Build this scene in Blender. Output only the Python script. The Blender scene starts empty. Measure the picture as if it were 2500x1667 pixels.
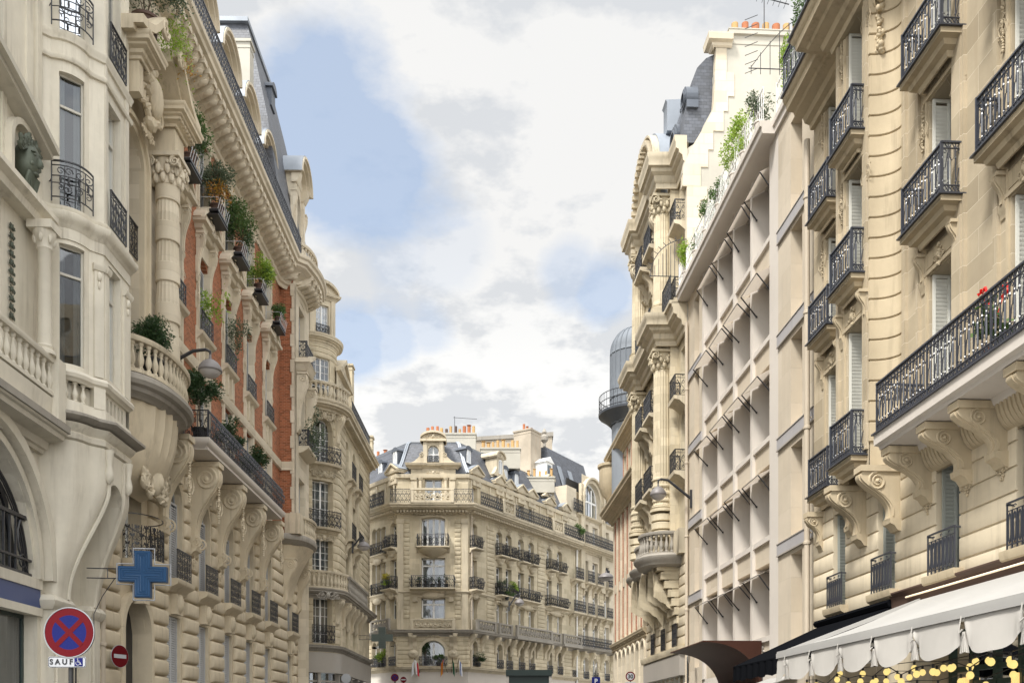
import bpy, bmesh, math, random
from math import sin, cos, pi, radians, sqrt, atan2, hypot
from mathutils import Vector, noise
scene = bpy.context.scene
COL = scene.collection
# ---------------------------------------------------------------- camera numbers of the photograph (2500 px wide)
FP = 2250.0; HZ = 1775.0; EYE = 1.6
def Yf(px, D, vp): return FP * D / abs(px - vp)
def Zf(px, py, D, vp): return EYE + (HZ - py) * D / abs(px - vp)
def XY(px, Y): return (px - 1250) / FP * Y
def ZY(py, Y): return EYE + (HZ - py) / FP * Y

# ---------------------------------------------------------------- mesh builder
class MB:
    """local coordinates: u to the right of somebody facing the wall, o out of the wall, z up"""
    def __init__(s): s.v = []; s.f = []
    def add(s, vs, fs):
        n = len(s.v); s.v += [(a, -b, c) for a, b, c in vs]; s.f += [tuple(i + n for i in f) for f in fs]
    def box(s, u0, u1, o0, o1, z0, z1):
        s.add([(u0,o0,z0),(u1,o0,z0),(u1,o1,z0),(u0,o1,z0),(u0,o0,z1),(u1,o0,z1),(u1,o1,z1),(u0,o1,z1)],
              [(0,1,2,3),(4,5,6,7),(0,1,5,4),(1,2,6,5),(2,3,7,6),(3,0,4,7)])
    def quad(s, a, b, c, d): s.add([a,b,c,d], [(0,1,2,3)])
    def prof(s, u0, u1, pts, step=None):
        n = len(pts); k = 1 if not step else max(1, int(math.ceil((u1-u0)/step)))
        vs = []; fs = []
        for i in range(k+1):
            u = u0 + (u1-u0)*i/k
            vs += [(u, o, z) for o, z in pts]
        for i in range(k):
            for j in range(n):
                a = i*n+j; b = i*n+(j+1) % n
                fs.append((a, b, b+n, a+n))
        fs.append(tuple(range(n))); fs.append(tuple(k*n+i for i in range(n)))
        s.add(vs, fs)
    def sweep(s, path, pts, closed=False, caps=True):
        m = len(path); n = len(pts); vs = []; fs = []
        for i in range(m):
            if closed: a, b, c = path[i-1], path[i], path[(i+1) % m]
            else: a, b, c = path[max(i-1,0)], path[i], path[min(i+1,m-1)]
            def nr(p, q):
                du, do = q[0]-p[0], q[1]-p[1]; l = hypot(du, do) or 1
                return (-do/l, du/l)
            n1 = nr(a, b) if a != b else nr(b, c); n2 = nr(b, c) if b != c else n1
            mx, my = n1[0]+n2[0], n1[1]+n2[1]; q = mx*mx+my*my
            k = 2/q if q > .25 else 8
            mx *= k; my *= k
            if q > .25: pass
            vs += [(b[0]+mx*o, b[1]+my*o, z) for o, z in pts]
        for i in range(m if closed else m-1):
            i2 = (i+1) % m
            for j in range(n):
                j2 = (j+1) % n
                fs.append((i*n+j, i*n+j2, i2*n+j2, i2*n+j))
        if caps and not closed:
            fs.append(tuple(range(n))); fs.append(tuple((m-1)*n+i for i in range(n)))
        s.add(vs, fs)
    def poly(s, pts, o0, o1):
        n = len(pts)
        s.add([(u,o0,z) for u,z in pts]+[(u,o1,z) for u,z in pts],
              [tuple(range(n)), tuple(range(n,2*n))]+[(i,(i+1)%n,n+(i+1)%n,n+i) for i in range(n)])
    def strip(s, A, B, o0, o1):
        """solid between two (u,z) polylines of equal length"""
        n = len(A); vs = []; fs = []
        for (a, b) in zip(A, B): vs += [(a[0],o0,a[1]),(b[0],o0,b[1]),(b[0],o1,b[1]),(a[0],o1,a[1])]
        for i in range(n-1):
            k = 4*i
            for j in range(4): fs.append((k+j, k+(j+1)%4, k+4+(j+1)%4, k+4+j))
        fs += [(0,1,2,3), (4*n-4,4*n-3,4*n-2,4*n-1)]
        s.add(vs, fs)
    def sidestrip(s, A, B, u0, u1):
        """solid between two (o,z) polylines"""
        n = len(A); vs = []; fs = []
        for (a, b) in zip(A, B): vs += [(u0,a[0],a[1]),(u0,b[0],b[1]),(u1,b[0],b[1]),(u1,a[0],a[1])]
        for i in range(n-1):
            k = 4*i
            for j in range(4): fs.append((k+j, k+(j+1)%4, k+4+(j+1)%4, k+4+j))
        fs += [(0,1,2,3), (4*n-4,4*n-3,4*n-2,4*n-1)]
        s.add(vs, fs)
    def lathe(s, u, o, z, prof, n=10, a0=0, a1=2*pi, flute=0):
        full = abs(a1-a0-2*pi) < 1e-6; m = n if full else n+1; vs = []; fs = []
        for (r, h) in prof:
            for i in range(m):
                a = a0+(a1-a0)*i/n; rr = r*(1-(flute if i % 2 else 0))
                vs.append((u+rr*cos(a), o+rr*sin(a), z+h))
        for j in range(len(prof)-1):
            for i in range(n):
                i2 = (i+1) % m
                fs.append((j*m+i, j*m+i2, (j+1)*m+i2, (j+1)*m+i))
        if full:
            fs.append(tuple(range(m))); fs.append(tuple((len(prof)-1)*m+i for i in range(m)))
        s.add(vs, fs)
    def tube(s, pts, r, n=4, cap=True):
        k = len(pts); vs = []; fs = []; P = [Vector(p) for p in pts]
        ref = None
        for i in range(k):
            t = (P[min(i+1,k-1)]-P[max(i-1,0)])
            if t.length < 1e-9: t = Vector((0,0,1))
            t.normalize()
            if ref is None:
                ref = Vector((0,1,0)) if abs(t.y) < .9 else Vector((1,0,0))
            a = t.cross(ref)
            if a.length < 1e-5: a = t.cross(Vector((1,0,0)))
            a.normalize(); b = t.cross(a); ref = -b if False else ref
            rr = r[i] if isinstance(r, (list, tuple)) else r
            for j in range(n):
                th = 2*pi*(j+.5)/n
                q = P[i]+a*(rr*cos(th)*1.3)+b*(rr*sin(th)*1.3) if n == 4 else P[i]+a*(rr*cos(th))+b*(rr*sin(th))
                vs.append(tuple(q))
        for i in range(k-1):
            for j in range(n):
                fs.append((i*n+j, i*n+(j+1)%n, (i+1)*n+(j+1)%n, (i+1)*n+j))
        if cap: fs += [tuple(range(n)), tuple((k-1)*n+j for j in range(n))]
        s.add(vs, fs)
    def bar(s, u, o, z0, z1, r): s.box(u-r, u+r, o-r, o+r, z0, z1)
    def blob(s, c, r, n=8, m=5, tilt=0, jit=0, seed=0):
        vs = []; fs = []; rd = random.Random(seed); ct, st = cos(tilt), sin(tilt)
        for j in range(m+1):
            ph = pi*j/m
            for i in range(n):
                a = 2*pi*i/n; k = 1+jit*(rd.random()-.5)
                x = r[0]*sin(ph)*cos(a)*k; y = r[1]*sin(ph)*sin(a)*k; z = r[2]*cos(ph)*k
                vs.append((c[0]+x*ct-z*st, c[1]+y, c[2]+x*st+z*ct))
        for j in range(m):
            for i in range(n): fs.append((j*n+i, j*n+(i+1)%n, (j+1)*n+(i+1)%n, (j+1)*n+i))
        s.add(vs, fs)
    def warp(s, fn):
        s.v = [(lambda r: (r[0], -r[1], r[2]))(fn(x, -y, z)) for x, y, z in s.v]; return s
    def merge(s, other, du=0, do=0, dz=0, su=1, sz=1):
        n = len(s.v); s.v += [(x*su+du, y-do, z*sz+dz) for x, y, z in other.v]; s.f += [tuple(i+n for i in f) for f in other.f]
    def pieces(s, gap=.03):
        par = list(range(len(s.v)))
        def fd(i):
            while par[i] != i: par[i] = par[par[i]]; i = par[i]
            return i
        for f in s.f:
            a = fd(f[0])
            for j in f[1:]: par[fd(j)] = a
        isl = {}
        for i in range(len(s.v)): isl.setdefault(fd(i), []).append(i)
        G = []
        for vs in isl.values():
            b = [min(s.v[i][k] for i in vs)-gap/2 for k in range(3)]+[max(s.v[i][k] for i in vs)+gap/2 for k in range(3)]
            hit = [g for g in G if all(g[0][k] <= b[k+3] and g[0][k+3] >= b[k] for k in range(3))]
            vv = list(vs)
            for g in hit:
                G.remove(g); b = [min(b[k], g[0][k]) for k in range(3)]+[max(b[k+3], g[0][k+3]) for k in range(3)]; vv += g[1]
            G.append((b, vv))
        out = []
        for b, vv in G:
            mp = {v: n for n, v in enumerate(vv)}; m = MB(); m.v = [s.v[i] for i in vv]; m.f = [tuple(mp[i] for i in f) for f in s.f if f[0] in mp]; out.append(m)
        return out
    def mesh(s, name, mat, smooth=True, recalc=True, angle=38):
        if name in SPLIT:
            ps = s.pieces(SPLIT[name])
            if len(ps) > 1: return [q._mesh(name, mat, smooth, recalc, angle) for q in ps]
        return s._mesh(name, mat, smooth, recalc, angle)
    def _mesh(s, name, mat, smooth=True, recalc=True, angle=38):
        me = bpy.data.meshes.new(name); me.from_pydata(s.v, [], s.f)
        if recalc:
            bm = bmesh.new(); bm.from_mesh(me)
            bmesh.ops.recalc_face_normals(bm, faces=bm.faces[:]); bm.to_mesh(me); bm.free()
        me.materials.append(mat)
        if smooth:
            me.polygons.foreach_set('use_smooth', [True]*len(me.polygons)); me.set_sharp_from_angle(angle=radians(angle))
        me.update(); return me

SPLIT = {k: .03 for k in ('fin','spandrel','window_ledge','floor_band','dark_trim','recess_back','ribbed_moulding','window_carving','pilaster','carved_drop','wall_light','brick_panel','stone_trim','front_carving','frieze_carving','broken_pediment','pier','balcony_slab','hole_dark_block','shop_band','side_panel','side_cheek','folding_arm','carved_swag','lead_hip','corner_post','rusticated_courses','strap','window_carving','vault','arch_surround','attic_order','roof_slab','quoins','floor_plank','corbel_rib')}
SPLIT['rusticated_courses'] = .06; SPLIT['window_carving'] = .02; SPLIT['frieze_carving'] = .1; SPLIT['carved_swag'] = .1; SPLIT['carved_drop'] = .1; SPLIT['quoins'] = .2; SPLIT['arm'] = .03; SPLIT['wall'] = .02
_cache = {}
def cached(key, fn):
    if key not in _cache: _cache[key] = fn()
    return _cache[key]

# ---------------------------------------------------------------- scene objects
def tag(o, label, cat, group=None):
    o['label'] = label; o['category'] = cat
    if group: o['group'] = group
    return o
def thing(name, label, cat, loc=(0,0,0), group=None, rot=0):
    o = bpy.data.objects.new(name, None); COL.objects.link(o); o.location = loc; o.rotation_euler = (0,0,rot)
    o.empty_display_size = .3
    return tag(o, label, cat, group)
def struct(name, mb, mat, kind='structure'):
    o = bpy.data.objects.new(name, mb.mesh(name, mat)); COL.objects.link(o); o['kind'] = kind; return o
class Face:
    def __init__(s, root, ox, oy, ang): s.root = root; s.ox = ox; s.oy = oy; s.a = ang
    def world(s, u, o=0, z=0):
        return (s.ox+u*cos(s.a)+o*sin(s.a), s.oy+u*sin(s.a)-o*cos(s.a), z)
    def part(s, name, mesh, u=0, o=0, z=0, ang=0, label=None, sc=None):
        if isinstance(mesh, list): return [s.part(name, m, u, o, z, ang, label, sc) for m in mesh][-1]
        ob = bpy.data.objects.new(name, mesh); COL.objects.link(ob)
        w = s.world(u, o, z); r = s.root
        if r is not None:
            ob.parent = r; ob.location = (w[0]-r.location.x, w[1]-r.location.y, w[2]-r.location.z)
        else: ob.location = w
        ob.rotation_euler = (0, 0, s.a+ang)
        if sc: ob.scale = sc
        if label: ob['label'] = label
        return ob
def sub(name, mesh, par, u=0, o=0, z=0, ang=0, sc=None):
    if isinstance(mesh, list): return [sub(name, m, par, u, o, z, ang, sc) for m in mesh][-1]
    ob = bpy.data.objects.new(name, mesh); COL.objects.link(ob); ob.parent = par
    ob.location = (u, -o, z); ob.rotation_euler = (0,0,ang)
    if sc: ob.scale = sc
    return ob
def single(name, mb, mat, label, cat, group=None, loc=(0,0,0), rot=0):
    ob = bpy.data.objects.new(name, mb.mesh(name, mat)); COL.objects.link(ob); ob.location = loc; ob.rotation_euler = (0,0,rot)
    return tag(ob, label, cat, group)

# ---------------------------------------------------------------- materials
class NT:
    def __init__(s, m): s.t = m.node_tree; s.n = s.t.nodes; s.l = s.t.links
    def node(s, typ, **kw):
        x = s.n.new(typ)
        for k, v in kw.items():
            if k.startswith('_'): setattr(x, k[1:], v)
            else: s.set(x.inputs[k.replace('__', ' ')], v)
        return x
    def set(s, inp, v):
        if isinstance(v, bpy.types.NodeSocket): s.l.new(v, inp)
        elif isinstance(v, bpy.types.Node): s.l.new(v.outputs[0], inp)
        else: inp.default_value = v
    def math(s, op, a, b=0.0, clamp=False):
        x = s.n.new('ShaderNodeMath'); x.operation = op; x.use_clamp = clamp; s.set(x.inputs[0], a); s.set(x.inputs[1], b); return x.outputs[0]
    def mix(s, f, a, b, mode='MIX'):
        x = s.n.new('ShaderNodeMix'); x.data_type = 'RGBA'; x.blend_type = mode
        s.set(x.inputs[0], f)
        for i, v in ((6, a), (7, b)):
            if isinstance(v, tuple) and len(v) == 3: v = v+(1,)
            s.set(x.inputs[i], v)
        return x.outputs[2]
    def ramp(s, f, a, b):
        x = s.n.new('ShaderNodeMapRange'); s.set(x.inputs[0], f); x.inputs[1].default_value = a; x.inputs[2].default_value = b
        x.clamp = True; return x.outputs[0]
    def noise(s, vec, scale, detail=4, rough=.55):
        x = s.n.new('ShaderNodeTexNoise'); s.set(x.inputs['Vector'], vec); x.inputs['Scale'].default_value = scale
        x.inputs['Detail'].default_value = detail; x.inputs['Roughness'].default_value = rough; return x.outputs['Fac']
    def mapping(s, vec, scale=(1,1,1), loc=(0,0,0)):
        x = s.n.new('ShaderNodeMapping'); s.set(x.inputs['Vector'], vec); x.inputs['Scale'].default_value = scale; x.inputs['Location'].default_value = loc
        return x.outputs[0]
def newmat(name):
    m = bpy.data.materials.new(name); m.use_nodes = True; m.node_tree.nodes.clear(); return m
def wallvec(T, vec):
    sp = T.node('ShaderNodeSeparateXYZ', Vector=vec)
    c = T.n.new('ShaderNodeCombineXYZ'); T.set(c.inputs[0], T.math('ADD', sp.outputs[0], sp.outputs[1])); T.set(c.inputs[1], sp.outputs[2])
    return c.outputs[0]
def mat(name, base, rough=.8, metal=0, var=.12, dark=None, streak=0, bump=.0, bscale=30, blocks=None, joint=.25, spec=.4, nscale=1.0, emit=None, blockvar=.12, stain=None):
    m = newmat(name); T = NT(m)
    tc = T.n.new('ShaderNodeTexCoord'); vec = tc.outputs['Object']
    oi = T.n.new('ShaderNodeObjectInfo')
    # shift the pattern from object to object so that copies do not repeat
    off = T.n.new('ShaderNodeVectorMath'); off.operation = 'ADD'; T.l.new(vec, off.inputs[0])
    sc = T.n.new('ShaderNodeVectorMath'); sc.operation = 'SCALE'; T.l.new(oi.outputs['Location'], sc.inputs[0]); sc.inputs['Scale'].default_value = 1.7
    T.l.new(sc.outputs[0], off.inputs[1]); nv = off.outputs[0]
    b3 = tuple(base[:3]); dk = dark or tuple(c*.62 for c in b3)
    n1 = T.noise(nv, .55*nscale, 5, .6); n2 = T.noise(nv, 5*nscale, 4, .6)
    col = T.mix(T.math('MULTIPLY', T.ramp(n1, .38, .72), var*3.2, True), b3, dk)
    col = T.mix(T.math('MULTIPLY', T.ramp(n2, .35, .75), var*2.0, True), col, tuple(c*.82 for c in b3))
    hgt = None
    if blocks:
        bt = T.node('ShaderNodeTexBrick', Vector=wallvec(T, vec), Scale=1.0)
        bt.offset = .5; bt.inputs['Brick Width'].default_value = blocks[0]; bt.inputs['Row Height'].default_value = blocks[1]
        bt.inputs['Mortar Size'].default_value = blocks[2]; bt.inputs['Mortar Smooth'].default_value = .3; bt.inputs['Bias'].default_value = 0
        bt.inputs['Color1'].default_value = (1,1,1,1); k = 1-blockvar; bt.inputs['Color2'].default_value = (k,k*.985,k*.95,1); bt.inputs['Mortar'].default_value = (1,1,1,1)
        col = T.mix(1.0, col, bt.outputs['Color'], 'MULTIPLY')
        col = T.mix(T.math('MULTIPLY', bt.outputs['Fac'], joint), col, blocks[3] if len(blocks) > 3 else tuple(c*.45 for c in b3))
        hgt = bt.outputs['Fac']
    if streak:
        sv = T.noise(T.mapping(nv, (5,5,.35)), 1.0, 5, .65); s2 = T.noise(nv, .8, 3)
        col = T.mix(T.math('MULTIPLY', T.math('MULTIPLY', T.ramp(sv, .5, .78), T.ramp(s2, .35, .65)), streak, True), col, stain or tuple(c*.38 for c in b3))
    p = T.node('ShaderNodeBsdfPrincipled'); T.set(p.inputs['Base Color'], col if not isinstance(col, tuple) else col+(1,))
    p.inputs['Roughness'].default_value = rough; p.inputs['Metallic'].default_value = metal; p.inputs['Specular IOR Level'].default_value = spec
    if bump or hgt is not None:
        bn = T.n.new('ShaderNodeBump'); bn.inputs['Strength'].default_value = .6; bn.inputs['Distance'].default_value = .012
        h = T.noise(nv, bscale, 5, .6)
        h = T.math('MULTIPLY', h, bump)
        if hgt is not None: h = T.math('SUBTRACT', h, T.math('MULTIPLY', hgt, .9))
        T.l.new(h, bn.inputs['Height']); T.l.new(bn.outputs[0], p.inputs['Normal'])
    if emit:
        p.inputs['Emission Color'].default_value = emit[:3]+(1,); p.inputs['Emission Strength'].default_value = emit[3]
    o = T.n.new('ShaderNodeOutputMaterial'); T.l.new(p.outputs[0], o.inputs[0]); return m
def glassmat(name, tint=(.5,.55,.57), refl=.13):
    m = newmat(name); T = NT(m)
    tr = T.n.new('ShaderNodeBsdfTransparent'); tr.inputs[0].default_value = tint+(1,)
    gl = T.n.new('ShaderNodeBsdfGlossy'); gl.inputs['Roughness'].default_value = .03; gl.inputs['Color'].default_value = (.9,.93,.97,1)
    fr = T.n.new('ShaderNodeFresnel'); fr.inputs[0].default_value = 1.6
    tc = T.n.new('ShaderNodeTexCoord'); bn = T.n.new('ShaderNodeBump'); bn.inputs['Strength'].default_value = .25; bn.inputs['Distance'].default_value = .02
    T.l.new(T.noise(tc.outputs['Object'], 1.6, 1), bn.inputs['Height']); T.l.new(bn.outputs[0], gl.inputs['Normal'])
    f = T.math('MAXIMUM', T.math('MULTIPLY', fr.outputs[0], 2.0, True), refl)
    mx = T.n.new('ShaderNodeMixShader'); T.l.new(f, mx.inputs[0]); T.l.new(tr.outputs[0], mx.inputs[1]); T.l.new(gl.outputs[0], mx.inputs[2])
    o = T.n.new('ShaderNodeOutputMaterial'); T.l.new(mx.outputs[0], o.inputs[0]); return m
def leafmat(name, a, b, rough=.55):
    m = newmat(name); T = NT(m)
    tc = T.n.new('ShaderNodeTexCoord'); n = T.noise(tc.outputs['Object'], 9, 2)
    g = T.n.new('ShaderNodeNewGeometry')
    col = T.mix(T.math('ADD', T.math('MULTIPLY', T.ramp(n, .3, .7), .5), T.math('MULTIPLY', g.outputs['Random Per Island'], .5)), a, b)
    p = T.node('ShaderNodeBsdfPrincipled', Roughness=rough); T.l.new(col, p.inputs['Base Color'])
    tl = T.n.new('ShaderNodeBsdfTranslucent'); T.l.new(col, tl.inputs[0])
    mx = T.n.new('ShaderNodeMixShader'); mx.inputs[0].default_value = .3; T.l.new(p.outputs[0], mx.inputs[1]); T.l.new(tl.outputs[0], mx.inputs[2])
    o = T.n.new('ShaderNodeOutputMaterial'); T.l.new(mx.outputs[0], o.inputs[0]); return m

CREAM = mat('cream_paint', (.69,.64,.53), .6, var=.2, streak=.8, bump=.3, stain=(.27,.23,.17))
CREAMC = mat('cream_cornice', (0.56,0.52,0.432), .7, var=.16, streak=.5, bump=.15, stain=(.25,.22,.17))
STONEB = mat('warm_stone', (.65,.56,.41), .85, var=.2, streak=.7, bump=.5, stain=(.22,.18,.12))
STONEBL = mat('light_stone', (.69,.61,.475), .85, var=.12, streak=.3, bump=.3, blocks=(.9,.42,.006), joint=.45, blockvar=.2)
STONEI = mat('ashlar_stone', (.545,.458,.325), .88, var=.28, streak=.75, bump=.5, blocks=(1.05,.46,.005,(.78,.70,.56)), joint=.5, blockvar=.25, stain=(.33,.26,.17))
STONEIM = mat('moulded_stone', (.53,.44,.30), .88, var=.24, streak=.8, bump=.5, stain=(.17,.135,.09))
STONED = mat('yellow_ashlar', (.665,.58,.42), .88, var=.24, streak=.85, bump=.4, blocks=(.8,.36,.006), joint=.45, blockvar=.24, stain=(.30,.24,.16))
STONEDM = mat('carved_stone', (.62,.54,.40), .9, var=.28, streak=.9, bump=.6, stain=(.15,.125,.09))
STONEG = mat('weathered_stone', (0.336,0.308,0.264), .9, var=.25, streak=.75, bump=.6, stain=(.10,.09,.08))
MODERN = mat('pale_concrete', (.60,.55,.49), .75, var=.08, streak=.22, bump=.1, stain=(.40,.35,.29))
MODSTONE = mat('stone_cladding', (.58,.505,.40), .8, var=.12, streak=.2, bump=.15, blocks=(1.4,.95,.005), joint=.25, blockvar=.12)
MODGREY = mat('grey_band', (0.384,0.368,0.368), .6, var=.1, streak=.3)
RENDERW = mat('white_render', (.47,.445,.38), .9, var=.16, streak=.5, bump=.3, stain=(.5,.45,.36))
OLDRENDER = mat('stained_render', (0.464,0.4,0.312), .9, var=.35, streak=.5, bump=.6, stain=(.42,.28,.18))
BRICK = mat('red_brick', (0.42,0.14,0.06), .85, var=.2, bump=.4, blocks=(.22,.075,.008,(.42,.27,.17)), joint=.8, blockvar=.5)
BRICKP = mat('pale_brick', (0.5,0.23,0.15), .85, var=.2, bump=.3, blocks=(.22,.075,.008,(.5,.35,.26)), joint=.6, blockvar=.3)
SLATE = mat('slate', (0.125,0.135,0.16), .5, var=.25, bump=.2, blocks=(.24,.13,.008,(.04,.045,.055)), joint=.9, blockvar=.35, spec=.5)
ZINC = mat('zinc', (0.3,0.33,0.37), .5, metal=.2, var=.2, streak=.3)
ZINCD = mat('dark_zinc', (0.12,0.135,0.16), .45, metal=.3, var=.25, streak=.2)
IRON = mat('black_iron', (0.018,0.019,0.024), .38, var=.3, spec=.6)
IRONG = mat('grey_iron', (0.045,0.05,0.065), .35, var=.3, spec=.7)
WHITE = mat('white_wood', (0.78,0.78,0.76), .5, var=.05)
CREAMW = mat('cream_wood', (0.528,0.504,0.44), .55, var=.06)
SHUT = mat('grey_shutter', (0.5,0.51,0.52), .5, var=.08)
SHUTW = mat('white_shutter', (0.66,0.65,0.58), .5, var=.08, streak=.2)
SHUTG = mat('green_grey_shutter', (0.33,0.345,0.31), .5, var=.1, streak=.2)
GLASS = glassmat('window_glass')
GLASSD = glassmat('dark_glass', (0.35,0.39,0.41), .14)
INT = mat('painted_shade', (0.035,0.033,0.03), .9)  # near-black colour stands in for the shade of unlit rooms and holes
CURT = mat('net_curtain', (0.55,0.54,0.52), .9, var=.1)
CURTD = mat('grey_curtain', (0.22,0.22,0.22), .9, var=.2)
TERRA = mat('terracotta', (0.45,0.17,0.08), .85, var=.25)
TERRAY = mat('yellow_clay', (0.55,0.35,0.15), .85, var=.25)
POTB = mat('brown_pot', (0.1,0.06,0.045), .7, var=.2)
POTK = mat('black_pot', (0.03,0.03,0.03), .5)
WOOD = mat('stem', (0.1,0.075,0.05), .9)
LEAFD = leafmat('dark_leaves', (0.018,0.045,0.015), (.05,.10,.03))
LEAFM = leafmat('mid_leaves', (0.04,0.09,0.02), (.12,.20,.05))
LEAFL = leafmat('lime_leaves', (0.16,0.3,0.03), (.38,.48,.07))
LEAFO = leafmat('olive_leaves', (0.05,0.08,0.04), (.16,.20,.12))
LEAFY = leafmat('yellow_leaves', (0.35,0.33,0.02), (.60,.50,.03))
LEAFR = leafmat('autumn_leaves', (0.35,0.12,0.02), (.5,.33,.05))
PIPEM = mat('pipe_paint', (0.496,0.424,0.328), .5, var=.1, streak=.3)
GREYP = mat('grey_paint', (0.36,0.33,0.29), .5, var=.1)
LAMPM = mat('lamp_shell', (0.2,0.185,0.18), .5, metal=.1)
BRONZE = mat('bronze_patina', (0.1,0.115,0.085), .5, metal=.3, var=.5, streak=.4)

# ---------------------------------------------------------------- architecture kit
def arcz(uc, w, zt, rise, u):
    """height of the opening head at u"""
    if rise <= 0: return zt
    h = w/2; R = (h*h+rise*rise)/(2*rise); c = zt-R; d = abs(u-uc)
    return c+sqrt(max(R*R-d*d, 0)) if d <= h+1e-6 else zt-rise
def wall(mb, u0, u1, z0, z1, ops, depth=.35, o=0, step=None, sill=True):
    """front sheet with holes and reveals; ops: (uc, w, zb, zt, rise)"""
    ops = [q for q in ops if u0 < q[0] < u1 and q[2] < z1 and q[3] > z0]
    us = {u0, u1}; zs = {z0, z1}
    for (uc, w, zb, zt, rise) in ops:
        for a in (uc-w/2, uc+w/2):
            if u0 < a < u1: us.add(a)
        for a in (zb, zt):
            if z0 < a < z1: zs.add(a)
    us = sorted(us); zs = sorted(zs)
    if step:
        q = [us[0]]
        for a, b in zip(us, us[1:]):
            k = max(1, int(math.ceil((b-a)/step))); q += [a+(b-a)*i/k for i in range(1, k+1)]
        us = q
    for a, b in zip(us, us[1:]):
        for c, d in zip(zs, zs[1:]):
            m, n = (a+b)/2, (c+d)/2
            if any(abs(m-q[0]) < q[1]/2 and q[2] < n < q[3] for q in ops): continue
            mb.quad((a,o,c),(b,o,c),(b,o,d),(a,o,d))
    for (uc, w, zb, zt, rise) in ops:
        l, r = uc-w/2, uc+w/2; i = o-depth
        zsd = zt-rise
        mb.quad((l,o,zb),(l,i,zb),(l,i,zsd),(l,o,zsd)); mb.quad((r,o,zb),(r,i,zb),(r,i,zsd),(r,o,zsd))
        k = 1 if rise <= 0 and not step else (12 if rise > 0 else max(1, int(math.ceil(w/step))))
        for j in range(k):
            a = l+w*j/k; b = l+w*(j+1)/k; za = arcz(uc,w,zt,rise,a); zb2 = arcz(uc,w,zt,rise,b)
            mb.quad((a,o,za),(b,o,zb2),(b,i,zb2),(a,i,za))
            if rise > 0: mb.quad((a,o,za),(b,o,zb2),(b,o,zt),(a,o,zt))
            if zb > z0+1e-6: mb.quad((a,o,zb),(b,o,zb),(b,i,zb),(a,i,zb))
def pillow(mb, u0, u1, z0, z1, o, p, c=.05, ends=True, step=None):
    """one rusticated block standing p proud of the wall"""
    k = 1 if not step else max(1, int(math.ceil((u1-u0)/step)))
    if u1-u0 < 3*c: c = (u1-u0)/4
    ce = c if ends else 0
    rows = [(z0, o), (z0, o+p*.45), (z0+c*.35, o+p*.85), (z0+c, o+p), (z1-c, o+p), (z1-c*.35, o+p*.85), (z1, o+p*.45), (z1, o)]
    cols = [(u0, 0), (u0+.001, .5), (u0+ce*.4, .85), (u0+ce, 1)] + [(u0+ce+(u1-u0-2*ce)*i/k, 1) for i in range(1, k)] + [(u1-ce, 1), (u1-ce*.4, .85), (u1-.001, .5), (u1, 0)]
    vs = []; fs = []; n = len(rows)
    for (u, f) in cols:
        for (z, oo) in rows: vs.append((u, o+(oo-o)*f if ends else oo, z))
    for i in range(len(cols)-1):
        for j in range(n-1): fs.append((i*n+j, i*n+j+1, (i+1)*n+j+1, (i+1)*n+j))
    mb.add(vs, fs)
def rust(mb, u0, u1, z0, z1, ops, course=.45, gap=.03, p=.08, c=.05, o=0, step=None, split=0, joints=None, seed=1, margin=.0):
    n = max(1, int(round((z1-z0)/course))); h = (z1-z0)/n; rd = random.Random(seed)
    for i in range(n):
        a, b = z0+i*h+gap/2, z0+(i+1)*h-gap/2; m = (a+b)/2
        ivs = [(u0, u1)]
        for (uc, w, zb, zt, rise) in ops:
            if b <= zb+.02 or a >= zt-.02: continue
            hw = w/2+margin
            if rise > 0 and m > zt-rise:
                R = ((w/2)**2+rise*rise)/(2*rise); cz = zt-R; q = R*R-(max(a, zt-rise)-cz)**2
                hw = sqrt(max(q, 0))+margin
            new = []
            for (x, y) in ivs:
                if uc+hw <= x or uc-hw >= y: new.append((x, y)); continue
                if uc-hw > x+.05: new.append((x, uc-hw))
                if uc+hw < y-.05: new.append((uc+hw, y))
            ivs = new
        for (x, y) in ivs:
            if split and y-x > split*1.6:
                k = int(round((y-x)/split)); off = .5 if i % 2 else 0
                cuts = [x]+[x+(y-x)*(j+off)/k for j in range(0 if off else 1, k)]+[y]
                for s1, s2 in zip(cuts, cuts[1:]):
                    if s2-s1 > .06: pillow(mb, s1+gap*.3, s2-gap*.3, a, b, o, p, c, True, step)
            else: pillow(mb, x, y, a, b, o, p, c, True, step)
CORN = lambda h, d: [(0,0),(d*.12,0),(d*.15,h*.16),(d*.3,h*.22),(d*.36,h*.38),(d*.62,h*.46),(d*.66,h*.56),(d*.88,h*.6),(d*.9,h*.78),(d*.97,h*.84),(d,h*.93),(d,h),(0,h)]
BAND = lambda h, d: [(0,0),(d*.5,0),(d*.55,h*.25),(d*.85,h*.35),(d,h*.5),(d,h*.9),(d*.9,h),(0,h)]
SLAB = lambda h, d: [(0,0),(d*.55,0),(d*.6,h*.2),(d*.8,h*.35),(d*.93,h*.4),(d*.95,h*.5),(d,h*.55),(d,h*.95),(d*.985,h),(0,h)]
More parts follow.
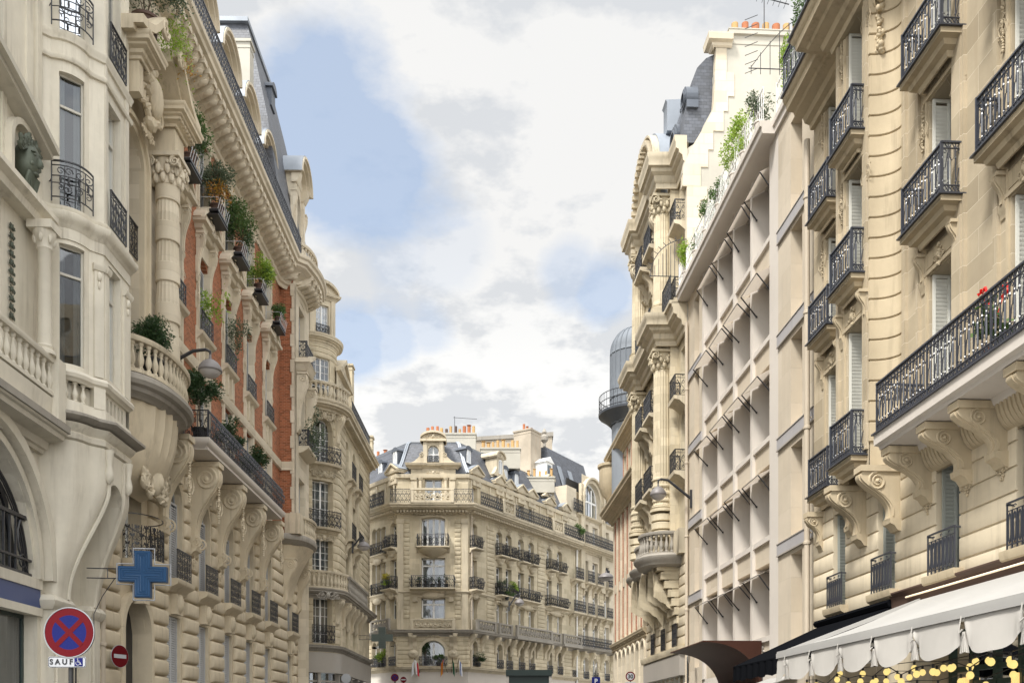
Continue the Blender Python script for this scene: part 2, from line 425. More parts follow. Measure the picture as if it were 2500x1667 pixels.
def frame_arch(mb, uc, w, zb, zt, rise, t, o0, o1, n=14):
    """moulded surround along jambs and head"""
    w -= .008; zt -= .004; t += .004; rise = rise-.004 if rise > 0 else 0
    l, r = uc-w/2, uc+w/2
    zs = zt-rise
    mb.box(l-t, l, o0, o1, zb, zs); mb.box(r, r+t, o0, o1, zb, zs)
    if rise <= 0: mb.box(l-t, r+t, o0, o1, zt, zt+t); return
    A = []; B = []; h = w/2; R = (h*h+rise*rise)/(2*rise); cz = zt-R; a0 = math.asin(min(1, h/R))
    if R < h*1.0001 and rise > h*.99: a0 = pi/2
    for i in range(n+1):
        a = -a0+2*a0*i/n
        A.append((uc+R*sin(a), cz+R*cos(a))); B.append((uc+(R+t)*sin(a), cz+(R+t)*cos(a)))
    mb.strip(A, B, o0, o1)
def scroll(mb, u, o, z, r, turns=1.6, a0=0, d=1, th=.012, n=4, steps=9, plane='u', thick=None):
    """spiral tube in the u-z plane (or o-z plane)"""
    pts = []; rs = []
    N = int(steps*turns)
    for i in range(N+1):
        t = i/N; a = a0+d*2*pi*turns*t; rr = r*(1-.85*t)
        if plane == 'u': pts.append((u+rr*cos(a), o, z+rr*sin(a)))
        else: pts.append((u, o+rr*cos(a), z+rr*sin(a)))
        rs.append(th*(1-.5*t))
    mb.tube(pts, rs, n)
def carve(mb, uc, zc, w, h, o, seed=0, dens=1.0):
    """carved relief: central cartouche, leaf scrolls either side"""
    rd = random.Random(seed); k = min(w, h)
    mb.blob((uc, o, zc), (k*.22, k*.16, k*.32), 10, 6)
    mb.blob((uc, o+k*.08, zc), (k*.13, k*.12, k*.2), 8, 5)
    n = max(1, int(w/h*1.3*dens)) if w > h else 1
    for s in (-1, 1):
        for i in range(n):
            f = (i+.8)/(n+.4); r = h*(.26-.1*f)
            cu = uc+s*(k*.25+(w/2-k*.25)*f*.85); cz = zc+h*.12*(1 if i % 2 else -1)
            scroll(mb, cu, o+.01, cz, r, 1.5, rd.random()*6, s, k*.055, 5, 8)
            for j in range(3):
                a = rd.random()*6.28
                mb.blob((cu+s*cos(a)*r, o, cz+sin(a)*r), (k*.14, k*.07, k*.05), 6, 4, rd.random()*3)
        mb.blob((uc+s*k*.22, o, zc+h*.28), (k*.16, k*.08, k*.07), 6, 4, s*.7)
        mb.blob((uc+s*k*.2, o, zc-h*.28), (k*.15, k*.08, k*.06), 6, 4, -s*.8)
    if h > w:
        m = int(h/w*4*dens)
        for i in range(m):
            f = i/max(1, m-1)-.5
            mb.blob((uc+(rd.random()-.5)*w*.55*(1-abs(f)), o, zc+f*h), (w*.17, w*.15, w*.13), 7, 4, rd.random()*3, .2, i)
            if rd.random() < .5: mb.blob((uc+(rd.random()-.5)*w*.8*(1-abs(f)), o, zc+f*h), (w*.2, w*.08, w*.06), 6, 4, rd.random()*3)
def console(mb, u, z0, z1, d, w, o=0, top=.1, fat=1.0, spiral=True, foot=True):
    """S-shaped scroll bracket hanging under a slab: top scroll projects d, foot near the wall"""
    H = z1-z0; A = []; B = []; N = 26
    K = [(-.06,.90),(0,.93),(.07,1.0),(.17,.98),(.28,.85),(.39,.66),(.5,.48),(.62,.35),(.75,.275),(.88,.27),(1,.31),(1.1,.36)]
    for i in range(N+1):
        t = i/N; j = max(1, min(len(K)-3, [k for k in range(len(K)) if K[k][0] <= t+1e-9][-1]))
        (t0,f0),(t1,f1),(t2,f2),(t3,f3) = K[j-1:j+3]; q = (t-t1)/(t2-t1)
        f = .5*((2*f1)+(-f0+f2)*q+(2*f0-5*f1+4*f2-f3)*q*q+(-f0+3*f1-3*f2+f3)*q**3)
        A.append((o, z1-H*t)); B.append((o+d*f, z1-H*t))
    mb.sidestrip(A, B, u-w/2, u+w/2)
    # raised rib on the front
    C = [(b[0]+.025, b[1]) for b in B[2:-1]]; mb.sidestrip([(b[0]-.01, b[1]) for b in B[2:-1]], C, u-w*.25, u+w*.25)
    mb.box(u-w/2-.04, u+w/2+.04, o, o+d*1.02, z1-.02, z1+top)
    if spiral:
        r = min(H*.19, d*.36)
        for s in (-1, 1):
            uu = u+s*(w/2+.004)
            scroll(mb, uu, o+d*.60, z1-r*1.12, r, 2.1, pi/2, -1, r*.17, 5, 12, 'o')
            mb.blob((uu, o+d*.60, z1-r*1.12), (.05, r*.24, r*.24), 8, 5)
            E = [(u, b[0]-.05, b[1]) for b in B[8:-2]]
            mb.tube([(uu, p[1], p[2]) for p in E], .012, 4)
    if foot:
        mb.prof(u-w/2-.03, u+w/2+.03, [(o, z0-.22), (o+d*.12, z0-.2), (o+d*.2, z0-.1), (o+d*.3, z0-.06), (o+d*.32, z0+.04), (o, z0+.04)])
BALU = [(.055,0),(.075,.02),(.075,.06),(.045,.09),(.05,.12),(.085,.22),(.09,.30),(.07,.40),(.045,.50),(.038,.58),(.05,.62),(.04,.66),(.07,.70),(.075,.74),(.075,.78)]
def baluster(mb, u, o, z, h, k=1.0, n=8):
    mb.lathe(u, o, z, [(r*k, q*h/.78) for r, q in BALU], n)
def pathpts(path, spacing):
    """equally spaced points along a (u,o) polyline"""
    L = 0; out = []; segs = []
    for a, b in zip(path, path[1:]): l = hypot(b[0]-a[0], b[1]-a[1]); segs.append((a, b, l)); L += l
    n = max(1, int(round(L/spacing)))
    for i in range(n):
        t = L*(i+.5)/n
        for a, b, l in segs:
            if t <= l: out.append((a[0]+(b[0]-a[0])*t/l, a[1]+(b[1]-a[1])*t/l, atan2(b[1]-a[1], b[0]-a[0]))); break
            t -= l
    return out
def arcpath(uc, oc, r, a0, a1, n=12): return [(uc+r*cos(a0+(a1-a0)*i/n), oc+r*sin(a0+(a1-a0)*i/n)) for i in range(n+1)]
def bowpath(u0, u1, d, n=14, o=0, p=2.4):
    """bowed plan between u0 and u1 projecting d"""
    r = []
    for i in range(n+1):
        a = pi*(1-i/n); c = cos(a); s = sin(a)
        r.append(((u0+u1)/2+(u1-u0)/2*math.copysign(abs(c)**(2/p), c), o+d*abs(s)**(2/p)))
    return r
def balustrade(mb, path, z0, h, t=.1, sp=.2, k=1.0):
    mb.sweep(path, [(-t, z0), (t*.9, z0), (t*.9, z0+h*.1), (-t, z0+h*.1)])
    mb.sweep(path, [(-t, z0+h*.86), (t, z0+h*.86), (t*1.25, z0+h*.92), (t*1.2, z0+h), (-t*1.2, z0+h), (-t*1.2, z0+h*.92)])
    for (u, o, a) in pathpts(path, sp): baluster(mb, u, o, z0+h*.1, h*.76, k*h)
# --- ironwork in the u-z plane
def iron_scroll(w, h, cell=.32, r=.011, seed=0, belly=0):
    mb = MB(); mb.box(-w/2, w/2, -.022, .022, h-.03, h); mb.box(-w/2, w/2, -.014, .014, 0, .025)
    mb.box(-w/2, w/2, -.012, .012, h*.82, h*.82+.018)
    n = max(1, int(round(w/cell))); c = w/n
    for i in range(n+1): mb.bar(-w/2+i*c if 0 < i < n else (-w/2+.012 if i == 0 else w/2-.012), 0, 0, h, .011 if 0 < i < n else .014)
    for i in range(n):
        u = -w/2+(i+.5)*c; q = c*.24
        for s in (-1, 1):
            scroll(mb, u+s*q*.95, 0, h*.63, q*.78, 1.3, pi/2 if s > 0 else pi/2, -s, r, 4, 8)
            scroll(mb, u+s*q*.95, 0, h*.2, q*.78, 1.3, -pi/2, s, r, 4, 8)
            mb.tube([(u+s*q*.2, 0, h*.05), (u+s*q*1.6, 0, h*.33), (u+s*q*.3, 0, h*.52), (u+s*q*1.4, 0, h*.76)], r*.9, 4)
            scroll(mb, u+s*q*.9, 0, h*.91, q*.42, 1.0, 0, s, r*.8, 4, 7)
        mb.blob((u, 0, h*.42), (q*.35, .02, q*.55), 6, 4)
        mb.bar(u, 0, 0, h, .007)
    if belly:
        mb.warp(lambda u, o, z: (u*(1+.12*sin(pi*min(1, (1-z/h)*1.0))*(0 if w > 3 else 1)), o+belly*sin(pi*min(1,(1-z/h)*1.25-.0))**1 if (1-z/h)*1.25 < 1 else o, z))
    return mb
def iron_dense(w, h, cell=.12, r=.008, ends=True):
    """close-set beaded bars, hooked frieze on top, ring band at the bottom"""
    mb = MB(); mb.box(-w/2, w/2, -.028, .028, h-.03, h); mb.box(-w/2, w/2, -.014, .014, h*.86, h*.86+.016)
    mb.box(-w/2, w/2, -.016, .016, .02, .042); mb.box(-w/2, w/2, -.014, .014, h*.155, h*.155+.016)
    n = max(1, int(round(w/cell))); c = w/n
    for i in range(n+1):
        u = -w/2+i*c
        big = (i % 8 == 0)
        mb.bar(u, 0, 0, h, .013 if big or i in (0, n) else .008)
        if not big:
            mb.lathe(u, 0, h*.2, [(.008,0),(.017,.02),(.008,.05),(.018,.09),(.018,h*.42),(.008,h*.46),(.017,h*.5),(.008,h*.53)] if i % 2 else
                     [(.008,0),(.02,.03),(.008,.06),(.008,h*.45),(.02,h*.48),(.008,h*.52)], 5)
    for i in range(n):
        u = -w/2+(i+.5)*c
        if i % 2 == 0:
            scroll(mb, u, 0, h*.80, c*.42, 1.0, pi, -1, r, 4, 7); scroll(mb, u, 0, h*.22, c*.42, 1.0, 0, -1, r, 4, 7)
            mb.tube([(u+c*.4, 0, h*.78), (u+c*.1, 0, h*.5), (u-c*.1, 0, h*.5), (u-c*.4, 0, h*.25)], r*.9, 4)
        else: mb.tube([(u-c*.3, 0, h*.86), (u-c*.3, 0, h*.7), (u, 0, h*.64), (u+c*.3, 0, h*.7), (u+c*.3, 0, h*.86)], r*.8, 4)
        mb.tube([(u-c*.5, 0, h*.155), (u, 0, .05), (u+c*.5, 0, h*.155)], r, 4)
        mb.tube([(u-c*.5, 0, .05), (u, 0, h*.155), (u+c*.5, 0, .05)], r, 4)
        mb.tube([(u-c*.4, 0, h*.88), (u, 0, h-.03), (u+c*.4, 0, h*.88)], r, 4)
    return mb
def iron_lace(w, h, cell=.16, r=.010, seed=3):
    """very dense leafy ironwork"""
    mb = MB(); rd = random.Random(seed); mb.box(-w/2, w/2, -.025, .025, h-.035, h); mb.box(-w/2, w/2, -.016, .016, 0, .03)
    n = max(1, int(round(w/cell))); c = w/n
    for i in range(n+1): mb.bar(-w/2+i*c, 0, 0, h, .009 if i % 6 else .014)
    for i in range(n):
        u = -w/2+(i+.5)*c
        for j in range(4):
            z = h*(.14+.24*j); d = 1 if (i+j) % 2 else -1
            scroll(mb, u, 0, z, c*.52, 1.2, rd.random()*6, d, r, 4, 7)
            mb.blob((u+d*c*.2, .0, z+h*.08), (c*.22, .012, c*.34), 5, 3, d*.6)
    return mb
def pot_plant(name, label, loc, pr, ph, leafm, rad, n, leaf, seed, potm=POTB, group=None, stem=.1, hang=0, clump=9, cat='potted plant', trunk=True):
    t = thing(name, label, cat, loc, group); F = Face(t, loc[0], loc[1], 0)
    if pr:
        mb = MB(); mb.lathe(0, 0, 0, [(pr*.72,0),(pr*.8,ph*.2),(pr*.95,ph*.85),(pr*1.08,ph*.86),(pr*1.08,ph),(pr*.9,ph),(pr*.85,ph*.9)], 14)
        F.part('pot', mb.mesh('pot', potm), z=loc[2])
    rd = random.Random(seed); c = (0, 0, ph+stem+rad[2])
    if trunk:
        mb = MB()
        for k in range(5):
            a = rd.random()*6.28; q = rd.random()*.7
            mb.tube([(0,0,ph*.9), (cos(a)*rad[0]*.15, sin(a)*rad[1]*.15, ph+stem+rad[2]*.4), (cos(a)*rad[0]*q, sin(a)*rad[1]*q, c[2]+rad[2]*.5*(rd.random()))], [.014,.01,.005], 5)
        F.part('stem', mb.mesh('stem', WOOD), z=loc[2])
    mb = MB(); foliage(mb, c, rad, n, leaf, seed, hang, clump)
    F.part('foliage', mb.mesh('foliage', leafm, smooth=False, recalc=False), z=loc[2])
    return t
def foliage(mb, c, rad, n, leaf, seed, hang=0, clump=9, aspect=.4):
    rd = random.Random(seed); cl = []
    for i in range(clump):
        while True:
            p = Vector((rd.uniform(-1,1), rd.uniform(-1,1), rd.uniform(-1,1)))
            if p.length <= 1: break
        cl.append((p*.72, rd.uniform(.28,.5)))
    for i in range(n):
        q, r = cl[rd.randrange(clump)]
        p = Vector((rd.gauss(0,1), rd.gauss(0,1), rd.gauss(0,1))); p = p.normalized()*r*rd.random()**.4
        p = q+p; pos = Vector((c[0]+p.x*rad[0], c[1]+p.y*rad[1], c[2]+p.z*rad[2]))
        if hang: pos.z -= hang*rd.random()**2*(abs(p.x)+abs(p.y))
        d = Vector((rd.gauss(0,1)+p.x, rd.gauss(0,1)+p.y, rd.gauss(0,.8)+.3)).normalized()
        s = d.cross(Vector((rd.gauss(0,1), rd.gauss(0,1), rd.gauss(0,1)))).normalized()
        L = leaf*rd.uniform(.6,1.3); W = L*aspect
        a = pos; b = pos+d*L*.5+s*W*.5; e = pos+d*L; f = pos+d*L*.5-s*W*.5
        mb.quad(tuple(a), tuple(b), tuple(e), tuple(f))
# --- windows
def sash(w, h, rise=0, t=.055, dt=.05, cols=2, rows=1, transom=0, inner=.022, grid=None):
    """joinery: outer frame, meeting stiles, glazing bars; origin bottom centre, back of the reveal"""
    mb = MB(); l = -w/2
    mb.box(l, l+t, -dt, 0, 0, h-rise); mb.box(-l-t, -l, -dt, 0, 0, h-rise); mb.box(l, -l, -dt, 0, 0, t*1.2)
    if rise > 0:
        A = []; B = []
        for i in range(13):
            u = -w/2+w*i/12; z = arcz(0, w, h, rise, u); A.append((u, z)); B.append((u*.94, z-t*1.1))
        mb.strip(A, B, -dt, 0)
    else: mb.box(l, -l, -dt, 0, h-t, h)
    top = h-rise*.3
    for i in range(1, cols):
        u = l+w*i/cols; mb.box(u-t*.75, u+t*.75, -dt+.01, .012, t, top-.01)
    if transom: mb.box(l+t, -l-t, -dt+.012, .016, transom-t*.6, transom+t*.6)
    ht = (transom or top)
    g = grid or (1, rows)
    for i in range(cols):
        a = l+w*i/cols; b = l+w*(i+1)/cols
        for j in range(1, g[1]): z = t+(ht-t)*j/g[1]; mb.box(a+t*.5, b-t*.5, -dt+.015, -.008, z-inner/2, z+inner/2)
        for j in range(1, g[0]): u = a+(b-a)*j/g[0]; mb.box(u-inner/2, u+inner/2, -dt+.015, -.008, t, ht-.02)
    return mb
def panesheet(w, h, rise=0, o=-.03):
    mb = MB()
    if rise > 0:
        n = 12
        for i in range(n):
            a = -w/2+w*i/n; b = -w/2+w*(i+1)/n
            mb.quad((a,o,0),(b,o,0),(b,o,arcz(0,w,h,rise,b)),(a,o,arcz(0,w,h,rise,a)))
    else: mb.quad((-w/2,o,0),(w/2,o,0),(w/2,o,h),(-w/2,o,h))
    return mb
def curtain(w, h, kind, seed, o=-.12):
    mb = MB(); rd = random.Random(seed)
    def sheet(a, b, z0, z1):
        n = max(4, int((b-a)/.03)); P = []; ph = rd.random()*6
        for i in range(n+1):
            u = a+(b-a)*i/n; P.append((u, o+.025*sin(i*1.9+ph)+.01*sin(i*.7)))
        for p, q in zip(P, P[1:]): mb.quad((p[0],p[1],z0),(q[0],q[1],z0),(q[0],q[1],z1),(p[0],p[1],z1))
    if kind == 0: sheet(-w/2, w/2, .02, h)
    elif kind == 1: sheet(-w/2, -w*.18, .02, h); sheet(w*.2, w/2, .02, h)
    elif kind == 2: sheet(-w/2, w/2, h*.5, h)
    elif kind == 3: sheet(-w/2, -w*.05, .02, h)
    return mb
def shutterleaf(w, h, t=.036, slat=.075, solid=0.0):
    """louvred leaf, origin bottom left corner, lying in the u-z plane"""
    mb = MB(); f = .05
    mb.box(0, f, -t, 0, 0, h); mb.box(w-f, w, -t, 0, 0, h); mb.box(f, w-f, -t, 0, 0, f*1.6); mb.box(f, w-f, -t, 0, h-f*1.3, h)
    z = f*1.6; 
    if solid: mb.box(f, w-f, -t*.8, -t*.3, z, h*solid); z = h*solid; mb.box(f, w-f, -t, 0, z, z+f); z += f
    n = int((h-f*1.3-z)/slat)
    for i in range(n):
        a = z+i*slat; q = slat*.8
        mb.add([(f,-t*.95,a+q),(w-f,-t*.95,a+q),(w-f,-t*.05,a),(f,-t*.05,a),(f,-t*.95,a+q+.012),(w-f,-t*.95,a+q+.012),(w-f,-t*.05,a+.012),(f,-t*.05,a+.012)], [(0,1,2,3),(4,5,6,7),(0,1,5,4),(2,3,7,6)])
    return mb
_wn = [0]
def window(F, u, z, w, h, o=-.25, rise=0, cols=2, grid=None, transom=0, fm=WHITE, curt='r', glass=None, shut=None, sm=SHUT, sw=.3, name='window', t=.055, rows=1, slabs=True, seed=None, cm=None):
    """window part with pane, curtain and shutter children; shut: 'perp' leaves folded into the reveals, 'closed', 'open'"""
    _wn[0] += 1; rd = random.Random(_wn[0]*7+3 if seed is None else seed)
    k = (round(w,2), round(h,2), round(rise,2), cols, grid, transom, fm.name, t, rows)
    par = F.part(name, cached(('sash',)+k, lambda: sash(w, h, rise, t, .05, cols, rows, transom, .022, grid).mesh('window', fm)), u, o, z)
    g = glass or GLASS
    sub('pane', cached(('pane', k[0], k[1], k[2], g.name), lambda: panesheet(w, h, rise).mesh('pane', g, smooth=False)), par)
    c = rd.choice([0,1,2,3,1,-1,-1]) if curt == 'r' else curt
    if c >= 0:
        m = cm or rd.choice([CURT, CURT, CURTD])
        sub('curtain', cached(('curt', k[0], k[1], c, m.name), lambda: curtain(w*.96, h-rise*.5-.03, c, 5).mesh('curtain', m)), par)
    if shut == 'perp':
        for s in (-1, 1):
            me = cached(('leaf', round(sw,2), k[1], sm.name), lambda: shutterleaf(sw, h-rise-.02).mesh('shutter', sm))
            sub('shutter', me, par, s*(w/2-.02) if s > 0 else -w/2+.045, -.0-o*0+.0, .01, ang=-pi/2 if True else 0)
    elif shut == 'closed':
        n = 2
        for i in range(n):
            me = cached(('leaf', round(w/n,2), k[1], sm.name), lambda: shutterleaf(w/n-.01, h-rise-.02).mesh('shutter', sm))
            sub('shutter', me, par, -w/2+i*w/n+.005, .06, .01)
    return par
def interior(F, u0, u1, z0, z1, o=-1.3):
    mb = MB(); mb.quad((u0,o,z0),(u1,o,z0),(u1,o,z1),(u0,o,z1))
    return F.part('interior_dark', mb.mesh('interior_dark', INT, smooth=False))
def chimney(F, u, o, z, w, d, h, pots, m=RENDERW, pm=None, seed=0):
    mb = MB(); mb.box(u-w/2, u+w/2, o-d/2, o+d/2, z, z+h)
    mb.box(u-w/2-.06, u+w/2+.06, o-d/2-.06, o+d/2+.06, z+h, z+h+.12); mb.box(u-w/2-.02, u+w/2+.02, o-d/2-.02, o+d/2+.02, z+h-.25, z+h-.18)
    c = F.part('chimney', mb.mesh('chimney', m)); rd = random.Random(seed)
    for i in range(pots):
        hh = rd.choice([.42,.5,.55,.62]); r = rd.choice([.09,.1,.12]); hat = rd.random() < .55
        def mk():
            q = MB(); q.lathe(0, 0, 0, [(r,0),(r*1.0,hh),(r*.8,hh),(r*.75,hh*.6)], 10)
            if hat: q.lathe(0, 0, hh+.06, [(.01,.05),(r*1.5,.0),(r*1.5,-.015)], 10); q.tube([(0,0,hh-.1),(0,0,hh+.1)], .015, 4)
            return q
        pmm = pm or rd.choice([TERRA, TERRA, TERRAY, POTB])
        sub('chimney_pot', cached(('pot', hh, r, hat, pmm.name), lambda: mk().mesh('chimney_pot', pmm)), c, u-w/2+w*(i+.5)/pots+rd.uniform(-.03,.03), o+rd.uniform(-.05,.05), z+h+.12)
    return c
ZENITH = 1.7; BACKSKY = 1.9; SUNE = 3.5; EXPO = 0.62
# ================================================================ right: ornate stone house with the long balcony
KR = (1130-1250)/FP
def rface(root, D=8.8): return Face(root, D, 0, atan2(-1, -KR))
def Y(y): return -y*sqrt(1+KR*KR)
def house_right():
    r = thing('apartment_house', 'tall beige stone house with a long black iron balcony above the cafe awning', 'apartment house', (8, 16, 0))
    F = rface(r)
    W4 = 14.35
    cols = [(21.9, .78), (16.95, .86), (W4, .86), (11.6, .86)]
    ops = []
    rows = [(7.3, 10.1), (11.0, 13.4), (13.95, 16.55), (17.4, 19.4)]
    for y, w in cols:
        for zb, zt in rows: ops.append((Y(y), w, zb, zt, 0))
    mb = MB()
    wall(mb, Y(18.5), Y(9), 6.95, 20, ops, .38); wall(mb, Y(23.1), Y(20.4), 6.95, 20, ops, .38)
    F.part('wall', mb.mesh('wall', STONEI, smooth=False))
    # projecting bay with the hollow curved flank
    mb = MB(); op2 = [(Y(19.55), .82, zb, zt, 0) for zb, zt in rows]
    wall(mb, Y(20.4), Y(18.86), 6.95, 20, op2, .38, .5)
    mb.quad((Y(20.4), 0, 6.95), (Y(20.4), .5, 6.95), (Y(20.4), .5, 20), (Y(20.4), 0, 20))
    F.part('wall', mb.mesh('wall', STONEI, smooth=False))
    mb = MB(); n = 10; z = 7.4; h = .415; i = 0
    path = [(Y(18.86), .5)]+[(Y(18.82)+.36*(1-cos(pi/2*j/n)), .5-.5*sin(pi/2*j/n)) for j in range(n+1)]+[(Y(18.4), .0)]
    while z < 19.9:
        a = z+.025; b = z+h
        mb.sweep(path, [(-.03, a), (.006, a+.002), (.02, a+.015), (.02, b-.015), (.006, b-.002), (-.03, b)]); z += h
    mb.sweep(path, [(-.05, 6.95), (-.015, 6.95), (-.015, 20), (-.05, 20)])
    F.part('curved_pier', mb.mesh('curved_pier', STONEIM))
    # pilasters and strips
    mb = MB()
    for y0, w, o in ((18.3, .14, 0), (16.3, .4, 0), (13.7, .4, 0), (17.75, .1, 0), (18.95, .13, .5), (20.33, .12, .5), (15.15, .12, 0), (12.4, .4, 0)):
        mb.box(Y(y0)-w/2, Y(y0)+w/2, o-.02, o+.06, 7.3, 20)
        if w > .3: mb.box(Y(y0)-w/2+.06, Y(y0)+w/2-.06, o, o+.085, 7.6, 20)
    F.part('pilaster', mb.mesh('pilaster', STONEI))
    # windows
    allw = [(y, w, 0) for y, w in cols]+[(19.55, .82, .5)]
    for y, w, o in allw:
        for zb, zt in rows:
            wd = window(F, Y(y), zb, w, zt-zb, o-.36, 0, 2, None, 0, CREAMW, 'r', GLASSD, 'perp', SHUTW, .33, t=.05)
    # first floor: deep horizontal grooves
    lo = [(21.5, .72), (19.1, .78), (16.7, .82), (14.2, .82), (11.6, .82)]
    lops = [(Y(y), w, 4.4, 6.62, 0) for y, w in lo]
    mb = MB(); wall(mb, Y(23.1), Y(9), 0, 6.98, lops+[(Y(20.6), 3.0, -1, 3.3, 0), (Y(13.3), 8.0, -1, 3.5, 0)], .38)
    rust(mb, Y(23.05), Y(9), 3.75, 6.95, lops, .42, .03, .035, .012)
    F.part('grooved_wall', mb.mesh('grooved_wall', STONEB))
    for y, w in lo:
        window(F, Y(y), 4.4, w, 2.22, -.34, 0, 2, None, 0, SHUTG, 0, GLASSD, 'perp', SHUTG, .27, t=.05)
        mb = MB(); mb.prof(Y(y)-w/2-.16, Y(y)+w/2+.16, [(0,4.1),(.08,4.1),(.1,4.2),(.2,4.26),(.22,4.33),(.22,4.4),(0,4.4)])
        s = F.part('window_sill', mb.mesh('window_sill', STONEIM))
        mb = MB(); q = w+.12; mb.box(-q/2, q/2, -.015, .015, .72, .75); mb.box(-q/2, q/2, -.012, .012, .06, .08); mb.box(-q/2, q/2, -.01, .01, .6, .615)
        n = 7
        for i in range(n+1): mb.bar(-q/2+q*i/n, 0, 0, .75 if i in (0, n) else .6, .011)
        for i in range(n):
            u = -q/2+q*(i+.5)/n; pts = [(u+.036*cos(a*pi/6), 0, .34+.24*sin(a*pi/6)) for a in range(13)]; mb.tube(pts, .008, 4)
            if i % 2: scroll(mb, u, 0, .66, .04, 1, 0, 1, .007, 4, 7)
        for s2 in (-1, 1): mb.box(s2*q/2-.012, s2*q/2+.012, -.12, .015, .70, .73)
        sub('railing', cached(('r1', w), lambda: mb.mesh('railing', IRONG, smooth=False)), s, Y(y), .14, 4.42)
    # balconies: slab (with its brackets' cornice) > railing
    def balc(y0, y1, z, o0, out, hh=.92, skirt=.34, dark=True, side=True, depthsk=.5):
        mb = MB(); pth = [(Y(y0), o0), (Y(y0), o0+out), (Y(y1), o0+out), (Y(y1), o0)]
        a, b = Y(y0), Y(y1)
        mb.box(a, b, o0, o0+out, z-.10, z)
        pr = [(-.3*out/.5,z-skirt),(-.26*out/.5,z-skirt),(-.2,z-skirt*.72),(-.10,z-skirt*.62),(-.07,z-skirt*.38),(.0,z-skirt*.3),(.03,z-.1),(.03,z-.035),(-.3*out/.5,z-.035)]
        mb.sweep([(a+.02, o0-.02), (a+.02, o0+out-.03), (b-.02, o0+out-.03), (b-.02, o0-.02)], pr)
        s = F.part('balcony', mb.mesh('balcony', STONEIM))
        mb = MB(); mb.box(a-.05, b+.05, o0, o0+out+.05, z, z+.025); sub('lead_edge', mb.mesh('lead_edge', IRONG), s)
        w = b-a; rl = cached(('dense', round(w,2), hh), lambda: iron_dense(w-.06, hh).mesh('railing', IRONG, smooth=False))
        sub('railing', rl, s, (a+b)/2, o0+out-.05, z+.03)
        if side:
            sd = cached(('denses', round(out,2), hh), lambda: iron_dense(out-.04, hh).mesh('side_railing', IRONG, smooth=False))
            for uu in (a+.03, b-.03): sub('side_railing', sd, s, uu, o0+out/2, z+.03, ang=pi/2)
        return s
    for zb in (7.18, 10.92, 13.86): balc(22.55, 21.35, zb, 0, .38, skirt=.34)
    for zb in (7.18, 10.92, 13.86): balc(20.1, 18.95, zb, .5, .34, skirt=.34)
    for zb in (10.92, 13.86):
        balc(17.65, 16.15, zb, 0, .44, skirt=.34); balc(W4+.75, W4-.75, zb, 0, .44, skirt=.34)
    # top cornice with a continuous balcony
    mb = MB(); pth = [(Y(23.1), 0), (Y(20.5), 0), (Y(20.45), .5), (Y(18.9), .5), (Y(18.8), 0), (Y(9), 0)]
    mb.sweep(pth, CORN(.75, .8) and [(o, z+16.55) for o, z in CORN(.75, .8)])
    F.part('cornice', mb.mesh('cornice', STONEIM))
    s = MB(); s.sweep(pth, [(.3, 17.3), (.86, 17.3), (.86, 17.34), (.3, 17.34)]); top = F.part('lead_edge', s.mesh('lead_edge', IRONG))
    for (a, b, o) in ((23.05, 20.5, .8), (20.4, 18.9, 1.25), (18.8, 15.9, .8)):
        sub('railing', iron_dense(a-b-.05, .95, .13).mesh('railing', IRONG, smooth=False), top, (Y(a)+Y(b))/2, o, 17.35)
    mb = MB(); wall(mb, Y(23.1), Y(9), 17.3, 20, [], .3, -.3); mb.quad((Y(23.1), -12, 20), (Y(23.1), 0, 20), (Y(9), 0, 20), (Y(9), -12, 20))
    for yy in (23.1, 9): mb.quad((Y(yy), -12, 0), (Y(yy), 0, 0), (Y(yy), 0, 20), (Y(yy), -12, 20))
    F.part('upper_wall', mb.mesh('upper_wall', STONEI, smooth=False))
    mb = MB(); mb.prof(Y(23.1), Y(9), [(-.4,20),(-1.6,23),(-10,23),(-12,20)]); F.part('roof', mb.mesh('roof', SLATE))
    # lintel reliefs, keystones, drops, panels
    rel = MB()
    for y, w, o in allw:
        u = Y(y)
        for zt, big in ((10.1, 1), (13.4, 1), (16.55, 0)):
            rel.box(u-w/2-.14, u+w/2+.14, o, o+.05, zt+.02, zt+.1)
            if big:
                rel.box(u-w/2-.05, u+w/2+.05, o, o+.03, zt+.14, zt+.42)
                if zt > 13: carve(rel, u, zt+.26, w*1.0, .22, o+.035, int(y*7))
                else:
                    carve(rel, u, zt+.2, .3, .34, o+.05, int(y*3))
                    for s2 in (-1, 1): console(rel, u+s2*(w/2+.18), zt-.05, zt+.42, .2, .13, o, .04, 1, False)
            if zt > 13:
                for s2 in (-1, 1): carve(rel, u+s2*(w/2+.2), zt-.35, .17, .95, o+.03, int(y)+s2)
        for zz in (10.55, 13.5): pass
        rel.box(u-w/2-.1, u-w/2-.04, o, o+.04, 7.3, 16.5); rel.box(u+w/2+.04, u+w/2+.1, o, o+.04, 7.3, 16.5)
    F.part('window_carving', rel.mesh('window_carving', STONEIM))
    g = MB(); rd = random.Random(5)
    for i in range(150):
        f = rd.random(); zz = -1.35+3.3*f; wd = .05+.22*min(1, f*1.5); x = rd.gauss(0, wd*.5); r_ = rd.uniform(.035,.075)
        g.blob((x, rd.uniform(.02,.12)*(1-abs(x)/.4), zz), (r_, r_*.8, r_*rd.uniform(.6,1.2)), 8, 6, rd.random()*3)
        if i % 6 == 0: scroll(g, x, .14, zz, .07, 1.6, rd.random()*6, 1, .022, 5, 9)
    F.part('garland', g.mesh('garland', STONEIM), Y(18.72)+.0, .26, 16.6, ang=-radians(50))
    # long balcony on scrolled consoles
    mb = MB(); a, b = Y(17.55), Y(9.0)
    mb.prof(a, b, [(0,6.86),(.88,6.86),(.9,6.92),(1.0,6.94),(1.0,7.13),(0,7.13)])
